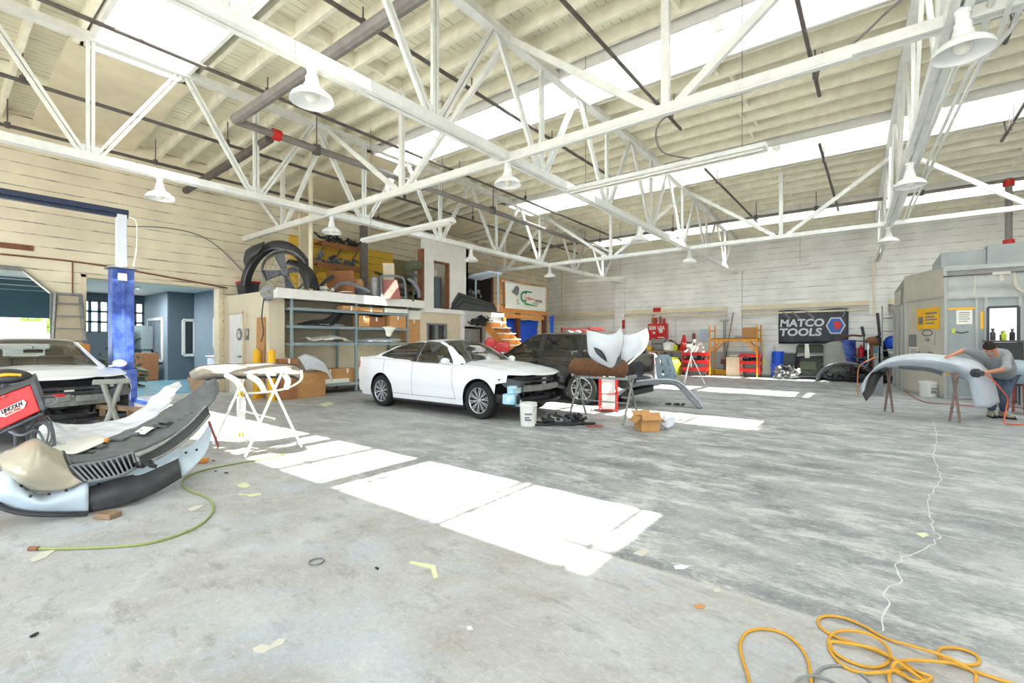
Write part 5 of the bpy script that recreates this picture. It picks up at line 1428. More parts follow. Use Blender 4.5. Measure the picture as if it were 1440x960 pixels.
# banner on the railing
a, c_ = pX(707, 411, PX + .03), pX(768, 418, PX + .03); yb0, yb1 = PY0 + .42, c_.y - .02; zb0, zb1 = 2.72, 3.80
bn = thing('shop_banner', 'white shop banner with green lettering tied on the platform rail', 'banner', (PX + .04, (yb0 + yb1) / 2, zb0)); L_ = (yb1 - yb0) / 2; Hb = zb1 - zb0
rows = [[(.012 * sin(9 * (i / 24) + 4 * k / 8), -L_ + 2 * L_ * i / 24, Hb * k / 8 + (.03 * sin(i / 24 * pi) * -(k / 8))) for i in range(25)] for k in range(9)]
m_ = MB(); m_.grid(rows); m_.build('cloth', 'banner_white', bn, solid=.004)
Y_, Z_ = Vector((0, 1, 0)), Vector((0, 0, 1))
def bt(s, size, mat, y, z, **k): return text_obj(s, size, mat, frame4((.028, y, z), Y_, Z_), bn, **k)
bt('S', .30, 'ink_grey', -L_ * .45, Hb * .26); bt('C', .62, 'ink_green', -L_ * .18, Hb * .47, offset=.012)
m_ = MB(); m_.prism([(.027, -L_ * .72, Hb * .62), (.027, -L_ * .5, Hb * .88), (.027, -L_ * .38, Hb * .80), (.027, -L_ * .42, Hb * .55), (.027, -L_ * .5, Hb * .50)], (.003, 0, 0)); m_.build('logo_head', 'ink_grey', bn, smooth=False)
m_ = MB(); m_.prism([(.027, -L_ * .15, Hb * .20), (.027, L_ * .5, Hb * .16), (.027, L_ * .5, Hb * .19), (.027, -L_ * .1, Hb * .27)], (.003, 0, 0)); m_.prism([(.027, -L_ * .1, Hb * .66), (.027, L_ * .25, Hb * .68), (.027, L_ * .22, Hb * .73), (.027, -L_ * .1, Hb * .73)], (.003, 0, 0)); m_.build('logo_swoosh', 'ink_green', bn, smooth=False)
bt('Collision', .17, 'ink_red', L_ * .08, Hb * .45, shear=.2); bt('CENTER', .16, 'ink_grey', L_ * .55, Hb * .38, offset=.004); bt('AUTO BODY', .08, 'ink_grey', L_ * .42, Hb * .27)
m_ = sheet_mb([[(-11.9, PY0 + .65, 2.34), (-11.9, PY0 + 1.5, 2.34), (-11.9, PY1 - .25, 2.34)], [(-11.95, PY0 + .65, 1.3), (-11.9, PY0 + 1.5, 1.3), (-11.9, PY1 - .25, 1.3)], [(-11.9, PY0 + .65, .08), (-11.9, PY0 + 1.5, .08), (-11.9, PY1 - .25, .08)]], 30, 10, .06, 2)
tag(m_.build('blue_tarp', 'blue_bright', solid=.004), 'bright blue tarp hanging under the orange platform', 'tarp')
m_ = sheet_mb([[(PX + .1, PY1 + .05, 2.5), (PX + .15, PY1 + .3, 2.6)], [(PX + .15, PY1 + .05, 1.5), (PX + .1, PY1 + .38, 1.5)], [(PX + .1, PY1 + .05, .7), (PX + .1, PY1 + .25, .7)]], 6, 10, .03, 3)
m_.beam((PX + .1, PY1 + .15, 0), (PX + .1, PY1 + .15, 2.5), .03, .03)
tag(m_.build('blue_tarp', 'blue_bright', solid=.004), 'narrow end of a blue tarp right of the platform post', 'tarp')
cluster('orange clutter standing behind the banner on the platform', (-12.0, 15.9, 2.845), (.3, .9, 1.15), 30, 'orange_wood', sd=14)

# ================================================================== LEFT WALL things
# two-post lift
def lift_col(c, label, first=True):
    t = thing('lift_column', label, 'car lift', c, 0, 'posts of the blue car lift')
    m_ = MB(); m_.box((0, 0, .01), (.5, .5, .02)); m_.build('base_plate', 'blue_paint', t)
    m_ = MB(); m_.box((0, 0, 1.4), (.33, .33, 2.76)); m_.box((0, .0, 1.4), (.36, .06, 2.76)); m_.build('post', 'blue_paint', t, bevel=.01)
    m_ = MB(); m_.box((0, 0, 3.3), (.16, .15, 1.06)); m_.build('extension', 'primer_white', t, bevel=.006)
    m_ = MB(); m_.box((0, 0, 2.80), (.46, .42, .03)); m_.build('cap_plate', 'dull_metal', t)
    m_ = MB(); m_.box((.185, -.02, 2.62), (.006, .14, .14)); m_.build('warning_label', 'paper', t)
    m_ = MB(); m_.box((.2, 0, .55), (.12, .38, .6)); m_.beam((.2, -.1, .3), (.1, -.75, .16), .11, .08); m_.beam((.15, .1, .3), (.7, .45, .16), .11, .08); m_.build('carriage', 'blue_paint', t, bevel=.01)
    m_ = MB(); m_.tube(crom([(.1, .1, 3.8), (.16, .2, 3.7), (.16, .2, 3.2), (.12, .16, 2.85)], 20), .012, 6); m_.build('hydraulic_hose', 'paper', t)
    return t
LC = Vector((-11.5, 2.52, 0))
lift_col(LC, 'blue lift post beside the office opening, white extension on top')
lift_col((LC.x, LC.y - 4.2, 0), 'blue lift post beyond the left edge on the far side of the white car')
m_ = MB(); m_.beam((LC.x, LC.y + .1, 3.88), (LC.x, LC.y - 4.3, 3.88), .17, .10); m_.beam((LC.x, LC.y + .1, 3.80), (LC.x, LC.y - 4.3, 3.80), .12, .05)
tag(m_.build('lift_crossbeam', 'navy_metal', bevel=.006), 'dark blue overhead beam of the car lift, upper left', 'beam')
# wooden step ladder by the left wall
y0, y1 = pX(82, 450, XL + .35).y, pX(113, 450, XL + .35).y; yc = (y0 + y1) / 2; hl = .22
t = thing('step_ladder', 'tall paint-spattered step ladder leaning on the left wall between the two openings', 'ladder', (XL + .28, yc, 0))
zt = 2.45
for s in (-1, 1):
    m_ = MB(); m_.beam((.22, s * .34, 0), (-.05, s * .20, zt), .03, .08); m_.build('front_rail', 'dull_metal', t)
    m_ = MB(); m_.beam((-.18, s * .30, 0), (-.10, s * .20, zt - .05), .025, .05); m_.build('rear_rail', 'dull_metal', t)
for k in range(8):
    z = .28 + k * .28; f = z / zt; m_ = MB(); m_.box((.22 - .27 * f, 0, z), (.10, 2 * (.34 - .14 * f), .03)); m_.build('step', 'dull_metal', t)
m_ = MB(); m_.box((-.07, 0, zt), (.2, .44, .05)); m_.build('top_cap', 'dull_metal', t, bevel=.01)
m_ = MB(); m_.prism([(-.12, -.26, 1.1), (-.12, .26, 1.1), (-.1, .2, 2.35), (-.1, -.2, 2.35)], (.01, 0, 0)); m_.build('paint_tray', 'beige_paint', t)
m_ = MB(); m_.bb((XL + .02, 2.0, 1.05), (XL + .1, 2.46, 1.32)); tag(m_.build('blue_board', 'blue_paint', bevel=.004), 'small blue board low on the wall behind the step ladder', 'board')
a = pD(104, 485, 10.4); b_ = pD(126, 485, 10.6); m_ = MB(); m_.prism([(a.x, a.y, .0), (b_.x, b_.y, .0), (b_.x, b_.y, 1.34), (a.x, a.y, 1.36)], (-.05, .02, 0)); tag(m_.build('orange_board', 'orange_wood', bevel=.004), 'orange board standing behind the white car by the step ladder', 'board')
m_ = MB(); m_.tube(crom([pX(0, 357, XL + .03), pX(90, 366, XL + .03), pX(160, 376, XL + .03), pX(250, 392, XL + .03), pX(320, 405, XL + .03)], 30), .02, 6); m_.tube([pX(102, 368, XL + .03), pX(102, 414, XL + .03)], .014, 6)
tag(m_.build('conduit', 'brick_brown'), 'brown conduit running down the left wall over both openings', 'conduit')
m_ = MB(); m_.tube(crom([pX(168, 318, XL + .03), pX(230, 320, XL + .03), pX(278, 330, XL + .03), pX(310, 350, XL + .03), pX(345, 385, XL + .03)], 30), .012, 6); tag(m_.build('wire', 'grey_pipe'), 'thin sagging wire on the left wall above the office opening', 'wire')

# annex contents
def furn(name, label, cat, build_fn, loc, rz=0): t = thing(name, label, cat, loc, rz); build_fn(t); return t
def _cab(t):
    m_ = MB(); m_.box((0, 0, .5), (.5, .9, 1.0)); m_.build('body', 'wood', t, bevel=.008)
    for s in (-1, 1): m_ = MB(); m_.box((.26, s * .22, .5), (.02, .42, .92)); m_.build('door', 'cardboard_dark', t, bevel=.004)
c_ = fl(222, 532); furn('wooden_cabinet', 'brown wooden cabinet standing in the office area before the dark wall', 'cabinet', _cab, (c_.x + .9, c_.y - .75, 0.001), rz=.1)
c_ = fl(193, 532); cluster('stacked boards and grey boxes left of the wooden cabinet in the office area', (c_.x, c_.y - .2, .001), (.5, .5, 1.2), 30, 'cardboard_dark', sd=31)
cluster('dark leafy clutter of parts seen left of the blue lift post', (-18.3, 4.0, .001), (.6, .5, 1.8), 70, 'olive', sd=32)
def _dk(t):
    m_ = MB(); m_.box((0, 0, .94), (1.5, .55, .04)); m_.build('counter_top', 'white_paint', t, bevel=.005)
    m_ = MB(); m_.box((0, .02, .46), (1.4, .45, .92)); m_.build('counter_base', 'slate_light', t, bevel=.005)
    m_ = MB(); m_.box((-.4, -.24, .5), (.5, .02, .85)); m_.build('cloth_front', 'primer_white', t)
furn('counter', 'counter with a white top at the right side of the office opening', 'counter', _dk, (-15.9, 6.0, .001), rz=.0)
for k, (mat, h) in enumerate((('lime', .16), ('orange_wood', .14), ('yellow_paint', .18), ('bucket_white', .2), ('orange_wood', .17), ('dark_plastic', .22), ('galvanised', .26))):
    m_ = MB(); x = -16.5 + k * .19; m_.lathe([(0, 0), (.05, 0), (.055, .02), (.055, h * .8), (.025, h * .9), (.025, h), (0, h)], (x, 6.0, .962), n=14)
    tag(m_.build('paint_bottle', mat), ('lime bottle at the left end of the white counter', 'orange bottle between the lime and the yellow one on the counter', 'yellow bottle in the middle of the white counter', 'white bottle right of the yellow one on the counter', 'orange bottle next to the black one on the counter', 'black bottle near the right end of the white counter', 'tall grey bottle at the right end of the white counter')[k], 'bottle', 'containers on the office counter')
m_ = MB(); m_.bb((-22.5, 5.3, 1.1), (-21.6, 5.7, 2.0)); m_.bb((-22.45, 5.35, 0), (-21.65, 5.65, 1.1)); tag(m_.build('water_cooler', 'galvanised', bevel=.02), 'pale cabinet against the side of the office block', 'cabinet')

# ================================================================== BACK WALL things
YW = 21.62                                                     # just in front of the pilasters' feet
def at(px, Y): return pY(px, 480, Y).x
def zat(px, py, Y): return pY(px, py, Y).z

# banner with lettering
a, c_ = pY(1095, 437, 21.85), pY(1193, 433, 21.85); zlo = pY(1095, 483, 21.85).z; zhi = pY(1140, 435.5, 21.85).z
bn = thing('tool_banner', 'black MATCO TOOLS banner with a red and blue hexagon on the back wall', 'banner', ((a.x + c_.x) / 2, 21.83, zlo)); Lb = (c_.x - a.x) / 2; Hb = zhi - zlo
rows = [[(-Lb + 2 * Lb * i / 30, .018 * sin(i * .9 + k * .7) - .01, Hb * k / 10 + .02 * sin(i / 30 * pi * 3) * (k / 10)) for i in range(31)] for k in range(11)]
m_ = MB(); m_.grid(rows); m_.build('cloth', 'banner_black', bn, solid=.004)
X_, Z_ = Vector((1, 0, 0)), Vector((0, 0, 1))
def bt2(s, size, mat, x, z, **k): return text_obj(s, size, mat, frame4((x, -.036, z), X_, Z_), bn, **k)
text_fit('MATCO', Lb * 1.30, Hb * .235, 'ink_silver', frame4((-Lb * .30, -.04, Hb * .62), X_, Z_), bn, offset=.035, shear=.1)
text_fit('TOOLS', Lb * 1.24, Hb * .235, 'ink_silver', frame4((-Lb * .34, -.04, Hb * .345), X_, Z_), bn, offset=.035, shear=.1)
def hexa(r, y): return [(Lb * .66 + r * Lb * .6 * cos(k * pi / 3), y, Hb * .52 + r * Hb * .60 * sin(k * pi / 3)) for k in range(6)]
m_ = MB(); m_.prism(hexa(.455, -.040), (0, -.003, 0)); m_.build('hexagon_rim', 'ink_silver', bn, smooth=False)
m_ = MB(); m_.prism(hexa(.385, -.044), (0, -.003, 0)); m_.build('hexagon_field', 'ink_blue', bn, smooth=False)
m_ = MB(); cx, cz = Lb * .66, Hb * .52; s_ = Hb / 1.75
m_.prism([(cx + a_ * s_, -.048, cz + b_ * s_) for a_, b_ in ((-.12, -.25), (.12, -.18), (.26, .02), (.16, .2), (.02, .24), (-.14, .12), (-.04, .06), (-.1, -.04), (.03, -.08))], (0, -.003, 0)); m_.build('wrench_emblem', 'ink_red', bn, smooth=False)
for k, x0 in enumerate((-.9, -.62, -.2, .8)):
    m_ = MB(); m_.prism([(Lb * x0, -.03, Hb * .95), (Lb * x0 + .1, -.03, Hb * .95), (Lb * x0 + .34, -.03, Hb * .76), (Lb * x0 + .26, -.03, Hb * .74)] if x0 < .5 else [(Lb * .92, -.03, Hb * .96), (Lb * .96, -.03, Hb * .96), (Lb * .86, -.03, Hb * .76), (Lb * .82, -.03, Hb * .77)], (0, -.002, 0)); m_.build('grey_streak', 'ink_grey', bn, smooth=False)

# red wall cabinet with lettering
x0, x1 = at(912, 21.7), at(938, 21.7); z0, z1 = zat(925, 478, 21.7), zat(925, 455, 21.7)
t = thing('wall_cabinet', 'red wall cabinet with white lettering above the workbench on the back wall', 'cabinet', ((x0 + x1) / 2, 21.74, (z0 + z1) / 2)); w_, h_ = x1 - x0, z1 - z0
m_ = MB(); m_.box((0, 0, 0), (w_, .3, h_)); m_.build('body', 'red_gloss', t, bevel=.01)
m_ = MB(); m_.box((0, -.155, 0), (w_ * .97, .012, h_ * .97)); m_.build('door', 'red_gloss', t, bevel=.004)
for s, x, z in (('SEM', -w_ * .24, h_ * .24), ('USA', w_ * .24, h_ * .24)): text_fit(s, w_ * .38, h_ * .24, 'paper', frame4((x, -.166, z), X_, Z_), t, offset=.04)
m_ = MB(); m_.box((-w_ * .15, -.163, -h_ * .06), (.12, .004, .1)); m_.box((w_ * .22, -.163, -h_ * .34), (.3, .004, .05)); m_.cyl((w_ * .22, -.163, h_ * .05), (w_ * .22, -.168, h_ * .05), .1, n=16); m_.build('sticker', 'bucket_white', t)
for k, (dx, hh) in enumerate(((-.1, .28), (.12, .34), (.3, .24))):
    m_ = MB(); m_.cyl(((x0 + x1) / 2 + dx, 21.74, z1 + .005), ((x0 + x1) / 2 + dx, 21.74, z1 + hh), .06, .05, 12); tag(m_.build('spray_can', ('red_paint', 'dust_red', 'red_paint')[k]), ('left red can on top of the red wall cabinet', 'taller middle can on top of the red wall cabinet', 'right-hand red can on top of the red wall cabinet')[k], 'can', 'cans on the red wall cabinet')
m_ = MB(); m_.box((at(924, 21.7), 21.68, zat(924, 435.5, 21.7)), (.36, .05, .2)); o = m_.build('red_sign', 'red_paint', bevel=.004); tag(o, 'small red sign on the pipe above the red wall cabinet', 'sign')
m_ = MB(); m_.box((at(918, 21.8), 21.86, zat(918, 449, 21.8)), (.13, .05, .42)); tag(m_.build('timber_piece', 'cardboard_dark'), 'short brown timber piece on the wall left above the red cabinet', 'board')
m_ = MB(); m_.box((at(876.5, 21.6), 21.62, zat(876, 456, 21.6)), (.12, .06, .44)); o = m_.build('vertical_sign', 'red_paint', bevel=.004); tag(o, 'narrow vertical red sign on the left back pilaster', 'sign')
# wall pipes
for pts, r, lab in (([(at(789.5, 21.7), 21.8, zat(789, 380, 21.7)), (at(789.5, 21.7), 21.8, 2.95)], .05, 'white downpipe near the back left corner'),
                    ([(at(948, 21.7), 21.85, 0.9), (at(948, 21.7), 21.85, 2.4), (at(951, 21.7), 21.85, 2.5), (at(1030, 21.7), 21.85, 2.55)], .03, 'thin pipe bending along the wall right of the red cabinet'),
                    ([(at(1229, 21.5), 21.55, zat(1229, 445, 21.5)), (at(1229, 21.5), 21.55, 4.3)], .035, 'grey conduit climbing the right-hand pilaster')):
    m_ = MB(); m_.tube(pts, r, 8); tag(m_.build('wall_pipe', 'cream_paint' if r > .034 else 'white_steel'), lab, 'pipe')
m_ = MB(); m_.box((at(989, 21.8), 21.86, zat(989, 471, 21.8)), (.36, .04, .56)); o = m_.build('notice_board', 'primer_blue', bevel=.004); tag(o, 'pale notice board on the back wall left of the scaffold', 'board')
m_ = MB(); m_.lathe([(0, -.2), (.06, -.19), (.07, -.1), (.07, .16), (.03, .22), (0, .24)], (at(975, 21.7), 21.76, zat(975, 475, 21.7)), n=14); tag(m_.build('fire_extinguisher', 'dust_red'), 'small dark red extinguisher on the wall above the red cart', 'extinguisher')

# workbench
x0, x1 = at(897, 20.9), at(964, 20.9)
t = thing('workbench', 'long wooden workbench along the back wall under the red cabinet', 'workbench', ((x0 + x1) / 2, 21.05, 0)); w_ = x1 - x0
m_ = MB(); m_.box((0, 0, .97), (w_, .85, .07)); m_.build('worktop', 'wood', t, bevel=.006)
for sx in (-.47, 0, .47):
    for sy_ in (-.36, .36): m_ = MB(); m_.box((sx * w_, sy_, .47), (.09, .09, .93)); m_.build('leg', 'wood', t)
m_ = MB(); m_.box((0, 0, .32), (w_ * .95, .7, .04)); m_.build('lower_shelf', 'wood', t)
items = [(901, .30, .14, 'red_gloss', 'red_can', 'small red can at the left end of the workbench', 'can'), (908, .16, .25, 'yellow_paint', 'yellow_tray', 'flat yellow tray on the workbench, left of the machine', 'tray'),
         (926, .42, .30, 'dull_metal', 'bench_grinder', 'grey bench machine in the middle of the workbench', 'machine'), (941, .40, .26, 'bucket_white', 'white_drum', 'white drum on the workbench right of the grey machine', 'drum'), (949, .26, .13, 'lime', 'lime_bottle', 'lime green bottle on the workbench', 'bottle')]
for px, h_, r_, mat, nm, lab, cat in items:
    m_ = MB(); x = at(px, 20.9)
    if 'tray' in nm: m_.box((x, 20.9, 1.01 + h_ / 2), (.7, .4, h_)); m_.box((x, 20.9, 1.01 + h_), (.6, .3, .04))
    elif 'machine' in cat: m_.box((x, 21, 1.03 + h_ * .3), (.4, .35, h_ * .6)); m_.cyl((x - .32, 20.95, 1.4), (x - .18, 20.95, 1.4), .17, n=18); m_.cyl((x + .18, 20.95, 1.4), (x + .32, 20.95, 1.4), .17, n=18); m_.cyl((x - .2, 20.95, 1.4), (x + .2, 20.95, 1.4), .12, n=14)
    else: m_.lathe([(0, 0), (r_, 0), (r_ * 1.03, h_ * .8), (r_ * .6, h_ * .93), (r_ * .3, h_), (0, h_)], (x, 20.9, 1.008), n=16)
    tag(m_.build(nm, mat, bevel=.004), lab, cat)
cluster('grey and brown clutter on the lower shelf of the workbench', ((x0 + x1) / 2, 21.0, .345), (w_ * .42, .3, .5), 60, 'grey_plastic', sd=41)
cluster('small tools scattered on the workbench top', ((x0 + x1) / 2 + .5, 21.2, 1.01), (w_ * .4, .12, .25), 40, 'dark_wood', sd=42)
c_ = Vector((at(949, 20.2), 20.2, 0)); t = thing('lime_bag', 'bright lime green bag on the floor before the workbench', 'bag', (c_.x, c_.y, 0)); m_ = MB(); m_.lathe([(0, 0), (.22, 0), (.27, .15), (.25, .45), (.17, .62), (.1, .66), (.14, .72), (0, .7)], n=16); m_.build('sack', 'lime', t)
m_ = MB(); m_.lathe([(.0, .74), (.05, .72), (.06, .7), (.20, .03), (.0, .03)], (at(956.5, 20.8) + .1, 21.0, .98), n=20); m_.box((at(956.5, 20.8) + .1, 21.0, 1.0), (.36, .36, .03)); tag(m_.build('traffic_cone', 'red_gloss'), 'red traffic cone standing at the right end of the workbench', 'cone')

def tool_cart(label, px, Y, w_, h_, rz=0.0, mat='red_gloss'):
    t = thing('tool_cart', label, 'tool cart', (at(px, Y), Y, 0), rz, 'red tool carts along the back wall')
    for z in (.22, .52, h_):
        m_ = MB(); m_.box((0, 0, z), (w_, .5, .025)); m_.box((0, -.25, z + .06), (w_, .02, .12)); m_.box((0, .25, z + .06), (w_, .02, .12))
        for s in (-1, 1): m_.box((s * w_ / 2, 0, z + .06), (.02, .5, .12))
        m_.build('tray', mat, t, bevel=.003)
    for sx in (-1, 1):
        for sy_ in (-1, 1):
            m_ = MB(); m_.box((sx * (w_ / 2 - .02), sy_ * .23, h_ / 2 + .05), (.035, .035, h_ - .1)); m_.build('post', mat, t)
            m_ = MB(); m_.cyl((sx * (w_ / 2 - .05) - .015, sy_ * .2, .045), (sx * (w_ / 2 - .05) + .015, sy_ * .2, .045), .045, n=12); m_.build('caster', 'rubber', t)
    return t
tool_cart('red tool cart with clutter between the workbench and the scaffold', 978, 20.1, .95, .84)
cluster('white cans and clutter heaped on the red cart left of the scaffold', (at(976, 20.1), 20.1, .87), (.34, .18, .7), 34, 'bucket_white', sd=43)
cluster('dark tools in the lower trays of the red cart left of the scaffold', (at(978, 20.1), 20.1, .54), (.36, .18, .22), 26, 'dark_plastic', sd=44)
tool_cart('red tool cart standing under the right end of the yellow scaffold', 1056, 20.6, .72, .80)
cluster('dark tools in the red cart under the scaffold', (at(1056, 20.6), 20.6, .54), (.28, .18, .2), 22, 'dark_plastic', sd=45)

# yellow scaffold
X0, X1, Ya, Yb = at(998, 20.35), at(1064.5, 20.35), 20.35, 21.15
sc_ = thing('scaffold', 'yellow rolling scaffold with a deck, by the middle pilaster of the back wall', 'scaffold', ((X0 + X1) / 2, Ya, 0)); mx = (X0 + X1) / 2
for x in (X0, X1):
    for y in (Ya, Yb):
        m_ = MB(); m_.cyl((x - mx, y - Ya, .0), (x - mx, y - Ya, 2.08), .03, n=10); m_.build('upright', 'scaffold_yellow', sc_)
    m_ = MB()
    for z in (.3, 1.0, 1.46, 1.85): m_.cyl((x - mx, 0, z), (x - mx, Yb - Ya, z), .02, n=8)
    m_.build('ladder_rungs', 'scaffold_yellow', sc_)
for y in (0, Yb - Ya):
    m_ = MB(); m_.beam((X0 - mx, y, 1.46), (X1 - mx, y, 1.46), .05, .10); m_.build('side_rail', 'scaffold_yellow', sc_)
    for s, x in ((1, X0), (-1, X1)): m_ = MB(); m_.beam((x - mx, y, .98), (x - mx + s * .42, y, 1.44), .035, .06); m_.build('corner_brace', 'scaffold_yellow', sc_)
m_ = MB(); m_.box((0, (Yb - Ya) / 2, 1.53), (X1 - X0 - .08, .7, .035)); m_.build('deck', 'wood', sc_)
carton('cardboard box on the right end of the scaffold deck', (X1 - .32, 20.75, 1.55), (.48, .45, .42), group='boxes at the scaffold')
carton('beige box on the floor under the scaffold, left of the red cart', (at(1034, 20.7), 20.75, 0), (.62, .45, .78), mat='beige_paint', tape=False, group='boxes at the scaffold')
paper_pile('papers and plates on top of the beige box under the scaffold', at(1034, 20.7), 20.75, .785, .5, .4, 6, sd=8)
paper_pile('white bundle on the scaffold deck', at(1040, 20.6), 20.75, 1.552, .6, .4, 7, sd=9)
m_ = MB(); x = at(1017.5, 21.3); m_.box((x, 21.45, 1.14), (.09, .09, 2.28)); m_.box((x, 21.45, 2.3), (.36, .12, .04)); tag(m_.build('steel_post', 'dull_metal', bevel=.004), 'grey steel post standing behind the scaffold', 'post')
m_ = MB(); m_.cyl((at(1019, 21.2), 21.3, .6), (at(1028, 21.2), 21.58, 2.65), .016, n=8); m_.box((at(1018.5, 21.2), 21.28, .55), (.3, .07, .2)); m_.cyl((at(1018.5, 21.2), 21.28, .0), (at(1018.5, 21.2), 21.28, .5), .02, n=6); tag(m_.build('broom', 'dark_wood'), 'broom leaning on the wall behind the scaffold', 'broom')
c_ = fl(1003, 524); m_ = MB(); m_.box((at(1012, 21.2), 21.35, .1), (.9, .3, .2)); tag(m_.build('wood_block_crate', 'yellow_paint', bevel=.01), 'low yellowish crate on the floor behind the left scaffold frame', 'crate')

# clear rubbish bag and the row of car parts on the floor
c_ = fl(1079, 529); m_ = MB(); H = .0
prof = [(0, 0), (.30, 0), (.38, .10), (.36, .35), (.28, .55), (.30, .9), (.31, 1.2), (.28, 1.24)]
m_.lathe(prof, (c_.x, c_.y - .1, 0), n=22)
for i in range(len(m_.v)):
    v = Vector(m_.v[i]); d = noise.noise(v * 4) * .06; m_.v[i] = (v.x + d, v.y + d, max(0.002, v.z + d * .3))
bg_ = m_.build('rubbish_bag', 'film_soft'); tag(bg_, 'clear rubbish bag with a yellow stripe right of the scaffold', 'bag')
m_ = MB(); m_.lathe([(0, .01), (.22, .01), (.28, .12), (.2, .4), (.05, .5), (0, .5)], (c_.x, c_.y - .1, 0), n=12); m_.box((c_.x - .05, c_.y - .38, .75), (.08, .02, .9)); m_.build('yellow_contents', 'lime', bg_)
x = at(1093, 20.8); m_ = MB(); m_.cyl((x, 20.9, .55), (x, 20.9, .95), .2, n=18); m_.cyl((x + .02, 20.9, .95), (x + .02, 20.9, 1.02), .21, n=18); m_.box((x, 20.9, .275), (.4, .36, .55)); tag(m_.build('blue_drum', 'blue_bright'), 'blue drum on a stand behind the clear rubbish bag', 'drum')
x = at(1107, 20.9); m_ = MB(); m_.box((x, 21.1, .66), (.55, .5, .56)); m_.box((x, 21.1, .19), (.5, .45, .38)); tag(m_.build('black_crate', 'dark_plastic', bevel=.02), 'black square crate between the blue drum and the car door', 'crate')
cluster('rough metal engine parts on the floor before the black crate', (at(1106, 20.3), 20.3, 0), (.4, .3, .62), 60, 'dull_metal', sd=51)
# leaning car door
xd0, xd1 = at(1118, 20.6), at(1164, 20.6); dr = thing('salvaged_door_shell', 'black car door leaning under the banner, bluish window with a white rag', 'car part', ((xd0 + xd1) / 2, 20.6, 0)); w_ = xd1 - xd0
def dy(z): return .22 * z
def DP(u_, z): return Vector((u_ * w_, dy(z), z))
m_ = MB(); rows = [[DP(u_ * (1 if z < .9 else 1), z) + Vector((0, -.05 * sin(pi * k / 7), 0)) for u_ in (-.48, -.3, 0, .3, .48)] for k, z in enumerate([.03, .12, .25, .4, .55, .68, .78, .84])]
m_.grid(rows); m_.build('door_skin', 'black_plastic', dr, solid=.04, angle=50)
m_ = MB(); m_.tube([DP(-.48, .84), DP(-.46, 1.2), DP(-.40, 1.28), DP(.3, 1.28), DP(.48, 1.0), DP(.48, .84)], .03, 8); m_.build('window_frame', 'black_plastic', dr)
m_ = MB(); m_.prism([DP(-.46, .84), DP(.47, .84), DP(.46, 1.0), DP(.3, 1.26), DP(-.42, 1.26)], (0, .01, 0)); m_.build('door_glass', 'dark_glass', dr, smooth=False)
m_ = MB(); m_.tube([DP(-.48, .85) + Vector((0, -.05, 0)), DP(.5, .9) + Vector((0, -.05, 0))], .014, 6); m_.tube([DP(-.48, .10) + Vector((0, -.06, 0)), DP(.4, .10) + Vector((0, -.06, 0))], .012, 6); m_.build('chrome_strip', 'steel', dr)
m_ = MB(); m_.tube(crom([DP(-.3, .3) + Vector((0, -.09, 0)), DP(0, .22) + Vector((0, -.1, 0)), DP(.2, .4) + Vector((0, -.1, 0)), DP(.35, .6) + Vector((0, -.09, 0))], 16), .02, 6); m_.box(DP(-.1, .5) + Vector((0, -.07, 0)), (.5, .05, .3)); m_.build('door_trim', 'olive', dr)
m_ = MB(); m_.add([DP(-.22, 1.32) + Vector((0, -.04, 0)), DP(-.10, 1.32) + Vector((0, -.04, 0)), DP(-.04, .8) + Vector((0, -.1, 0)), DP(-.2, .78) + Vector((0, -.1, 0))], [(0, 1, 2, 3)]); m_.v = [tuple(Vector(v) + dr.location) for v in m_.v]
tag(m_.build('rag', 'paper', solid=.01), 'white rag hanging over the window of the black car door', 'rag')
# stacked fender, drums, arches to the right of the door
fs = thing('car_fender', 'grey car fender leaning to the right of the black car door', 'car part', (at(1177, 20.5), 20.5, 0)); rows = []
for k in range(8):
    v = k / 7; rows.append([(-.42 + .84 * i / 10, .1 + .2 * v - .12 * sin(pi * i / 10), .25 + .05 * math.cos(i) * 0 + v * (1.05 + .12 * sin(pi * i / 10)) ) for i in range(11)])
m_ = MB(); m_.grid(rows); m_.build('panel', 'fender_grey', fs, solid=.02, angle=50)
m_ = MB(); m_.beam((-.4, .12, 0.0), (-.4, .12, .5), .05, .05); m_.beam((.4, .12, 0), (.4, .12, .5), .05, .05); m_.build('lower_bracket', 'dark_plastic', fs)
for k in range(3):
    x = at(1192, 20.75); m_ = MB(); m_.lathe([(0, 0), (.20, 0), (.23, .02), (.24, .28), (.26, .31), (.2, .32), (0, .32)], (x, 20.85, .5 + k * .322), n=20)
    tag(m_.build('blue_tub', 'blue_paint'), ('lowest', 'middle', 'topmost')[k] + ' blue tub in the stack right of the grey fender', 'tub', 'blue tubs stacked by the back wall')
m_ = MB(); x = at(1192, 20.75); m_.box((x, 20.85, .25), (.55, .5, .49)); tag(m_.build('red_bin', 'dust_red', bevel=.02), 'reddish bin carrying the stack of blue tubs', 'bin')
x = at(1207, 20.85); t = thing('shelf_trolley', 'trolley with pink and red bottles right of the blue tubs', 'trolley', (x, 20.85, 0))
for sx in (-.28, .28):
    for sy_ in (-.2, .2): m_ = MB(); m_.box((sx, sy_, .72), (.03, .03, 1.44)); m_.build('upright', 'steel', t)
for z in (.4, .85, 1.42): m_ = MB(); m_.box((0, 0, z), (.58, .42, .03)); m_.build('tray', 'dark_plastic', t)
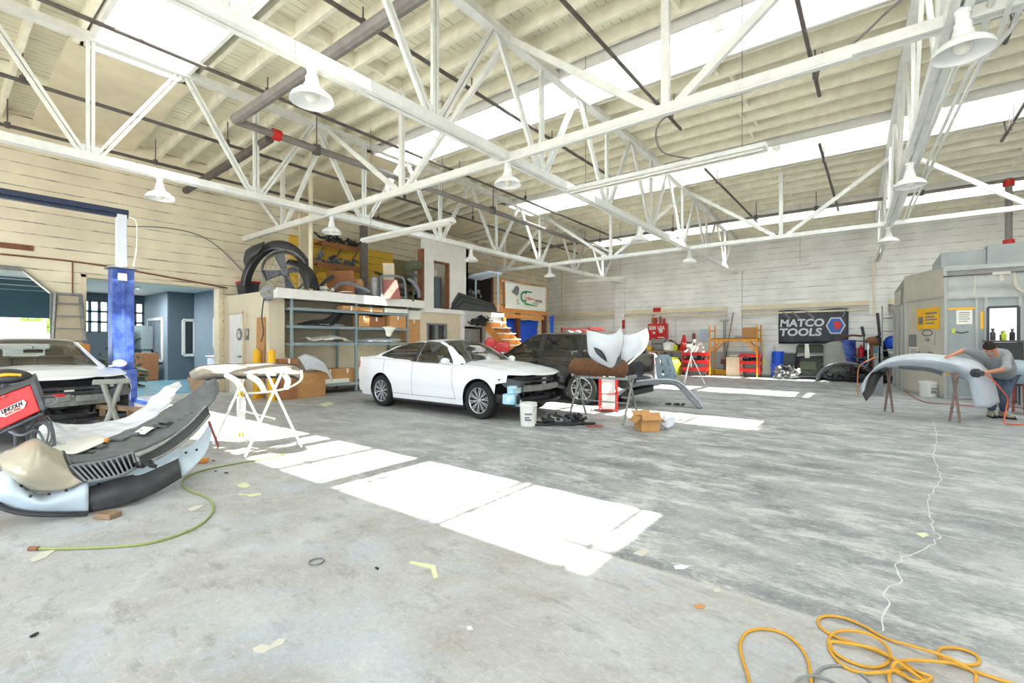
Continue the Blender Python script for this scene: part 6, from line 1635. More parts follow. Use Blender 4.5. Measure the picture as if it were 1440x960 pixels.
for k, (dx, z, mat) in enumerate(((-.14, .868, 'dust_red'), (.08, .868, 'red_paint'), (.12, .418, 'blue_paint'), (-.14, .418, 'red_paint'))):
    m_ = MB(); m_.lathe([(0, 0), (.09, 0), (.09, .3), (.03, .36), (.03, .42), (0, .42)], (x + dx, 20.85, z), n=12); tag(m_.build('bottle', mat), ('dusty pink bottle on the middle tray of the trolley, left', 'red bottle on the middle tray of the trolley, right', 'blue bottle on the low tray of the trolley', 'red bottle on the low tray of the trolley')[k], 'bottle', 'bottles on the trolley')
c_ = Vector((at(1190, 20.6), 20.25, 0)); ar = thing('arch_liner', 'large black arched fender flare on the floor before the blue tubs', 'car part', (c_.x, c_.y, 0)); rows = []
for i in range(25):
    a = pi * i / 24; rows.append([(cos(a) * (.78 + .04 * k), -.04 - .09 * k + .05 * k * sin(a), sin(a) * (.58 + .05 * k) + .01) for k in range(3)])
m_ = MB(); m_.grid(rows); m_.build('flare', 'grey_plastic', ar, solid=.04, angle=50)
m_ = MB(); rows = []
for i in range(25):
    a = pi * i / 24; rows.append([(cos(a) * .74, .0, sin(a) * .55), (cos(a) * .72, .35, sin(a) * .55)])
m_.grid(rows); m_.build('liner', 'black_plastic', ar, solid=.01)
cluster('low heap of black parts inside the fender flare', (c_.x, c_.y + .2, 0), (.6, .3, .5), 50, 'dark_plastic', sd=53)
cluster('long low heap of black bumper parts along the floor right of the flare', (at(1222, 20.2), 20.25, 0), (.6, .3, .8), 80, 'black_plastic', sd=54)
cluster('dark bags and parts stacked below the right-hand pilaster', (at(1222, 20.9), 21.05, 0), (.5, .3, 1.5), 70, 'black_fabric', sd=55)
m_ = MB(); m_.ball((at(1229, 20.7), 20.75, 1.42), .20, 8, (1.3, .9, .8)); m_.cyl((at(1229, 20.7), 20.75, 0), (at(1229, 20.7), 20.75, 1.3), .12, n=12); tag(m_.build('orange_bundle', 'brick_brown'), 'orange-brown bundle on top of the dark bags by the right-hand pilaster', 'bundle')
m_ = MB(); m_.tube(crom([(at(1240, 20.6), 20.6, 0), (at(1247, 20.6), 20.6, .6), (at(1243, 20.6), 20.6, 1.2), (at(1234, 20.6), 20.7, 1.6)], 20), .07, 8); tag(m_.build('black_hose_thick', 'black_plastic'), 'thick black curved hose standing at the right of the dark bags', 'hose')
for px, py0, py1, lab in ((1214, 459, 473, 'short black bar standing up from the trolley behind the fender flare'), (1236, 440, 472, 'tall black pole standing before the right-hand pilaster')):
    a_ = pY(px - 2, py0, 20.9); m_ = MB(); b_ = pY(px + 1, py1, 20.9); m_.beam(a_, b_, .09, .09); m_.cyl(b_, (b_.x, b_.y, 0), .02, n=8); tag(m_.build('black_pole', 'black_plastic'), lab, 'pole')
m_ = MB(); m_.tube(crom([(at(1172, 20.9), 20.9, .0), (at(1173, 20.9), 20.9, .9), (at(1180, 20.9), 20.95, 1.45), (at(1196, 20.9), 21.0, 1.62), (at(1212, 20.9), 21.05, 1.6)], 24), .035, 8); tag(m_.build('curved_trim', 'dark_wood'), 'brown curved trim arching over the blue tubs', 'car part')
# small shelf between pilaster and booth
x = at(1254, 20.3) ; t = thing('metal_shelf', 'narrow metal shelf with blue things between the pilaster and the booth', 'shelf', (x, 20.4, 0))
for sx in (-.25, .25): m_ = MB(); m_.box((sx, 0, 1.3), (.04, .4, 2.6)); m_.build('upright', 'dull_metal', t)
for z in (.5, 1.1, 1.75, 2.2): m_ = MB(); m_.box((0, 0, z), (.5, .4, .03)); m_.build('shelf_board', 'dull_metal', t)
m_ = MB(); m_.ball((x, 20.38, 1.37), .21, 8, (1, 1, 1.1)); tag(m_.build('blue_ball_bag', 'blue_bright'), 'bright blue bag on the narrow metal shelf beside the booth', 'bag')
m_ = MB(); m_.box((x - .03, 20.38, .7), (.36, .3, .36)); tag(m_.build('green_box', 'olive', bevel=.01), 'olive box below the bright blue bag on the narrow shelf', 'box')

# ================================================================== CENTRE: hood stand and its surroundings
def horse(name, label, p0, p1, z, mat='dull_metal', spread=.28, r=.018, lean=.0, cat='stand', wrap=None, xleg=True, ends=(1, 1), group=None):
    """folding work stand: a top bar between p0 and p1, a crossed pair of legs under each end"""
    p0, p1 = Vector(p0), Vector(p1); t = thing(name, label, cat, ((p0.x + p1.x) / 2, (p0.y + p1.y) / 2, 0), group=group); o = Vector((t.location.x, t.location.y, 0))
    d = (p1 - p0); d.z = 0; d.normalize(); n_ = Vector((-d.y, d.x, 0))
    for k, (p, s) in enumerate(((p0, -1), (p1, 1))):
        if not ends[k]: continue
        for q in (-1, 1):
            a = p - o + Vector((0, 0, z)) + n_ * q * (.10 if xleg else .02) ; b_ = p - o - n_ * q * spread * (1 if xleg else -1) + d * s * lean; b_.z = r
            m_ = MB(); m_.tube([a, a.lerp(b_, .5), b_], r, 8); m_.build('leg', mat, t)
        m_ = MB(); m_.beam(p - o + Vector((0, 0, z)) + n_ * .2, p - o + Vector((0, 0, z)) - n_ * .2, .05, .05); m_.build('arm', wrap or mat, t, bevel=.01)
    m_ = MB(); m_.beam(p0 - o + Vector((0, 0, z - .04)), p1 - o + Vector((0, 0, z - .04)), .04, .04); m_.build('top_bar', wrap or mat, t)
    if xleg: m_ = MB(); m_.cyl(p0 - o + Vector((0, 0, z * .42)), p1 - o + Vector((0, 0, z * .42)), .012, n=8); m_.build('cross_bar', mat, t)
    return t
A_, B_ = Vector((-4.34, 7.55, 0)), Vector((-3.30, 7.55, 0))
horse('work_stand', 'grey folding work stand with crossed legs carrying the brown blanket and white bonnet', A_, B_, .79, 'dull_metal', .32, .020)
m_ = MB(); Pt = []; n = 26
rows = []
for i in range(n + 1):
    x = -4.45 + 1.04 * i / n; row = []
    for k in range(21):
        a = 2 * pi * k / 20; r = .175 + .025 * noise.noise(Vector((x * 7, cos(a) * 2, sin(a) * 2))) - (.05 if i in (0, n) else 0) + .012 * sin(x * 60); row.append((x, 7.55 + 1.1 * r * cos(a), .925 + r * .86 * sin(a)))
    rows.append(row)
m_.grid(rows); m_.add([rows[0][k] for k in range(20)], [tuple(range(20))]); m_.add([rows[-1][k] for k in range(20)], [tuple(range(20))[::-1]])
tag(m_.build('rolled_blanket', 'brown_blanket', angle=60), 'brown rolled blanket laid along the top of the folding work stand', 'blanket')
# white bonnet/fender panels resting on the blanket
bp_ = thing('bonnet_panel', 'white car body panel with a dark slot, standing on the brown blanket', 'car part', (0, 0, 0)); D_ = 8.05
sheet('panel', [[pD(825, 464, D_ + .2), pD(838, 467, D_ + .05), pD(852, 470, D_), pD(864, 469, D_), pD(873, 461, D_ + .1)],
                [pD(826, 482, D_ + .1), pD(836, 482, D_ - .1), pD(850, 484, D_ - .2), pD(864, 483, D_ - .15), pD(877, 477, D_)],
                [pD(828, 497, D_ + .05), pD(838, 500, D_ - .1), pD(848, 503, D_ - .2), pD(860, 501, D_ - .18), pD(873, 494, D_ - .05)],
                [pD(834, 505, D_ + .05), pD(842, 510, D_ - .05), pD(851, 514, D_ - .1), pD(860, 517, D_ - .1), pD(866, 513, D_ - .05)]], 'panel_grey', bp_, thick=.012, n=24, m=18)
sheet('vent_slot', [[pD(835, 488, D_ - .235), pD(840, 489.5, D_ - .25), pD(846, 493, D_ - .27), pD(851, 500, D_ - .28), pD(854, 509, D_ - .24)], [pD(835, 489, D_ - .235), pD(838, 496, D_ - .25), pD(843, 501, D_ - .27), pD(848, 505, D_ - .28), pD(854, 509.5, D_ - .24)]], 'black_plastic', bp_, thick=.008, n=14, m=3)
wp = thing('fender_panel', 'bright white sunlit car panel standing behind the slotted panel on the blanket', 'car part', (0, 0, 0)); D_ = 8.3
sheet('panel', [[pD(874, 470, D_), pD(884, 471, D_), pD(896, 468, D_), pD(908, 463, D_ + .2)], [pD(874, 486, D_ - .1), pD(884, 487, D_ - .1), pD(896, 484, D_ - .05), pD(910, 474, D_ + .1)], [pD(873, 500, D_ - .1), pD(882, 500, D_ - .1), pD(893, 494, D_), pD(906, 486, D_ + .1)], [pD(870, 512, D_ - .05), pD(876, 512, D_ - .05), pD(886, 505, D_), pD(897, 498, D_ + .05)]], 'primer_white', wp, thick=.012, n=20, m=14)
m_ = MB(); m_.tube(crom([pD(909, 463, D_ + .2), pD(911, 475, D_ + .1), pD(906, 490, D_ + .05), pD(893, 503, D_), pD(878, 516, D_ - .05)], 24), .018, 8); m_.build('folded_edge', 'white_enamel', wp)
m_ = MB(); c_ = pD(869, 508, 8.0); m_.box(c_, (.10, .08, .16), rz=.4); m_.build('hinge', 'dark_plastic', wp)
# red framed carton under the stand
c_ = fl(847, 580); t = thing('red_framed_crate', 'tall pale crate in a thin red tube frame, sunlit under the work stand', 'crate', (c_.x, c_.y + .25, 0), rz=TH - .15)
m_ = MB(); m_.box((0, 0, .36), (.26, .26, .66)); m_.build('carton', 'bucket_white', t, bevel=.01)
m_ = MB()
for sx in (-1, 1):
    for sy_ in (-1, 1): m_.cyl((sx * .17, sy_ * .16, 0), (sx * .17, sy_ * .16, .76), .013, n=8)
for z in (.05, .36, .75):
    for s in (-1, 1): m_.cyl((-.17, s * .16, z), (.17, s * .16, z), .012, n=8); m_.cyl((s * .17, -.16, z), (s * .17, .16, z), .012, n=8)
m_.build('tube_frame', 'red_gloss', t)
m_ = MB(); m_.box((-.165, -.10, .42), (.03, .12, .6)); m_.build('side_panel', 'red_gloss', t)
# covered thing with plaid cloth right of the stand
c_ = fl(915, 541)
def drape(z0, z1, r0, r1, n=14, seed=0, cx=0.0):
    rows = []
    for i in range(n + 1):
        f = i / n; z = z0 + (z1 - z0) * f; row = []
        for k in range(41):
            a = 2 * pi * k / 40; r = r0 + (r1 - r0) * f ** .7; r *= 1 + (.16 * (1 - f) + .05) * sin(a * 7 + seed + f * 1.5) + .22 * noise.noise(Vector((cos(a) * 1.6, sin(a) * 1.6, f * 2.5 + seed)))
            if k == 40: r = None
            row.append((a, r, z))
        pts_ = [Vector((c_.x + cx * f + r * cos(a), c_.y + r * sin(a) * .8, z)) for a, r, z in row[:40]]; pts_.append(pts_[0].copy()); rows.append(pts_)
    return rows
m_ = MB(); m_.grid(drape(.04, .74, .36, .28, seed=1)); o = tag(m_.build('draped_coat', 'grey_plastic', solid=.012, angle=70), 'grey and pink coat draped over a stool behind the right end of the work stand', 'coat')
m_ = MB(); g_ = [[Vector((c_.x - .06 * f + rr_ * cos(a) * (1 + .12 * sin(5 * a + f * 4)), c_.y + rr_ * sin(a) * .8, .68 + .40 * f)) for a in [2 * pi * k / 40 for k in range(41)]] for f, rr_ in ((0, .29), (.2, .31), (.4, .30), (.6, .27), (.8, .21), (.93, .13), (1.0, .04))]; m_.grid(g_); m_.add(g_[-1][:40], [tuple(range(40))]); m_.build('pink_shoulder', 'plaid', o, angle=70)['label'] = 'pink checked upper part'
c_ = fl(915, 541); m_ = MB(); m_.cyl((c_.x, c_.y, .02), (c_.x, c_.y, .70), .10, n=14); m_.cyl((c_.x, c_.y, .0), (c_.x, c_.y, .03), .24, n=18); tag(m_.build('stool', 'dark_plastic'), 'dark stool hidden under the draped coat', 'stool')
# bumper lying on the floor
bl = thing('bumper_cover', 'long grey bumper cover lying on the floor right of the work stand, one end raised', 'car part', (0, 0, 0))
T_ = [(864, 552), (872, 545), (884, 540), (900, 536), (925, 534), (948, 535), (960, 541), (972, 553), (981, 563), (988, 573)]
Dd = [9.6, 9.9, 10.1, 10.2, 10.3, 10.3, 10.2, 10.1, 10.0, 9.9]
Lw = [(865, 560), (874, 553), (886, 546), (902, 542), (925, 540), (946, 541), (957, 548), (966, 558), (975, 567), (982, 574)]
top_ = [pD(x, y, d) for (x, y), d in zip(T_, Dd)]; low = [pD(x, y, d - .18) for (x, y), d in zip(Lw, Dd)]
low = [Vector((p.x, p.y, max(.01, p.z))) for p in low]; mid = [(a + b_) / 2 - VIEWF * .06 for a, b_ in zip(top_, low)]
o = sheet('shell', [top_, mid, low], 'grey_plastic', bl, thick=.02, n=40, m=8)
m_ = MB(); m_.tube(crom([p + Vector((0, 0, .005)) for p in top_], 40), .022, 8); m_.build('painted_lip', 'primer_blue', bl)
m_ = MB()
for k in range(26):
    f = 2.2 + k * .15; i = int(f); q = top_[i].lerp(top_[i + 1], f - i) - VIEWF * .10; r_ = low[i].lerp(low[i + 1], f - i) - VIEWF * .03; m_.beam(q.lerp(r_, .2), q.lerp(r_, .9), .012, .012)
m_.build('mesh_grille', 'black_plastic', bl)
br_ = thing('radiator_shroud', 'upright grey-blue plastic shroud with openings standing on the floor bumper', 'car part', (0, 0, 0)); D_ = 10.6
m_ = MB(); q = [(924, 502), (940, 501), (950, 530), (928, 532)]; P_ = [pD(x, y, D_) for x, y in q]
def qp(u_, v_): return P_[0].lerp(P_[1], u_).lerp(P_[3].lerp(P_[2], u_), v_)
for a, b_, w_ in (((0, 0), (0, 1), .10), ((1, 0), (1, 1), .10), ((0, 0), (1, 0), .10), ((0, 1), (1, 1), .14), ((0, .5), (1, .55), .10), ((.55, 0), (.5, 1), .12)):
    m_.beam(qp(*a), qp(*b_), .05, w_, VIEWR if abs(a[0] - b_[0]) < .3 else (0, 0, 1))
m_.build('frame', 'slate_light', br_, bevel=.01)
m_ = MB(); m_.prism([qp(.55, .05), qp(.95, .05), qp(.95, .95), qp(.5, .95)], VIEWF * .03); m_.build('blank_panel', 'slate_light', br_)
# white tripod
c_ = fl(972, 540); t = thing('tripod_stand', 'thin pale tripod work light stand right of the floor bumper', 'stand', (c_.x, c_.y, 0))
for a in (.3, 2.5, 4.5): m_ = MB(); m_.cyl((.42 * cos(a), .42 * sin(a), .015), (0, 0, .95), .014, n=8); m_.build('leg', 'white_enamel', t)
m_ = MB(); m_.cyl((0, 0, .55), (0, 0, 1.25), .018, n=8); m_.build('pole', 'white_enamel', t)
m_ = MB(); m_.box((-.05, 0, 1.27), (.2, .1, .12), rz=.5); m_.box((.14, 0, 1.22), (.12, .1, .1)); m_.beam((-.2, 0, 1.35), (.2, 0, 1.1), .02, .02); m_.build('lamp_head', 'paper', t)
# open box and bucket
c_ = fl(910, 607); carton('open cardboard box on the sunlit floor below the work stand', (c_.x - .06, c_.y + .14, 0), (.30, .30, .22), rz=TH + .12, opened=True)
c_ = fl(929, 604); m_ = MB(); m_.ball((c_.x + .07, c_.y + .1, .11), .12, 12, (.9, .7, .85)); m_.v = [(x + .05 * noise.noise(Vector((x, y, z)) * 14), y + .04 * noise.noise(Vector((y, z, x)) * 14), max(.002, z + .06 * noise.noise(Vector((z, x, y)) * 12))) for x, y, z in m_.v]; tag(m_.build('plastic_bag', 'primer_white'), 'crumpled whitish bag behind the open cardboard box', 'bag')
def bucket(label, c, r, h, mat='bucket_white', lab=True, name='paint_bucket'):
    t = thing(name, label, 'bucket', c); m_ = MB(); m_.lathe([(0, .0), (r * .88, 0), (r * .9, .01), (r * .98, h * .84), (r * 1.05, h * .85), (r * 1.05, h * .9), (r * 1.0, h * .91), (r, h), (r * .95, h), (r * .9, h * .2), (0, h * .18)], n=32); m_.build('pail', mat, t)
    m_ = MB(); m_.tube([(r * 1.05 * cos(k * pi / 12 + pi), -.02 + r * .3 * sin(k * pi / 12) * -1, h * .86 - r * .9 * sin(k * pi / 12)) for k in range(13)], .004, 5); m_.build('bail_handle', 'steel', t)
    if lab:
        m_ = MB(); a0 = -pi / 2 + TH - .5
        for dz_, w_ in ((.5, .9), (.35, .6), (.25, .8)): m_.grid([[(r * .955 * cos(a0 + w_ * i / 8), r * .955 * sin(a0 + w_ * i / 8), h * (dz_ + dd)) for i in range(9)] for dd in (0, .07)])
        m_.build('printed_label', 'ink_grey', t, solid=.004)
    return t
c_ = fl(738, 599); bucket('white plastic bucket standing before the stripped nose of the white sedan', (c_.x, c_.y + .1, 0), .145, .38)
# black torn-off parts on the floor
c_ = fl(785, 597)
t = thing('broken_part', 'black broken plastic car part lying on the floor right of the white bucket', 'car part', (c_.x, c_.y, 0), rz=TH)
m_ = MB(); rr = random.Random(4)
for i in range(70):
    x = rr.uniform(-.28, .40); y = rr.uniform(-.08, .10); h = (.15 if -.15 < x < .35 else .06) * rr.random() + .02
    if i % 3: m_.box((x, y, h), (rr.uniform(.04, .14), rr.uniform(.03, .08), rr.uniform(.02, .05)), rr.random() * 3, rr.uniform(-.5, .5), rr.uniform(-.5, .5))
    else: m_.cyl((x, y, h), (x + rr.uniform(-.1, .1), y + rr.uniform(-.05, .05), h + rr.uniform(-.01, .05)), rr.uniform(.01, .03), n=8)
m_.v = [(x, y, max(z, .003)) for x, y, z in m_.v]; m_.build('bracket_mass', 'black_plastic', t, smooth=False)
m_ = MB(); m_.tube(crom([(-.62, -.10, .02), (-.45, -.02, .05), (-.25, 0, .04), (.1, -.06, .04), (.4, -.05, .03), (.62, .02, .02)], 30), .022, 8); m_.tube(crom([(-.58, -.12, .02), (-.3, -.12, .02), (0, -.12, .025), (.3, -.1, .02)], 20), .016, 6); m_.build('long_rail', 'black_plastic', t)
c_ = fl(835, 600); m_ = MB(); m_.box((c_.x, c_.y, .012), (.22, .1, .02), rz=1); m_.box((c_.x + .08, c_.y + .04, .02), (.1, .05, .03), rz=.2); tag(m_.build('red_scrap', 'dust_red'), 'small reddish scrap at the right end of the black broken part', 'scrap')
for px, py in ((940, 569), (952, 569.5), (960, 570)):
    c_ = fl(px, py); m_ = MB(); m_.box((c_.x, c_.y, .02), (.12, .06, .035), rz=px); m_.box((c_.x + .02, c_.y, .04), (.06, .04, .02), rz=px + 1); tag(m_.build('black_scrap', 'black_plastic'), 'small black scrap on the floor under the long grey bumper, %s of three' % {940: 'left', 952: 'middle', 960: 'right'}[px], 'scrap', 'black scraps on the floor')
# red clothes rail and covered goods behind the SUV
c_ = pY(790, 470, 19.5); t = thing('red_rack', 'red tube rack with white wrapped goods behind the black SUV', 'rack', (c_.x, 19.5, 0))
m_ = MB()
for x, y in ((0, 0), (1.5, 0)): m_.cyl((x, y, 0), (x, y, 2.1), .035, n=8)
for s in (0, .28, .5): m_.cyl((0, s - .1, 2.0 - s * .3), (1.9, s + .4, 2.05 - s * .2), .02, n=6)
m_.cyl((0, 0, 1.35), (1.5, 0, 1.35), .03, n=8); m_.build('tube_frame', 'red_gloss', t)
m_ = sheet_mb([[pY(794, 466, 19.4), pY(805, 464, 19.5), pY(820, 468, 19.4)], [pY(792, 476, 19.2), pY(806, 475, 19.1), pY(822, 477, 19.2)], [pY(793, 490, 19.3), pY(806, 490, 19.2), pY(821, 490, 19.3)]], 16, 12, .12, 3)
tag(m_.build('wrapped_goods', 'film', solid=.02), 'white plastic-wrapped goods hung on the red rack', 'wrapped goods')

# ================================================================== RIGHT: spray booth
BA, BB, BC = Vector((.45, 19.6, 0)), Vector((.64, 17.2, 0)), Vector((1.33, 15.6, 0)); BD = Vector((6.2, 15.75, 0))
bo = thing('spray_booth', 'large grey sheet-metal spray booth at the right, with posters on its angled side', 'booth', (1.33, 15.6, 0)); O_ = Vector((1.33, 15.6, 0))
def zz(v, z): return Vector((v.x - O_.x, v.y - O_.y, z))
def wallseg(a, b_, z0, z1, mat, name, th=.06, inset=0.0):
    d = (b_ - a).normalized(); n_ = Vector((d.y, -d.x, 0))
    m_ = MB(); m_.prism([zz(a - n_ * inset, z0), zz(b_ - n_ * inset, z0), zz(b_ - n_ * inset, z1), zz(a - n_ * inset, z1)], -n_ * th); return m_.build(name, mat, bo, smooth=False)
wallseg(BA, BB, 0, 2.95, 'booth_beige', 'side_panel'); wallseg(BB, BC, 0, 2.52, 'booth_beige', 'angled_panel')
wallseg(BB, BC, 2.52, 3.2, 'booth_beige', 'upper_panel', inset=-.03)
dw0, dw1 = BC.lerp(BD, 0), BC
fd = (BD - BC).normalized()
def FC(s): return BC + fd * s
sW0, sW1 = (pY(1389, 480, 15.62).x - BC.x), (pY(1432, 480, 15.64).x - BC.x)
wallseg(BC, FC(sW0), 0, 2.45, 'booth_blue', 'front_panel'); wallseg(FC(sW1), BD, 0, 2.45, 'booth_blue', 'front_panel'); wallseg(FC(sW0), FC(sW1), 2.2, 2.45, 'booth_blue', 'front_panel'); wallseg(FC(sW0), FC(sW1), 0, .85, 'booth_blue', 'front_panel')
wallseg(BC, BD, 2.45, 3.14, 'booth_grey', 'upper_panel', inset=.06); wallseg(Vector((6.2, 19.6, 0)), BA, 0, 3.1, 'white_paint', 'rear_panel'); wallseg(BD, Vector((6.2, 19.6, 0)), 0, 3.1, 'white_paint', 'rear_panel')  # unseen rear panels added to keep the booth light from spilling out
m_ = MB(); m_.prism([zz(FC(0), 2.45), zz(FC(4.8), 2.45), zz(FC(4.8) + Vector((0, .12, 0)), 3.14), zz(FC(0) + Vector((0, .12, 0)), 3.14)], (0, .03, 0)); m_.build('sloping_panel', 'booth_grey', bo, smooth=False)
m_ = MB()
for a, b_, z in ((BA, BB, 2.52), (BB, BC, 2.50), (BC, BD, 2.45), (BB, BC, 3.2), (BC, BD, 3.14), (BC, BD, .05), (BB, BC, .05), (BA, BB, .05)):
    m_.beam(zz(a, z), zz(b_, z), .05, .05)
for v in (BA, BB, BC, FC(.55), FC(sW0 - .03), FC(sW1 + .03), FC(2.6), FC(3.8)): m_.beam(zz(v, 0), zz(v, 2.45 if v not in (BB, BC) else 3.1), .06, .06)
m_.build('frame_rib', 'booth_grey', bo, bevel=.004)
m_ = MB()
for v in (FC(.5), FC(1.35), FC(2.4)): m_.beam(zz(v + Vector((0, -.02, 0)), 2.46), zz(v + Vector((.05, .1, 0)), 3.13), .03, .03)
m_.build('seam_rib', 'booth_beige', bo)
m_ = MB(); m_.prism([zz(BA, 2.94), zz(BB, 3.18), zz(BC, 3.18), zz(BD, 3.12), zz(BD + Vector((0, 4, 0)), 3.12), zz(BA + Vector((0, .2, 0)), 2.94)], (0, 0, .05)); m_.build('roof_sheet', 'booth_grey', bo, smooth=False)
m_ = MB(); x0 = pY(1323, 370, 16.6).x; m_.bb(zz(Vector((x0, 16.6, 0)), 3.18), zz(Vector((x0 + .85, 19, 0)), 3.72)); m_.build('plenum', 'booth_blue', bo, bevel=.01)
m_ = MB(); m_.bb(zz(Vector((x0 + .85, 16.55, 0)), 3.18), zz(Vector((6.2, 19, 0)), 3.80)); m_.build('plenum', 'booth_blue', bo, bevel=.01)
m_ = MB(); a, b_ = FC(sW0), FC(sW1); m_.prism([zz(a, .85), zz(b_, .85), zz(b_, 2.2), zz(a, 2.2)], (0, .02, 0)); m_.build('window_pane', 'frosted', bo, smooth=False)
l_ = bpy.data.lights.new('booth_light', 'AREA'); l_.shape = 'RECTANGLE'; l_.size = 3.0; l_.size_y = 1.2; l_.energy = 60; lo_ = bpy.data.objects.new('booth_light', l_); COL.objects.link(lo_); lo_.location = (3.2, 17.4, 3.0)
m_ = MB()
for z in (.85, 2.2): m_.beam(zz(a, z) + Vector((0, -.02, 0)), zz(b_, z) + Vector((0, -.02, 0)), .05, .05)
for v in (a, b_): m_.beam(zz(v, .85) + Vector((0, -.02, 0)), zz(v, 2.2) + Vector((0, -.02, 0)), .05, .05)
m_.build('window_frame', 'dark_plastic', bo)
m_ = MB(); v = FC(.6)
for z0, s0 in ((2.72, .0),): m_.tube([zz(FC(-.05) + Vector((0, -.1, 0)), 2.98), zz(FC(4.6) + Vector((0, -.1, 0)), 3.02)], .02, 8)
m_.build('dark_pipe', 'dark_pipe', bo)
m_ = MB(); m_.tube(crom([zz(FC(1.15) + Vector((0, -.08, 0)), 3.0), zz(FC(1.22) + Vector((0, -.08, 0)), 2.6), zz(FC(1.5) + Vector((0, -.08, 0)), 2.5), zz(FC(2.2) + Vector((0, -.08, 0)), 2.52)], 20), .035, 8); m_.box(zz(FC(.95) + Vector((0, -.1, 0)), 2.98), (.3, .06, .06)); m_.cyl(zz(FC(.95) + Vector((0, -.1, 0)), 2.95), zz(FC(.95) + Vector((0, -.1, 0)), 2.8), .04, n=10); m_.build('gas_pipe', 'booth_beige', bo)
# door frames on the narrow side
m_ = MB(); d = (BB - BA)
for f in (.15, .5, .88): p = BA + d * f; m_.beam(zz(p, 0) + Vector((-.05, 0, 0)), zz(p, 2.4) + Vector((-.05, 0, 0)), .05, .05)
m_.build('side_door_rail', 'booth_grey', bo)
# posters on the angled face
dv = (BC - BB).normalized(); nv = Vector((dv.y, -dv.x, 0)); Lf = (BC - BB).length
if nv.dot(Vector((0, 0, 0)) - BB) < 0: nv = -nv
def poster(s, z, w_, h_, mat, name, label, lines=None, cat='poster', th=.006, base=None, dirv=None, nn=None):
    base = base or BB; dirv = dirv or dv; nn = nn or nv
    c = base + dirv * s + nn * .008; c.z = z; t = thing(name, label, cat, c)
    m_ = MB(); m_.prism([dirv * (-w_ / 2) + Vector((0, 0, -h_ / 2)), dirv * (w_ / 2) + Vector((0, 0, -h_ / 2)), dirv * (w_ / 2) + Vector((0, 0, h_ / 2)), dirv * (-w_ / 2) + Vector((0, 0, h_ / 2))], nn * th); m_.build('sheet', mat, t, smooth=False)
    if lines:
        m_ = MB()
        for (u0, u1, v0, v1) in lines: m_.prism([dirv * (u0 * w_) + Vector((0, 0, v0 * h_)), dirv * (u1 * w_) + Vector((0, 0, v0 * h_)), dirv * (u1 * w_) + Vector((0, 0, v1 * h_)), dirv * (u0 * w_) + Vector((0, 0, v1 * h_))], nn * (th + .003))
        m_.build('print', 'ink_grey', t, smooth=False)
    return t
poster(Lf * .60, 1.95, .95, .50, 'yellow_paint', 'yellow_poster', 'yellow warning poster on the angled side of the booth', [(-.1, .42, .30, .40), (-.1, .3, .12, .2), (-.1, .4, -.02, .06), (-.1, .3, -.2, -.12), (-.42, -.2, -.2, .2)])
poster(Lf * .60, 2.23, 1.0, .07, 'yellow_paint', 'yellow_tape', 'yellow tape strip above the yellow warning poster', cat='tape')
t = poster(Lf * .60, 1.52, .6, .42, 'booth_beige', 'logo_sheet', 'sheet with an oval emblem below the yellow warning poster')
m_ = MB(); c0 = nv * .012
for r0, r1, mat in ((.24, .20, 'ink_grey'),):
    ring = []
    for k in range(25): a = 2 * pi * k / 24; ring.append([c0 + dv * (r0 * cos(a)) + Vector((0, 0, .10 + r0 * .36 * sin(a))), c0 + dv * (r1 * cos(a)) + Vector((0, 0, .10 + r1 * .30 * sin(a)))])
    m_.grid(ring)
m_.build('oval_emblem', 'slate_wall', t, solid=.003)
text_obj('QI8', .12, 'slate_wall', frame4(nv * .012 + Vector((0, 0, -.08)), dv, Z_), t)
poster(Lf * .20, 1.42, .34, .34, 'ink_grey', 'grey_poster', 'small grey poster left of the oval emblem')
poster(Lf * .24, 1.12, .4, .26, 'paper', 'paper_notice', 'small pale notice below the grey poster on the booth', [(-.4, .4, .2, .3), (-.4, .3, 0, .1), (-.4, .35, -.2, -.1)])
t = poster(Lf * .50, .98, .02, .02, 'booth_grey', 'painted_marks', 'grey painted letters P and D low on the booth side', cat='marking')
text_obj('P', .42, 'ink_grey', frame4(nv * .004 + dv * (-.28), dv, Z_), t, name='letter'); text_obj('D', .42, 'ink_grey', frame4(nv * .004 + dv * .3, dv, Z_), t, name='letter')
fn = Vector((fd.y, -fd.x, 0))
poster(pY(1356, 480, 15.6).x - BC.x, 1.98, .28, .34, 'paper', 'paper_notice', 'white printed notice taped to the booth front', [(-.35, .35, .3, .36), (-.35, .35, .15, .2), (-.35, .3, 0, .05), (-.35, .35, -.15, -.1), (-.35, .2, -.3, -.25)], base=BC, dirv=fd, nn=fn)
poster(pY(1353, 480, 15.6).x - BC.x, 2.19, .50, .05, 'yellow_paint', 'yellow_tape', 'yellow tape strip above the white printed notice', cat='tape', base=BC, dirv=fd, nn=fn)
poster(pY(1341, 480, 15.6).x - BC.x, 1.66, .07, .12, 'lime', 'yellow_sticker', 'small yellow sticker lower left of the printed notice', cat='sticker', base=BC, dirv=fd, nn=fn)
poster(pY(1381, 480, 15.6).x - BC.x, 1.9, .05, .42, 'yellow_paint', 'yellow_tape', 'vertical yellow tape strip left of the booth window', cat='tape', base=BC, dirv=fd, nn=fn)
m_ = MB(); c_ = pY(1352, 468, 15.55); m_.tube(crom([(c_.x - .1, 15.56, c_.z + .03), (c_.x, 15.52, c_.z), (c_.x + .12, 15.56, c_.z + .03)], 10), .015, 6); m_.build('pull_handle', 'dark_plastic', bo).location = -O_
poster(.5, 2.72, .16, .45, 'ink_grey', 'side_sign', 'small blue-grey sign on the upper narrow side of the booth', cat='sign', base=BA + Vector((-.02, 0, 0)) + (BB - BA) * .55, dirv=(BB - BA).normalized(), nn=Vector((-1, -.08, 0)).normalized())

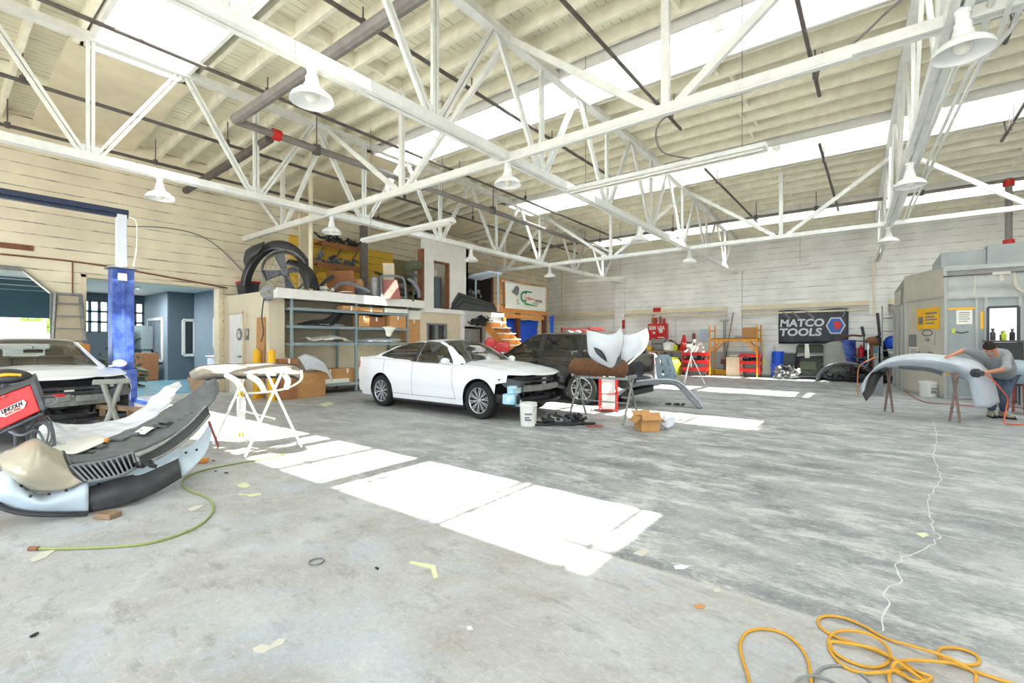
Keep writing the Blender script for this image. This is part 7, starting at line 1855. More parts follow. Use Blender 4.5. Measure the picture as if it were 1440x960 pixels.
c_ = fl(1313, 557.5); bucket('white bucket on the floor against the angled side of the booth', (c_.x - .1, c_.y - .05, 0), .19, .40)
# black cart with bottles before the booth window
c_ = pD(1411, 520, 10.6); t = thing('bottle_cart', 'black cart with paint bottles on top behind the bending man', 'cart', (c_.x, c_.y, 0))
m_ = MB(); m_.box((0, 0, .9), (.56, .45, .95)); m_.build('body', 'black_plastic', t, bevel=.01)
m_ = MB(); m_.box((0, 0, 1.40), (.62, .5, .04)); m_.build('top_tray', 'dark_plastic', t)
for sx in (-.22, .22):
    for sy_ in (-.17, .17): m_ = MB(); m_.cyl((sx, sy_, 0), (sx, sy_, .45), .02, n=8); m_.build('leg', 'dark_plastic', t)
for k, (dx, dy_, mat, h, lab) in enumerate(((-.24, 0, 'dark_plastic', .26, 'dark pump bottle at the left of the black cart top'), (-.14, .1, 'bucket_white', .28, 'whitish bottle behind the dark pump bottle on the black cart'), (-.02, -.03, 'lime', .22, 'lime green bottle on the black cart'), (.08, .1, 'olive', .2, 'olive bottle right of the lime bottle on the black cart'), (.2, 0, 'black_plastic', .26, 'black bottle at the right of the black cart top'))):
    b_ = Vector((c_.x, c_.y, 1.422)) + VIEWR * dx + VIEWF * dy_; m_ = MB(); m_.lathe([(0, 0), (.042, 0), (.045, .01), (.045, h * .65), (.018, h * .75), (.018, h * .88), (.03, h * .89), (.03, h), (0, h)], b_, n=14); tag(m_.build('paint_bottle', mat), lab, 'bottle', 'bottles on the black cart')
m_ = MB(); q = Vector((c_.x, c_.y, 1.1)) - VIEWF * .3 + VIEWR * .1; m_.ball(q, .10, 7, (1, .5, 1.2)); tag(m_.build('red_rag', 'red_paint'), 'red rag hanging on the front of the black cart', 'rag')

# bumper being sanded, on two stands
bm_ = thing('sanded_bumper', 'grey and white primed bumper cover the man is sanding, arched over two stands', 'car part', (0, 0, 0))
TP = [(1216, 546), (1221, 530), (1232, 515), (1250, 504), (1275, 498), (1300, 497), (1325, 499), (1350, 502), (1372, 507), (1389, 520), (1400, 542), (1406, 566)]
MD = [(1213, 552), (1217, 536), (1228, 521), (1247, 510), (1274, 505), (1300, 505), (1324, 508), (1343, 512), (1362, 519), (1377, 532), (1386, 550), (1390, 573)]
LP = [(1211, 551), (1212, 541), (1224, 524), (1248, 517), (1274, 515), (1300, 516), (1322, 521), (1342, 528), (1359, 535), (1364, 546), (1367, 558), (1370, 572)]
DT = [8.9, 9.0, 9.05, 9.1, 9.05, 8.95, 8.8, 8.6, 8.45, 8.35, 8.35, 8.4]
DM = [8.75, 8.8, 8.8, 8.75, 8.65, 8.5, 8.35, 8.2, 8.1, 8.05, 8.05, 8.1]
DL = [8.85, 8.85, 8.9, 8.85, 8.75, 8.6, 8.5, 8.35, 8.2, 8.15, 8.12, 8.15]
r0 = [pD(x, y, d) for (x, y), d in zip(TP, DT)]; r1 = [pD(x, y, d) for (x, y), d in zip(MD, DM)]; r2 = [pD(x, y, d) for (x, y), d in zip(LP, DL)]
sheet('shell', [r0, [(a + b_) / 2 + Vector((0, 0, .02)) - VIEWF * .03 for a, b_ in zip(r0, r1)], r1, r2], 'primer_grey', bm_, thick=.008, n=60, m=16)
EL = [(1268, 517), (1285, 519), (1300, 521), (1315, 524), (1326, 527)]
sheet('dark_valance', [[pD(1262, 514, 8.78), pD(1285, 515, 8.68), pD(1305, 516, 8.58), pD(1327, 521, 8.48)], [pD(1266, 518, 8.84), pD(1285, 520, 8.74), pD(1305, 522, 8.66), pD(1324, 528, 8.56)]], 'grey_plastic', bm_, thick=.012, n=24, m=4)
sheet('end_inside', [[pD(1212, 550, 8.9), pD(1221, 528, 9.0), pD(1236, 521, 9.0), pD(1246, 517, 9.0)], [pD(1214, 556, 8.85), pD(1226, 540, 8.95), pD(1236, 528, 8.95), pD(1246, 524, 8.95)], [pD(1218, 564, 8.8), pD(1228, 552, 8.85), pD(1234, 538, 8.9), pD(1240, 527, 8.9)]], 'black_plastic', bm_, thick=.012, n=14, m=8)
m_ = MB(); m_.ball(pD(1242, 519, 8.86), .075, 8, (1, .4, .8)); m_.build('fog_lamp_hole', 'black_plastic', bm_)
def simple_stand(label, foot, z, name='bumper_stand', mat='rust', grp='stands under the sanded bumper', spr=.065):
    f = fl(*foot); t = thing(name, label, 'stand', (f.x, f.y, 0), group=grp)
    for a in (0, 1, 2, 3):
        s = 1 if a % 2 else -1; q = 1 if a > 1 else -1
        rd = RAD(f); rs = Vector((rd.y, -rd.x, 0)); m_ = MB(); m_.tube([rs * (-s * .03) + rd * (q * .12) + Vector((0, 0, z)), rs * (s * spr) + rd * (q * .24) + Vector((0, 0, .015))], .019, 8); m_.build('leg', mat, t)
    m_ = MB(); m_.beam(rd * -.18 + Vector((0, 0, z + .01)), rd * .18 + Vector((0, 0, z + .01)), .10, .06); m_.build('head', 'rust', t)
    return t
simple_stand('brown metal stand under the left end of the sanded bumper', (1250, 578), .84)
simple_stand('brown metal stand under the middle right of the sanded bumper', (1343, 592), .80)
m_ = MB(); q = pD(1336, 524, 8.42); m_.ball(q, .05, 6, (1.3, 1, .7)); tag(m_.build('yellow_pad', 'yellow_paint'), 'yellow padding where the bumper rests on its right stand', 'padding')
# second blue-grey bumper right of the man on a red stand
b2 = thing('bumper_cover', 'blue-grey bumper cover cut by the right edge behind the man', 'car part', (0, 0, 0)); D_ = 9.3
sheet('shell', [[pD(1417, 509, D_), pD(1428, 506, D_), pD(1445, 508, D_ - .1), pD(1475, 514, D_ - .2)], [pD(1414, 520, D_ - .3), pD(1428, 519, D_ - .35), pD(1446, 520, D_ - .4), pD(1476, 527, D_ - .5)], [pD(1412, 536, D_ - .3), pD(1428, 539, D_ - .35), pD(1447, 541, D_ - .4), pD(1476, 548, D_ - .5)]], 'slate_light', b2, thick=.012)
t = thing('red_stand', 'red metal stand under the blue-grey bumper at the right edge', 'stand', pD(1433, 580, 9.1).xy.to_3d()); m_ = MB()
for s in (-1, 1):
    for q in (-1, 1): m_.tube([VIEWR * s * .02 + VIEWF * q * .1 + Vector((0, 0, .58)), VIEWR * s * .10 + VIEWF * q * .2 + Vector((0, 0, .01))], .022, 8)
m_.beam(VIEWR * -.2 + Vector((0, 0, .59)), VIEWR * .3 + Vector((0, 0, .59)), .05, .05); m_.build('frame', 'dust_red', t)

# ------------------------------------------------------------------ the man
def skin_mesh(name, verts, edges, mat, parent, sub=2, root=0, evald=True):
    me = bpy.data.meshes.new(name); me.from_pydata([tuple(v[0]) for v in verts], edges, []); me.update()
    o = bpy.data.objects.new(name, me); COL.objects.link(o)
    k = o.modifiers.new('skin', 'SKIN'); k.use_smooth_shade = True
    for i, v in enumerate(verts):
        r = v[1]; me.skin_vertices[0].data[i].radius = (r, r) if not isinstance(r, tuple) else r
        me.skin_vertices[0].data[i].use_root = (i == root)
    s = o.modifiers.new('sub', 'SUBSURF'); s.levels = sub; s.render_levels = sub
    me.materials.append(MATS[mat])
    if evald:
        bpy.context.view_layer.update()
        m2 = bpy.data.meshes.new_from_object(o.evaluated_get(bpy.context.evaluated_depsgraph_get()))
        bpy.data.objects.remove(o); o = bpy.data.objects.new(name, m2); COL.objects.link(o); m2.materials.clear(); m2.materials.append(MATS[mat])
        m2.polygons.foreach_set('use_smooth', [True] * len(m2.polygons))
    if parent is not None: o.parent = parent
    return o
M('skin', (196, 132, 100), 0.5, 0, 0.06, 8)
M('grey_shirt', (146, 152, 154), 0.9, 0, 0.14, 6, bump=.3)
M('jeans', (78, 92, 112), 0.9, 0, 0.2, 10)
M('hair', (46, 34, 28), 0.9, 0, 0.25, 30)
M('shoe', (176, 166, 148), 0.8, 0, 0.3, 20)
M('mask_grey', (150, 156, 158), 0.8, 0, 0.1, 10)
man = thing('person', 'man in a grey sweatshirt and jeans bending over to sand the bumper at the right', 'person', (0, 0, 0))
D0 = 8.45
J = dict(hipc=pD(1412, 532, D0 + .25), waist=pD(1411, 519, D0 + .18), chest=pD(1404, 506, D0 + .05), neckb=pD(1399, 498, D0 - .02), neck=pD(1396, 494, D0 - .10),
         shL=pD(1382, 500, D0 + .05), elL=pD(1356, 492, D0 + .12), wrL=pD(1341, 498, D0 - .06), haL=pD(1334, 500.5, D0 - .12),
         shR=pD(1415, 503, D0 - .12), elR=pD(1414, 519, D0 - .35), wrR=pD(1386, 523.5, D0 - .46), haR=pD(1379, 524.5, D0 - .46),
         hL=pD(1405, 534, D0 + .3), kL=pD(1396, 558, D0 + .05), aL=pD(1394, 583, D0 + .22), hR=pD(1418, 534, D0 + .2), kR=pD(1411, 560, D0 - .02), aR=pD(1412, 583, D0 + .1))
J['aL'].z = .10; J['aR'].z = .10
def body_graph():
    V, E = [], []
    def add(p, r, par=None): V.append((p, r)); (E.append((par, len(V) - 1)) if par is not None else None); return len(V) - 1
    h = add(J['hipc'], .125); w_ = add(J['waist'], .125, h); c = add(J['chest'], .14, w_); nb = add(J['neckb'], .10, c); nk = add(J['neck'], .055, nb)
    hd = add(J['neck'] + (pD(1392, 487, D0 - .26) - J['neck']) * .5, .060, nk)
    for s, sh, el, wr in (('L', .052, .042, .028), ('R', .052, .042, .028)):
        a = add(J['sh' + s], sh, nb); b_ = add(J['el' + s], el, a); m2 = add(J['el' + s].lerp(J['wr' + s], .35), .042, b_); q = add(J['wr' + s], wr, m2); hp = add(J['wr' + s].lerp(J['ha' + s], .7), (.034, .022), q)
        d = (J['ha' + s] - J['wr' + s]).normalized(); side = d.cross(Vector((0, 0, 1))).normalized(); dn = Vector((0, 0, -1))
        for k, (o_, L_) in enumerate(((-.030, .062), (-.010, .074), (.010, .070), (.030, .056))):
            p1 = J['wr' + s].lerp(J['ha' + s], 1.0) + side * o_ + d * .015; p2 = p1 + d * L_ * .5 + dn * .006; p3 = p2 + d * L_ * .4 + dn * .022
            i1 = add(p1, .010, hp); i2 = add(p2, .009, i1); add(p3, .008, i2)
        t1 = J['wr' + s].lerp(J['ha' + s], .5) + side * (-.04 if s == 'L' else .04); t2 = t1 + d * .035 + side * (-.02 if s == 'L' else .02) + dn * .01; i1 = add(t1, .012, hp); add(t2, .010, i1)
    for s in 'LR':
        a = add(J['h' + s], .095, h); b_ = add(J['k' + s], .062, a); m2 = add(J['k' + s].lerp(J['a' + s], .35), .058, b_); q = add(J['a' + s], .040, m2)
        fdv = (-VIEWF * .7 - VIEWR * .5).normalized(); add(J['a' + s] + fdv * .12 - Vector((0, 0, .055)), (.04, .03), q)
    return V, E
V, E = body_graph()
body = skin_mesh('body', V, E, 'skin', None)
# head with face, merged into the body mesh
HC = pD(1391.5, 489, D0 - .30)
fwd_ = (-VIEWR * .45 - VIEWF * .45 + Vector((0, 0, -.62))).normalized(); upv = (Vector((0, 0, 1)) - fwd_ * fwd_.z); upv = (upv + VIEWR * -.1).normalized(); upv = (upv - fwd_ * upv.dot(fwd_)).normalized(); rt = fwd_.cross(upv).normalized()
def HP(x, y, z): return HC + rt * x + fwd_ * y + upv * z
m_ = MB(); nr, ns = 18, 24
for i in range(nr + 1):
    ph = pi * i / nr
    for k in range(ns):
        a = 2 * pi * k / ns; x = .075 * sin(ph) * cos(a); y = .095 * sin(ph) * sin(a); z = .118 * cos(ph)
        if z < -.02: x *= 1 + (z + .02) * 3.2; y = y * (1 + (z + .02) * 2.2) + .006
        if y > 0: y *= .92
        nose = math.exp(-((x / .016) ** 2) - ((z + .015) / .028) ** 2) * (.028 if y > .04 else 0); brow = math.exp(-((z - .022) / .010) ** 2) * (.006 if y > .05 else 0)
        eye = sum(math.exp(-(((x - s) / .014) ** 2) - ((z - .004) / .010) ** 2) for s in (-.03, .03)) * (-.010 if y > .03 else 0)
        mouth = math.exp(-((x / .024) ** 2) - ((z + .058) / .007) ** 2) * (.005 if y > .02 else 0)
        m_.v.append(tuple(HP(x, y + nose + brow + eye + mouth, z)))
for i in range(nr):
    for k in range(ns): m_.f.append((i * ns + k, i * ns + (k + 1) % ns, (i + 1) * ns + (k + 1) % ns, (i + 1) * ns + k))
for s in (-1, 1): m_.ball(tuple(HP(s * .078, -.005, -.005)), .022, 5, (.6, 1, 1.3))
bmx = bmesh.new(); bmx.from_mesh(body.data); tmp = bpy.data.meshes.new('tmp'); tmp.from_pydata(m_.v, [], m_.f); bmx.from_mesh(tmp); bpy.data.meshes.remove(tmp)
bmesh.ops.remove_doubles(bmx, verts=bmx.verts, dist=1e-5)
for f in bmx.faces: f.smooth = True
bmx.to_mesh(body.data); bmx.free(); body.parent = man
m_ = MB()
for s in (-1, 1): m_.ball(tuple(HP(s * .03, .080, .004)), .010, 5)
m_.build('eyes', 'ink_black', man)
m_ = MB(); rows = []
for i in range(11):
    ph = pi * .60 * i / 10; row = []
    for k in range(29):
        a = 2 * pi * k / 28; x = .083 * sin(ph) * cos(a); y = .105 * sin(ph) * sin(a) - .004; z = .126 * cos(ph)
        if sin(a) > .2 and z < .055: z = .055 + (z - .055) * .1; y = min(y, .098)
        n_ = noise.noise(Vector((x, y, z)) * 40) * .006; row.append(HP(x * (1 + n_ * 8), y + n_, z + n_))
    rows.append(row)
m_.grid(rows); m_.build('hair', 'hair', man, solid=.008)
m_ = MB(); rows = [[HP(.055 * cos(a) * (1 - v * .15), .055 + .052 * sin(pi * (i / 10)) * (1 - v * .25), -.02 - v * .07) for i, a in enumerate([pi - pi * q / 10 for q in range(11)])] for v in (0, .33, .66, 1)]
m_.grid(rows); m_.build('dust_mask', 'mask_grey', man, solid=.006)
# clothes
SV, SE = [], []
def sa(p, r, par=None): SV.append((p, r)); (SE.append((par, len(SV) - 1)) if par is not None else None); return len(SV) - 1
h = sa(J['hipc'] + Vector((0, 0, .02)), .185); w_ = sa(J['waist'], .19, h); c = sa(J['chest'] + Vector((0, 0, .01)), .19, w_); nb = sa(J['neckb'] + Vector((0, 0, -.005)), .165, c); sa(J['neck'].lerp(J['neckb'], .15), .09, nb)
for s, f in (('L', .60), ('R', .9)):
    a = sa(J['sh' + s], .088, c); b_ = sa(J['sh' + s].lerp(J['el' + s], .5), .075, a); q = sa(J['el' + s], .064, b_); 
    sa(J['el' + s].lerp(J['wr' + s], .25 if s == 'L' else .16), .054, q)
sh_ = skin_mesh('sweatshirt', SV, SE, 'grey_shirt', man)
for v in sh_.data.vertices: v.co += Vector((noise.noise(v.co * 9), noise.noise(v.co * 9 + Vector((4, 4, 4))), noise.noise(v.co * 11))) * .018
PVv, PE = [], []
def pa(p, r, par=None): PVv.append((p, r)); (PE.append((par, len(PVv) - 1)) if par is not None else None); return len(PVv) - 1
h = pa(J['hipc'], .145)
for s in 'LR':
    a = pa(J['h' + s], .108, h); b_ = pa(J['k' + s], .078, a); q = pa(J['k' + s].lerp(J['a' + s], .5), .070, b_); pa(J['a' + s] + Vector((0, 0, .03)), .060, q)
tr_ = skin_mesh('jeans', PVv, PE, 'jeans', man)
for s in 'LR':
    m_ = MB(); fdv = (-VIEWF * .75 - VIEWR * (.5 if s == 'L' else .1)).normalized(); sd_ = fdv.cross(Vector((0, 0, 1))); c = J['a' + s]; c = Vector((c.x, c.y, 0)); rows = []
    for i in range(11):
        f = i / 10; L_ = -.08 + .29 * f; wd = .048 * (1 - .35 * f ** 4) * (1 if i not in (0, 10) else .6); ht = (.13 - .075 * f) if f < .9 else .045; row = []
        for k in range(13):
            a = pi * k / 12; row.append(c + fdv * L_ + sd_ * wd * cos(a) + Vector((0, 0, .022 + ht * sin(a) ** .7)))
        rows.append(row)
    m_.grid(rows); o = m_.build('shoe', 'shoe', man, solid=.006, angle=60)
    m_ = MB(); m_.prism([c + fdv * L_ + sd_ * (.054 * w_) + Vector((0, 0, .0)) for L_, w_ in ((-.09, -.8), (.02, -1), (.14, -1), (.215, -.6), (.215, .6), (.14, 1), (.02, 1), (-.09, .8))], (0, 0, .03)); m_.build('sole', 'rubber', o).location = (0, 0, 0)
m_ = MB(); q = J['haR'] + VIEWR * -.05 + Vector((0, 0, 0)); m_.cyl(q + VIEWF * .06, q - VIEWF * .0, .075, n=20); m_.cyl(q, q - VIEWF * .08, .045, n=14); tag(m_.build('sander', 'dark_plastic'), 'round air sander in the right hand of the bending man', 'sander')
m_ = MB(); m_.tube(crom([q - VIEWF * .05 + Vector((0, 0, -.02)), pD(1390, 528, D0 - .4), pD(1402, 540, D0 - .3), pD(1412, 552, D0 - .2), pD(1417, 560, D0 - .1), pD(1415, 575, D0 - .15), fl(1412, 593, .015), fl(1420, 596, .015), fl(1450, 598, .015)], 50), .011, 6)
tag(m_.build('air_hose', 'hose_orange'), 'orange air hose from the sander down past the man to the right edge', 'hose')
m_ = MB(); m_.tube(crom([fl(1262, 540, .015), fl(1268, 546, .015), fl(1285, 558, .015), fl(1305, 566, .015), fl(1335, 568, .015), fl(1375, 571, .015), fl(1425, 572, .015), fl(1460, 578, .015)], 40), .012, 6)
tag(m_.build('air_hose', 'dust_red'), 'thin dark red hose trailing on the floor before the booth', 'hose')
m_ = MB(); c_ = fl(1232, 556); m_.box((c_.x, c_.y, .3), (.28, .22, .6)); m_.cyl((c_.x, c_.y, .6), (c_.x, c_.y, .95), .05, n=12); m_.cyl((c_.x, c_.y, .95), (c_.x, c_.y, 1.1), .06, n=12); o = m_.build('paint_station', 'grey_plastic', bevel=.01); tag(o, 'small grey box station with a turquoise nozzle behind the left end of the bumper', 'station')
m_ = MB(); m_.cyl((c_.x, c_.y, 1.1), (c_.x, c_.y, 1.28), .055, n=12); m_.build('turquoise_nozzle', 'canopy_teal', o)
m_ = MB(); m_.tube(crom([fl(1232, 556) + Vector((0, 0, 1.0)), pD(1222, 506, 11.5), pD(1215, 510, 11.6), pD(1207, 520, 11.8), (fl(1206, 556)).xy.to_3d() + Vector((0, 0, .02))], 24), .012, 6); tag(m_.build('curly_hose', 'orange_wood'), 'thin orange hose curving left from the turquoise nozzle', 'hose')

# ================================================================== LEFT FOREGROUND
# bumper on the taped stand (centre-left)
horse('taped_stand', 'folding stand with white tape-wrapped arms under the beige bumper, in the sun patch', (-7.0, 2.85, 0), (-5.92, 2.8, 0), 1.02, 'white_enamel', .34, .017, wrap='paper')
hb = thing('bumper_cover', 'beige and black bumper cover lying across the white-taped stand', 'car part', (0, 0, 0))
TT = [(266, 523), (280, 516), (305, 513), (345, 512), (385, 511.5), (412, 513), (424, 520)]; MM = [(268, 530), (282, 524), (308, 523), (345, 523), (385, 522), (410, 524), (424, 524)]; LL = [(272, 538), (290, 533), (312, 530), (345, 530), (385, 529), (408, 528), (420, 533)]
dd = [6.1, 6.0, 5.95, 5.9, 6.0, 6.1, 6.3]
sheet('shell', [[pD(x, y, d + .35) for (x, y), d in zip(TT, dd)], [pD(x, y, d) for (x, y), d in zip(MM, dd)], [pD(x, y, d + .05) for (x, y), d in zip(LL, dd)]], 'bumper_taupe', hb, thick=.012, n=40, m=10)
m_ = MB(); m_.tube(crom([pD(x, y + 1, d + .02) for (x, y), d in zip(LL, dd)], 36), .016, 8); m_.tube(crom([pD(x, y, d + .34) for (x, y), d in zip(TT, dd)], 36), .012, 8); m_.build('black_edge', 'black_plastic', hb)
m_ = MB(); m_.tube(crom([pD(424, 521, 6.3), pD(423, 534, 6.1), pD(405, 545, 5.9), pD(375, 551, 5.9), pD(345, 553, 6.2)], 30), .014, 6); m_.build('trailing_strip', 'paper', hb)
sheet('end_tab', [[pD(264, 530, 5.9), pD(275, 534, 5.8), pD(290, 534, 5.8)], [pD(266, 540, 5.9), pD(276, 541, 5.8), pD(288, 538, 5.8)], [pD(272, 556, 5.85), pD(276, 552, 5.8), pD(284, 546, 5.8)]], 'wood', hb, thick=.01, n=10, m=6)
for k, (px, py, px2, py2) in enumerate(((318, 527, 340, 548), (350, 528, 372, 550), (401, 528, 403, 545))):
    m_ = MB(); m_.tube(crom([pD(px, py, 5.85), pD((px + px2) / 2 + 3, (py + py2) / 2 - 2, 5.82), pD(px2, py2, 5.9)], 10), .035, 8)
    tag(m_.build('masking_wrap', 'paper'), ('bunched white masking paper under the left part of the beige bumper', 'bunched white masking paper under the middle of the beige bumper', 'bunched white masking paper under the right end of the beige bumper')[k], 'masking paper', 'masking paper under the beige bumper')
c_ = fl(339, 617); t = thing('foam_block_stand', 'small white stand post left of the taped stand legs, in the sun', 'stand', (c_.x, c_.y, 0))
m_ = MB(); m_.box((0, 0, .02), (.22, .16, .04), rz=.4); m_.build('base', 'white_enamel', t); m_ = MB()
for s in (-.05, .05): m_.cyl((s, 0, .03), (s, 0, .86), .012, n=8)
m_.build('uprights', 'yellow_paint', t); m_ = MB(); m_.box((0, 0, .35), (.14, .06, .5)); m_.build('wrap', 'white_enamel', t)

# pile of bumper covers in the left foreground
b1 = thing('bumper_cover', 'upturned bumper cover with black ribbed grille and beige corner, left foreground', 'car part', (0, 0, 0))
# beige corner
sheet('corner_panel', [[pD(-6, 641, 3.75), pD(20, 630, 3.75), pD(50, 617, 3.8), pD(70, 628, 3.85), pD(90, 637, 3.9)],
                       [pD(2, 655, 3.6), pD(24, 650, 3.55), pD(52, 640, 3.6), pD(76, 645, 3.7), pD(95, 650, 3.8)],
                       [pD(8, 668, 3.6), pD(28, 670, 3.5), pD(54, 668, 3.55), pD(82, 665, 3.65), pD(104, 664, 3.75)],
                       [pD(30, 685, 3.7), pD(44, 689, 3.62), pD(66, 690, 3.62), pD(95, 687, 3.68), pD(120, 676, 3.75)]], 'champagne', b1, thick=.012, n=30, m=20)
m_ = MB(); m_.tube(crom([pD(88, 636, 3.92), pD(92, 648, 3.8), pD(104, 664, 3.74), pD(121, 676, 3.74)], 20), .018, 8); m_.build('black_edge', 'black_plastic', b1)
# inner black body
sheet('inner_shell', [[pD(92, 640, 4.15), pD(130, 625, 4.3), pD(175, 607, 4.5), pD(205, 594, 4.7), pD(240, 572, 4.9), pD(270, 552, 5.05), pD(298, 533, 5.2), pD(307, 538, 5.3)],
                      [pD(96, 646, 3.95), pD(132, 638, 4.1), pD(178, 624, 4.3), pD(210, 612, 4.5), pD(244, 592, 4.75), pD(276, 570, 4.95), pD(302, 550, 5.15), pD(307, 548, 5.3)],
                      [pD(101, 652, 3.85), pD(136, 647, 3.95), pD(186, 636, 4.15), pD(214, 626, 4.35), pD(250, 608, 4.6), pD(280, 586, 4.8), pD(298, 566, 5.0), pD(305, 556, 5.2)]], 'inner_grey', b1, thick=.014, n=50, m=14, wob=.012, ws=9)
m_ = MB()
rr = random.Random(8)
for k in range(24):
    f = k / 24; x = 112 + 172 * f; y = 645 - 68 * f + rr.uniform(-7, 4); d = 4.06 + .9 * f; q = pD(x, y, d); m_.box(q, (rr.uniform(.05, .16), rr.uniform(.03, .10), rr.uniform(.015, .03)), TH + rr.uniform(-.4, .4) - .8 * f, rr.uniform(-.3, .3))
m_.build('bracket_ribs', 'inner_grey', b1, bevel=.004)
m_ = MB(); m_.ball(pD(150, 619, 4.25), .022, 6); m_.build('orange_reflector', 'orange_wood', b1); m_ = MB(); q = pD(202, 605, 4.5); m_.box(q, (.16, .10, .005), rz=.3, rx=.5); m_.build('part_label', 'paper', b1)
# ribbed grille
gt = [pD(100, 655, 3.76), pD(130, 651, 3.86), pD(160, 645, 3.95), pD(188, 636, 4.08)]; gb = [pD(122, 677, 3.72), pD(148, 673, 3.80), pD(172, 667, 3.90), pD(194, 656, 4.04)]
gt_, gb_ = crom(gt, 34), crom(gb, 34)
o = sheet('grille_back', [[p + RAD(p) * .05 for p in gt], [p + RAD(p) * .05 for p in gb]], 'ink_black', b1, thick=.006, n=20, m=3)
for k in range(0, 35, 3):
    m_ = MB(); m_.beam(gt_[k], gb_[k] , .012, .03, RAD(gt_[k])); m_.build('grille_slat', 'grey_plastic', b1)
for L_ in (gt_, gb_): m_ = MB(); m_.tube(L_, .013, 8); m_.build('grille_rim', 'grey_plastic', b1)
g2t = [pD(196, 641, 4.05), pD(220, 630, 4.2), pD(245, 614, 4.4), pD(270, 594, 4.65), pD(291, 571, 4.9)]; g2b = [pD(198, 652, 4.02), pD(224, 643, 4.15), pD(250, 628, 4.35), pD(276, 607, 4.6), pD(296, 584, 4.85)]
sheet('mesh_grille', [g2t, g2b], 'grey_plastic', b1, thick=.01, n=30, m=4); a_, b_ = crom(g2t, 50), crom(g2b, 50)
m_ = MB()
for k in range(0, 51): m_.beam(a_[k] - RAD(a_[k]) * .012, b_[k] - RAD(b_[k]) * .012, .006, .01, RAD(a_[k]))
m_.build('mesh_ribs', 'black_plastic', b1)
for L_ in (a_, b_): m_ = MB(); m_.tube([p - VIEWF * .02 for p in L_], .012, 8); m_.build('grille_rim', 'dull_metal', b1)
m_ = MB()
for k in range(9): q = pD(192 + k * 3, 652 + 3 * sin(k), 4.03); m_.box(q, (.06, .03, .03), k * .4, .3)
m_.build('clip_cluster', 'black_plastic', b1)
# lower bumper skin, pale blue with black centre
b2 = thing('bumper_cover', 'pale blue and black lower bumper skin resting on a wood block, left foreground', 'car part', (0, 0, 0))
sheet('left_skin', [[pD(-10, 664, 3.6), pD(12, 662, 3.6), pD(24, 668, 3.62), pD(34, 683, 3.65), pD(55, 694, 3.7), pD(80, 684, 3.74), (pD(124, 665, 3.82))],
                    [pD(-10, 690, 3.52), pD(10, 692, 3.5), pD(26, 695, 3.52), pD(45, 703, 3.55), pD(65, 706, 3.6), pD(90, 700, 3.66), pD(124, 690, 3.74)],
                    [pD(-10, 708, 3.6), pD(10, 712, 3.6), pD(28, 716, 3.6), pD(48, 719, 3.62), pD(70, 720, 3.65), pD(95, 720, 3.70), pD(124, 720, 3.76)]], 'primer_blue', b2, thick=.01, n=34, m=14)
sheet('centre_skin', [[pD(125, 683, 3.84), pD(165, 673, 3.95), pD(205, 662, 4.15), pD(250, 642, 4.4)], [pD(125, 700, 3.76), pD(167, 692, 3.88), pD(210, 680, 4.08), pD(253, 657, 4.32)], [pD(125, 720, 3.78), pD(170, 711, 3.90), pD(215, 694, 4.12), pD(255, 671, 4.36)]], 'dark_plastic', b2, thick=.012, n=30, m=10)
sheet('upper_flange', [[pD(124, 664, 3.9), pD(150, 661, 3.98), pD(190, 660, 4.1), pD(215, 650, 4.25), pD(250, 632, 4.45)], [pD(124, 676, 3.84), pD(152, 675, 3.92), pD(195, 667, 4.08), pD(222, 656, 4.22), pD(252, 642, 4.4)], [pD(124, 685, 3.83), pD(154, 677, 3.92), pD(198, 665, 4.1), pD(225, 655, 4.24), pD(252, 643, 4.4)]], 'primer_blue', b2, thick=.01, n=30, m=6)
sheet('right_skin', [[pD(244, 634, 4.45), pD(265, 628, 4.6), pD(282, 614, 4.75), pD(293, 598, 4.9)], [pD(252, 650, 4.4), pD(270, 638, 4.55), pD(287, 620, 4.75), pD(296, 604, 4.9)], [pD(255, 671, 4.36), pD(274, 655, 4.5), pD(290, 634, 4.7), pD(297, 612, 4.9)]], 'primer_blue', b2, thick=.01, n=20, m=10)
m_ = MB()
for px, py, d in ((44, 697, 3.54), (30, 683, 3.6), (70, 694, 3.64), (94, 689, 3.70), (140, 680, 3.9), (215, 655, 4.22), (262, 636, 4.52), (277, 632, 4.6)): q = pD(px, py, d - .03); m_.cyl(q, q - VIEWF * .01, .011, n=10)
m_.build('screw_holes', 'ink_black', b2)
m_ = MB(); m_.tube(crom([pD(-10, 705, 3.55), pD(10, 716, 3.55), pD(40, 722, 3.58), pD(80, 723, 3.64), pD(124, 722, 3.74)], 20), .02, 8); m_.build('black_lip', 'black_plastic', b2)
c_ = fl(145, 729, .0); m_ = MB(); m_.box((c_.x, c_.y + .03, .022), (.15, .10, .042), rz=.5); tag(m_.build('wood_block', 'wood', bevel=.004), 'small wood block under the black part of the lower bumper skin', 'block')
c_ = fl(279, 652, .0); m_ = MB(); m_.box((c_.x + .0, c_.y + .05, .03), (.10, .06, .05), rz=.9); tag(m_.build('orange_wedge', 'orange_wood', bevel=.004), 'small orange wedge under the right end of the lower bumper skin', 'wedge')
# brown prop leg right of the pile
m_ = MB(); m_.tube([pD(294, 593, 5.3), fl(307, 627, .012)], .014, 8); tag(m_.build('prop_stick', 'dust_red'), 'thin brown stick propping up the right end of the bumper pile', 'stick')

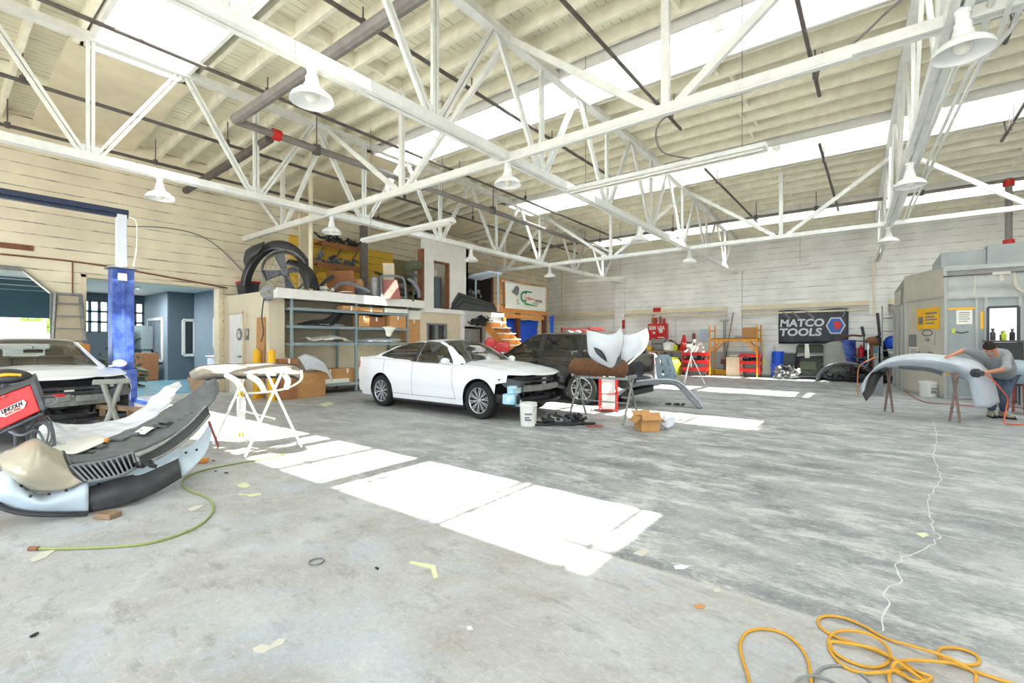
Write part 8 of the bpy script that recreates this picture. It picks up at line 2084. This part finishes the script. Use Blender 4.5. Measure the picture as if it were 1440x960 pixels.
# plastic film over things behind the pile
m_ = sheet_mb([[pD(52, 604, 4.8), pD(70, 590, 5.0), pD(88, 598, 5.2), pD(130, 594, 5.4), pD(180, 584, 5.7), pD(215, 560, 6.0), pD(238, 540, 6.3), pD(256, 536, 6.5)],
               [pD(58, 612, 4.6), pD(76, 604, 4.8), pD(98, 605, 5.0), pD(140, 602, 5.2), pD(185, 594, 5.5), pD(220, 574, 5.8), pD(240, 556, 6.1), pD(254, 544, 6.3)],
               [pD(70, 616, 4.5), pD(88, 614, 4.6), pD(110, 612, 4.8), pD(150, 608, 5.0), pD(195, 598, 5.3), pD(218, 588, 5.5), pD(232, 574, 5.8), pD(248, 552, 6.1)],
               [pD(90, 622, 4.4), pD(110, 622, 4.5), pD(130, 620, 4.6), pD(160, 616, 4.8), pD(190, 606, 5.0), pD(208, 598, 5.2), pD(220, 586, 5.4), pD(240, 560, 5.9)]], 60, 24, .05, 5)
tag(m_.build('plastic_sheet', 'film', solid=.002), 'crumpled white plastic sheet lying over parts behind the bumper pile', 'plastic sheet')
m_ = sheet_mb([[pD(66, 618, 4.55), pD(100, 617, 4.6), pD(140, 612, 4.7)], [pD(80, 632, 4.2), pD(100, 634, 4.2), pD(150, 616, 4.4)], [pD(95, 638, 4.0), pD(110, 636, 4.05), pD(155, 618, 4.3)]], 14, 8, .01, 4)
tag(m_.build('pale_panel', 'paper', solid=.01), 'pale flat panel between the plastic sheet and the ribbed grille', 'car part')
t = thing('support_trestle', 'low wooden trestle holding up the plastic sheet behind the bumper pile', 'trestle', fl(170, 622).xy.to_3d())
for s in (-.6, 0, .5): m_ = MB(); m_.box((s, .1 + s * .3, .22), (.06, .06, .44)); m_.build('leg', 'wood', t)
m_ = MB(); m_.beam((-.7, -.1, .45), (.6, .3, .45), .08, .06); m_.build('top_beam', 'wood', t)

# stand with crossed legs in front of the white car
q0 = pD(158, 535, 6.55); horse('work_stand', 'grimy grey folding stand with crossed legs before the white car bonnet', (-8.44, 1.75, 0), (-8.16, 1.69, 0), .84, 'fender_grey', .13, .028, ends=(1, 1), xleg=True)

# welder on its cart
WD = 4.25; w0 = pD(18, 580, WD)
wr = thing('welding_machine', 'red LINCOLN ELECTRIC welding machine tilted on a black cart, left edge', 'welder', (0, 0, 0))
a0, a1, a2, a3 = pD(-30, 618, 3.95), pD(57, 578, 4.05), pD(43, 541, 4.05), pD(-30, 568, 3.95)      # near face, lower left, lower right, upper right, upper left
bk = VIEWF * .36 - VIEWR * .36 + Vector((0, 0, .05))
m_ = MB(); m_.prism([a0, a1, a2, a3], bk); m_.build('case', 'red_gloss', wr, bevel=.012)
ex = (a1 - a0).normalized(); ez = (a2 - a1).normalized(); nn_ = ex.cross(ez).normalized(); nn_ = -nn_ if nn_.dot(VIEWF) > 0 else nn_
m_ = MB(); up_ = ez * .012; m_.prism([a1, a1 + ex * .04, a2 + ex * .04 + up_, a2 + up_], bk); m_.prism([a3 + up_ * .2, a2 + up_ * .2, a2 + up_, a3 + up_], bk); m_.build('black_bezel', 'dark_plastic', wr, bevel=.006)
lc = pD(24, 572, 4.0) + nn_ * .012; lc = a0.lerp(a1, .60).lerp(a3.lerp(a2, .60), .46) + nn_ * .006
rows = []
m_ = MB(); pts = [ex * x + ez * z for x, z in ((-.105, -.018), (-.085, .030), (.095, .032), (.11, -.0), (.08, -.036), (-.07, -.04))]; m_.prism([lc + p for p in pts], nn_ * .003); m_.build('logo_plate', 'paper', wr, smooth=False)
yv = nn_.cross(ex); yv = yv if yv.z > 0 else -yv
text_fit('LINCOLN', .165, .034, 'ink_black', frame4(lc + ez * .010 + nn_ * .005, ex, yv), wr, shear=.2, offset=.03); text_fit('ELECTRIC', .13, .020, 'red_gloss', frame4(lc - ez * .022 + nn_ * .005, ex, yv), wr, shear=.2)
m_ = MB()
for k in range(4): m_.beam(a3 + ex * (.02 + .05 * k) - ez * .03 + nn_ * .004, a3 + ex * (.05 + .05 * k) - ez * .03 + nn_ * .004, .006, .012)
m_.build('vent_slots', 'ink_grey', wr)
fr = MB(); fr.tube([a0 - ez * .03, a1 - ez * .03, a1 - ez * .03 + bk, a0 - ez * .03 + bk, a0 - ez * .03], .016, 8); fr.tube([a1 - ez * .03 + bk * .2, pD(40, 600, 4.05), fl(22, 655, .02) + Vector((-.05, .1, 0))], .016, 8); fr.tube([pD(22, 606, 4.0), pD(24, 650, 4.0)], .016, 8)
for px, d in ((-20, 4.0), (30, 4.35)): q = pD(px, 590, d); fr.tube([(q.x, q.y, .45), (q.x, q.y, .03)], .015, 8)
fr.tube([pD(-30, 560, 4.1), pD(8, 552, 4.15), pD(16, 541, 4.2), pD(40, 537, 4.2)], .014, 8); fr.build('cart_frame', 'dark_plastic', wr)
q = fl(0, 690, .12); m_ = MB(); q = pD(6, 640, 4.2); m_.cyl((q.x - .02, q.y, .12), (q.x + .03, q.y + .03, .12), .12, n=22); m_.build('wheel', 'rubber', wr)
m_ = MB()
for k in range(5):
    c_ = pD(56 + k * 1.5, 614, 4.25 + .02 * k); ra = .10 + .012 * k; m_.tube([c_ + VIEWR * ra * .75 * cos(a) + Vector((0, 0, ra * 1.25 * sin(a))) + VIEWF * .02 * sin(a * 2 + k) for a in [2 * pi * j / 24 for j in range(24)]], .009, 6, closed=True)
m_.tube(crom([pD(50, 590, 4.1), pD(62, 575, 4.1), pD(78, 566, 4.1), (pD(80, 562, 4.15)), pD(76, 558, 4.2), pD(58, 559, 4.2)], 30), .011, 7); m_.tube(crom([pD(10, 605, 4.0), pD(30, 612, 4.0), pD(52, 605, 4.1), pD(62, 628, 4.15), pD(40, 640, 4.1)], 30), .010, 7)
tag(m_.build('welding_cable', 'grey_plastic'), 'coiled grey welding cables hanging right of the red welder', 'cable')
hm = thing('welding_mask', 'dark welding helmet with yellow markings lying on the red welder', 'helmet', (0, 0, 0)); q = pD(12, 532, 4.3)
m_ = MB(); rows = [[q + VIEWR * (.19 * sin(ph) * cos(a)) + VIEWF * (.12 * sin(ph) * sin(a)) + Vector((0, 0, .085 * cos(ph))) for a in [2 * pi * k / 20 for k in range(21)]] for ph in [pi * (.02 + .62 * i / 8) for i in range(9)]]
m_.grid(rows); m_.build('shell', 'black_plastic', hm, solid=.008)
m_ = MB(); m_.tube(crom([q + VIEWR * -.02 - VIEWF * .12 + Vector((0, 0, .02)), q + VIEWR * .08 - VIEWF * .10 + Vector((0, 0, .04)), q + VIEWR * .16 - VIEWF * .04 + Vector((0, 0, .03))], 12), .016, 6); m_.build('yellow_band', 'yellow_paint', hm)
m_ = MB(); s_ = q - Vector((0, 0, .02)); m_.tube([s_, s_ + Vector((0, 0, -.10))], .05, 8); m_.build('head_band', 'dark_plastic', hm)

# ================================================================== FLOOR: hoses and litter
def hose(pts, r, mat, label, n=90, name='air_hose', z=None, tip=True):
    P_ = []
    for p in pts: zz_ = p[2] if len(p) > 2 else r + .001; P_.append(fl(p[0], p[1], zz_))
    m_ = MB(); m_.tube(crom(P_, n), r, 8); return tag(m_.build(name, mat), label, 'hose')
o = hose([(40, 771), (90, 771), (150, 769), (205, 764), (250, 752), (285, 735), (300, 716), (292, 700), (268, 690), (257, 680), (262, 670), (290, 660), (330, 652), (375, 644), (400, 638)], .0085, 'hose_green', 'yellow-green air hose curving over the floor in the left foreground', 120)
c_ = fl(41, 771, .012); m_ = MB(); m_.cyl(c_, c_ + VIEWR * .06, .014, n=10); m_.build('brass_end', 'brick_brown', o)
R = .0068
o = hose([(1058, 975), (1052, 950), (1044, 925), (1041, 905), (1050, 889), (1068, 884), (1090, 886), (1110, 895), (1126, 910), (1136, 928), (1140, 950), (1143, 975)], R, 'hose_yellow', 'yellow air hose loop at the bottom, left of the tangle')
o = hose([(1256, 978), (1252, 962), (1250, 948), (1258, 940), (1275, 940), (1296, 946, .02), (1310, 953), (1290, 958, .02), (1268, 948), (1255, 940), (1262, 930, .03), (1290, 928, .02), (1330, 931, .03), (1362, 935), (1376, 932), (1374, 922), (1355, 913), (1333, 910), (1320, 913), (1322, 924), (1350, 936), (1390, 950), (1440, 966), (1480, 978)], R, 'hose_yellow', 'yellow air hose tangle with a small loop at the right of the bottom edge', 160)
o = hose([(1330, 975), (1305, 958), (1280, 938), (1255, 925), (1220, 910), (1180, 897), (1158, 885), (1150, 873), (1160, 866), (1185, 868), (1215, 880), (1245, 897), (1290, 910, .02), (1335, 925, .03), (1370, 945), (1372, 957)], R, 'hose_yellow', 'yellow air hose with long loops in the middle of the bottom right tangle', 150)
o = hose([(1300, 972, .02), (1280, 955), (1262, 943), (1240, 945, .02), (1210, 945), (1185, 935), (1168, 915), (1166, 897), (1180, 887, .02), (1210, 888, .02), (1235, 898, .02), (1251, 915, .02), (1248, 932), (1228, 938), (1200, 932), (1175, 918), (1168, 903), (1190, 904, .02), (1230, 912, .02), (1260, 928, .03), (1290, 950, .02), (1318, 972)], R, 'hose_yellow', 'double yellow hose ring lying inside the bottom right tangle', 160)
hose([(1112, 978), (1120, 957), (1138, 950, .02), (1160, 953), (1180, 965), (1190, 980)], .0055, 'hose_grey', 'thin grey hose arc between the two yellow hose loops, outer')
hose([(1146, 975), (1148, 948), (1162, 937), (1185, 936), (1208, 945), (1225, 960), (1232, 978)], .0055, 'hose_grey', 'thin grey hose arc at the bottom edge left of the yellow rings')
def litter(pts, mat, label, name='paper_scrap', z=.003, cat='litter', grp=None):
    P_ = [fl(x, y, .001) for x, y in pts]; m_ = MB(); m_.prism(P_, (0, 0, z)); return tag(m_.build(name, mat, smooth=False), label, cat, grp)
litter([(575, 792), (578, 789), (612, 795), (616, 812), (610, 814), (606, 800)], 'tape_green', 'bent strip of yellow-green masking tape in the middle foreground', 'masking_tape')
litter([(332, 682), (345, 678), (352, 683), (346, 686), (336, 685)], 'tape_green', 'crumpled tape scrap beside the green hose, upper one', 'masking_tape')
litter([(335, 694), (350, 695), (367, 693), (367, 696), (352, 699), (345, 696), (336, 697)], 'tape_green', 'long torn tape scrap below the crumpled one', 'masking_tape')
litter([(263, 716), (275, 711), (288, 710), (280, 715), (268, 719)], 'scrap_paper', 'torn pale tape inside the green hose bend', 'masking_tape')
litter([(355, 912), (368, 906), (380, 908), (390, 899), (402, 898), (398, 906), (382, 912), (370, 919), (358, 917)], 'scrap_paper', 'torn white paper scrap in the left foreground')
litter([(42, 787), (58, 776), (78, 773), (64, 784), (46, 791)], 'scrap_paper', 'pale wooden paint stick end by the end of the green hose', 'paint_stick')
litter([(890, 778), (905, 771), (914, 775), (903, 782)], 'scrap_paper', 'cream paper scrap right of the big sun patch')
litter([(976, 851), (984, 849), (993, 852), (989, 856), (979, 856)], 'cardboard', 'tan scrap on the pale slab right of centre', 'cardboard_scrap')
litter([(1288, 750), (1300, 749), (1307, 752), (1298, 756)], 'tape_green', 'small tape scrap on the right-hand floor', 'masking_tape')
litter([(1003, 828), (1012, 827), (1013, 832), (1005, 833)], 'scrap_paper', 'small white scrap at the joint line right of centre')
litter([(656, 882), (662, 880), (665, 885), (658, 886)], 'paper', 'small white scrap in the centre foreground')
litter([(947, 796), (958, 794), (970, 796), (962, 800), (950, 800)], 'primer_white', 'pale grey paint flake near the joint line')
litter([(448, 568), (462, 565), (470, 568), (456, 572)], 'tape_green', 'pale tape scrap before the rack', 'masking_tape')
c_ = fl(445, 789, .006); m_ = MB(); m_.tube([c_ + Vector((.043 * cos(a), .043 * sin(a), 0)) for a in [2 * pi * k / 24 for k in range(24)]], .005, 6, closed=True); tag(m_.build('tape_ring', 'grey_plastic'), 'grey ring of a finished tape roll on the foreground floor', 'ring')
rr = random.Random(77)
for k, (px, py) in enumerate(((303, 663), (318, 665), (48, 894), (530, 800), (300, 648))):
    c_ = fl(px, py, .0); m_ = MB(); m_.box((c_.x, c_.y, .006), (.03, .012, .008), rz=k); m_.box((c_.x + .01, c_.y, .009), (.012, .012, .008), rz=k + 1); tag(m_.build('plastic_clip', 'black_plastic'), ('black clip inside the green hose bend', 'second black clip inside the green hose bend, further right', 'tiny dark clip at the lower left corner', 'tiny dark clip left of the bent tape strip', 'tiny dark clip below the taped stand')[k], 'clip', 'small black clips on the floor')
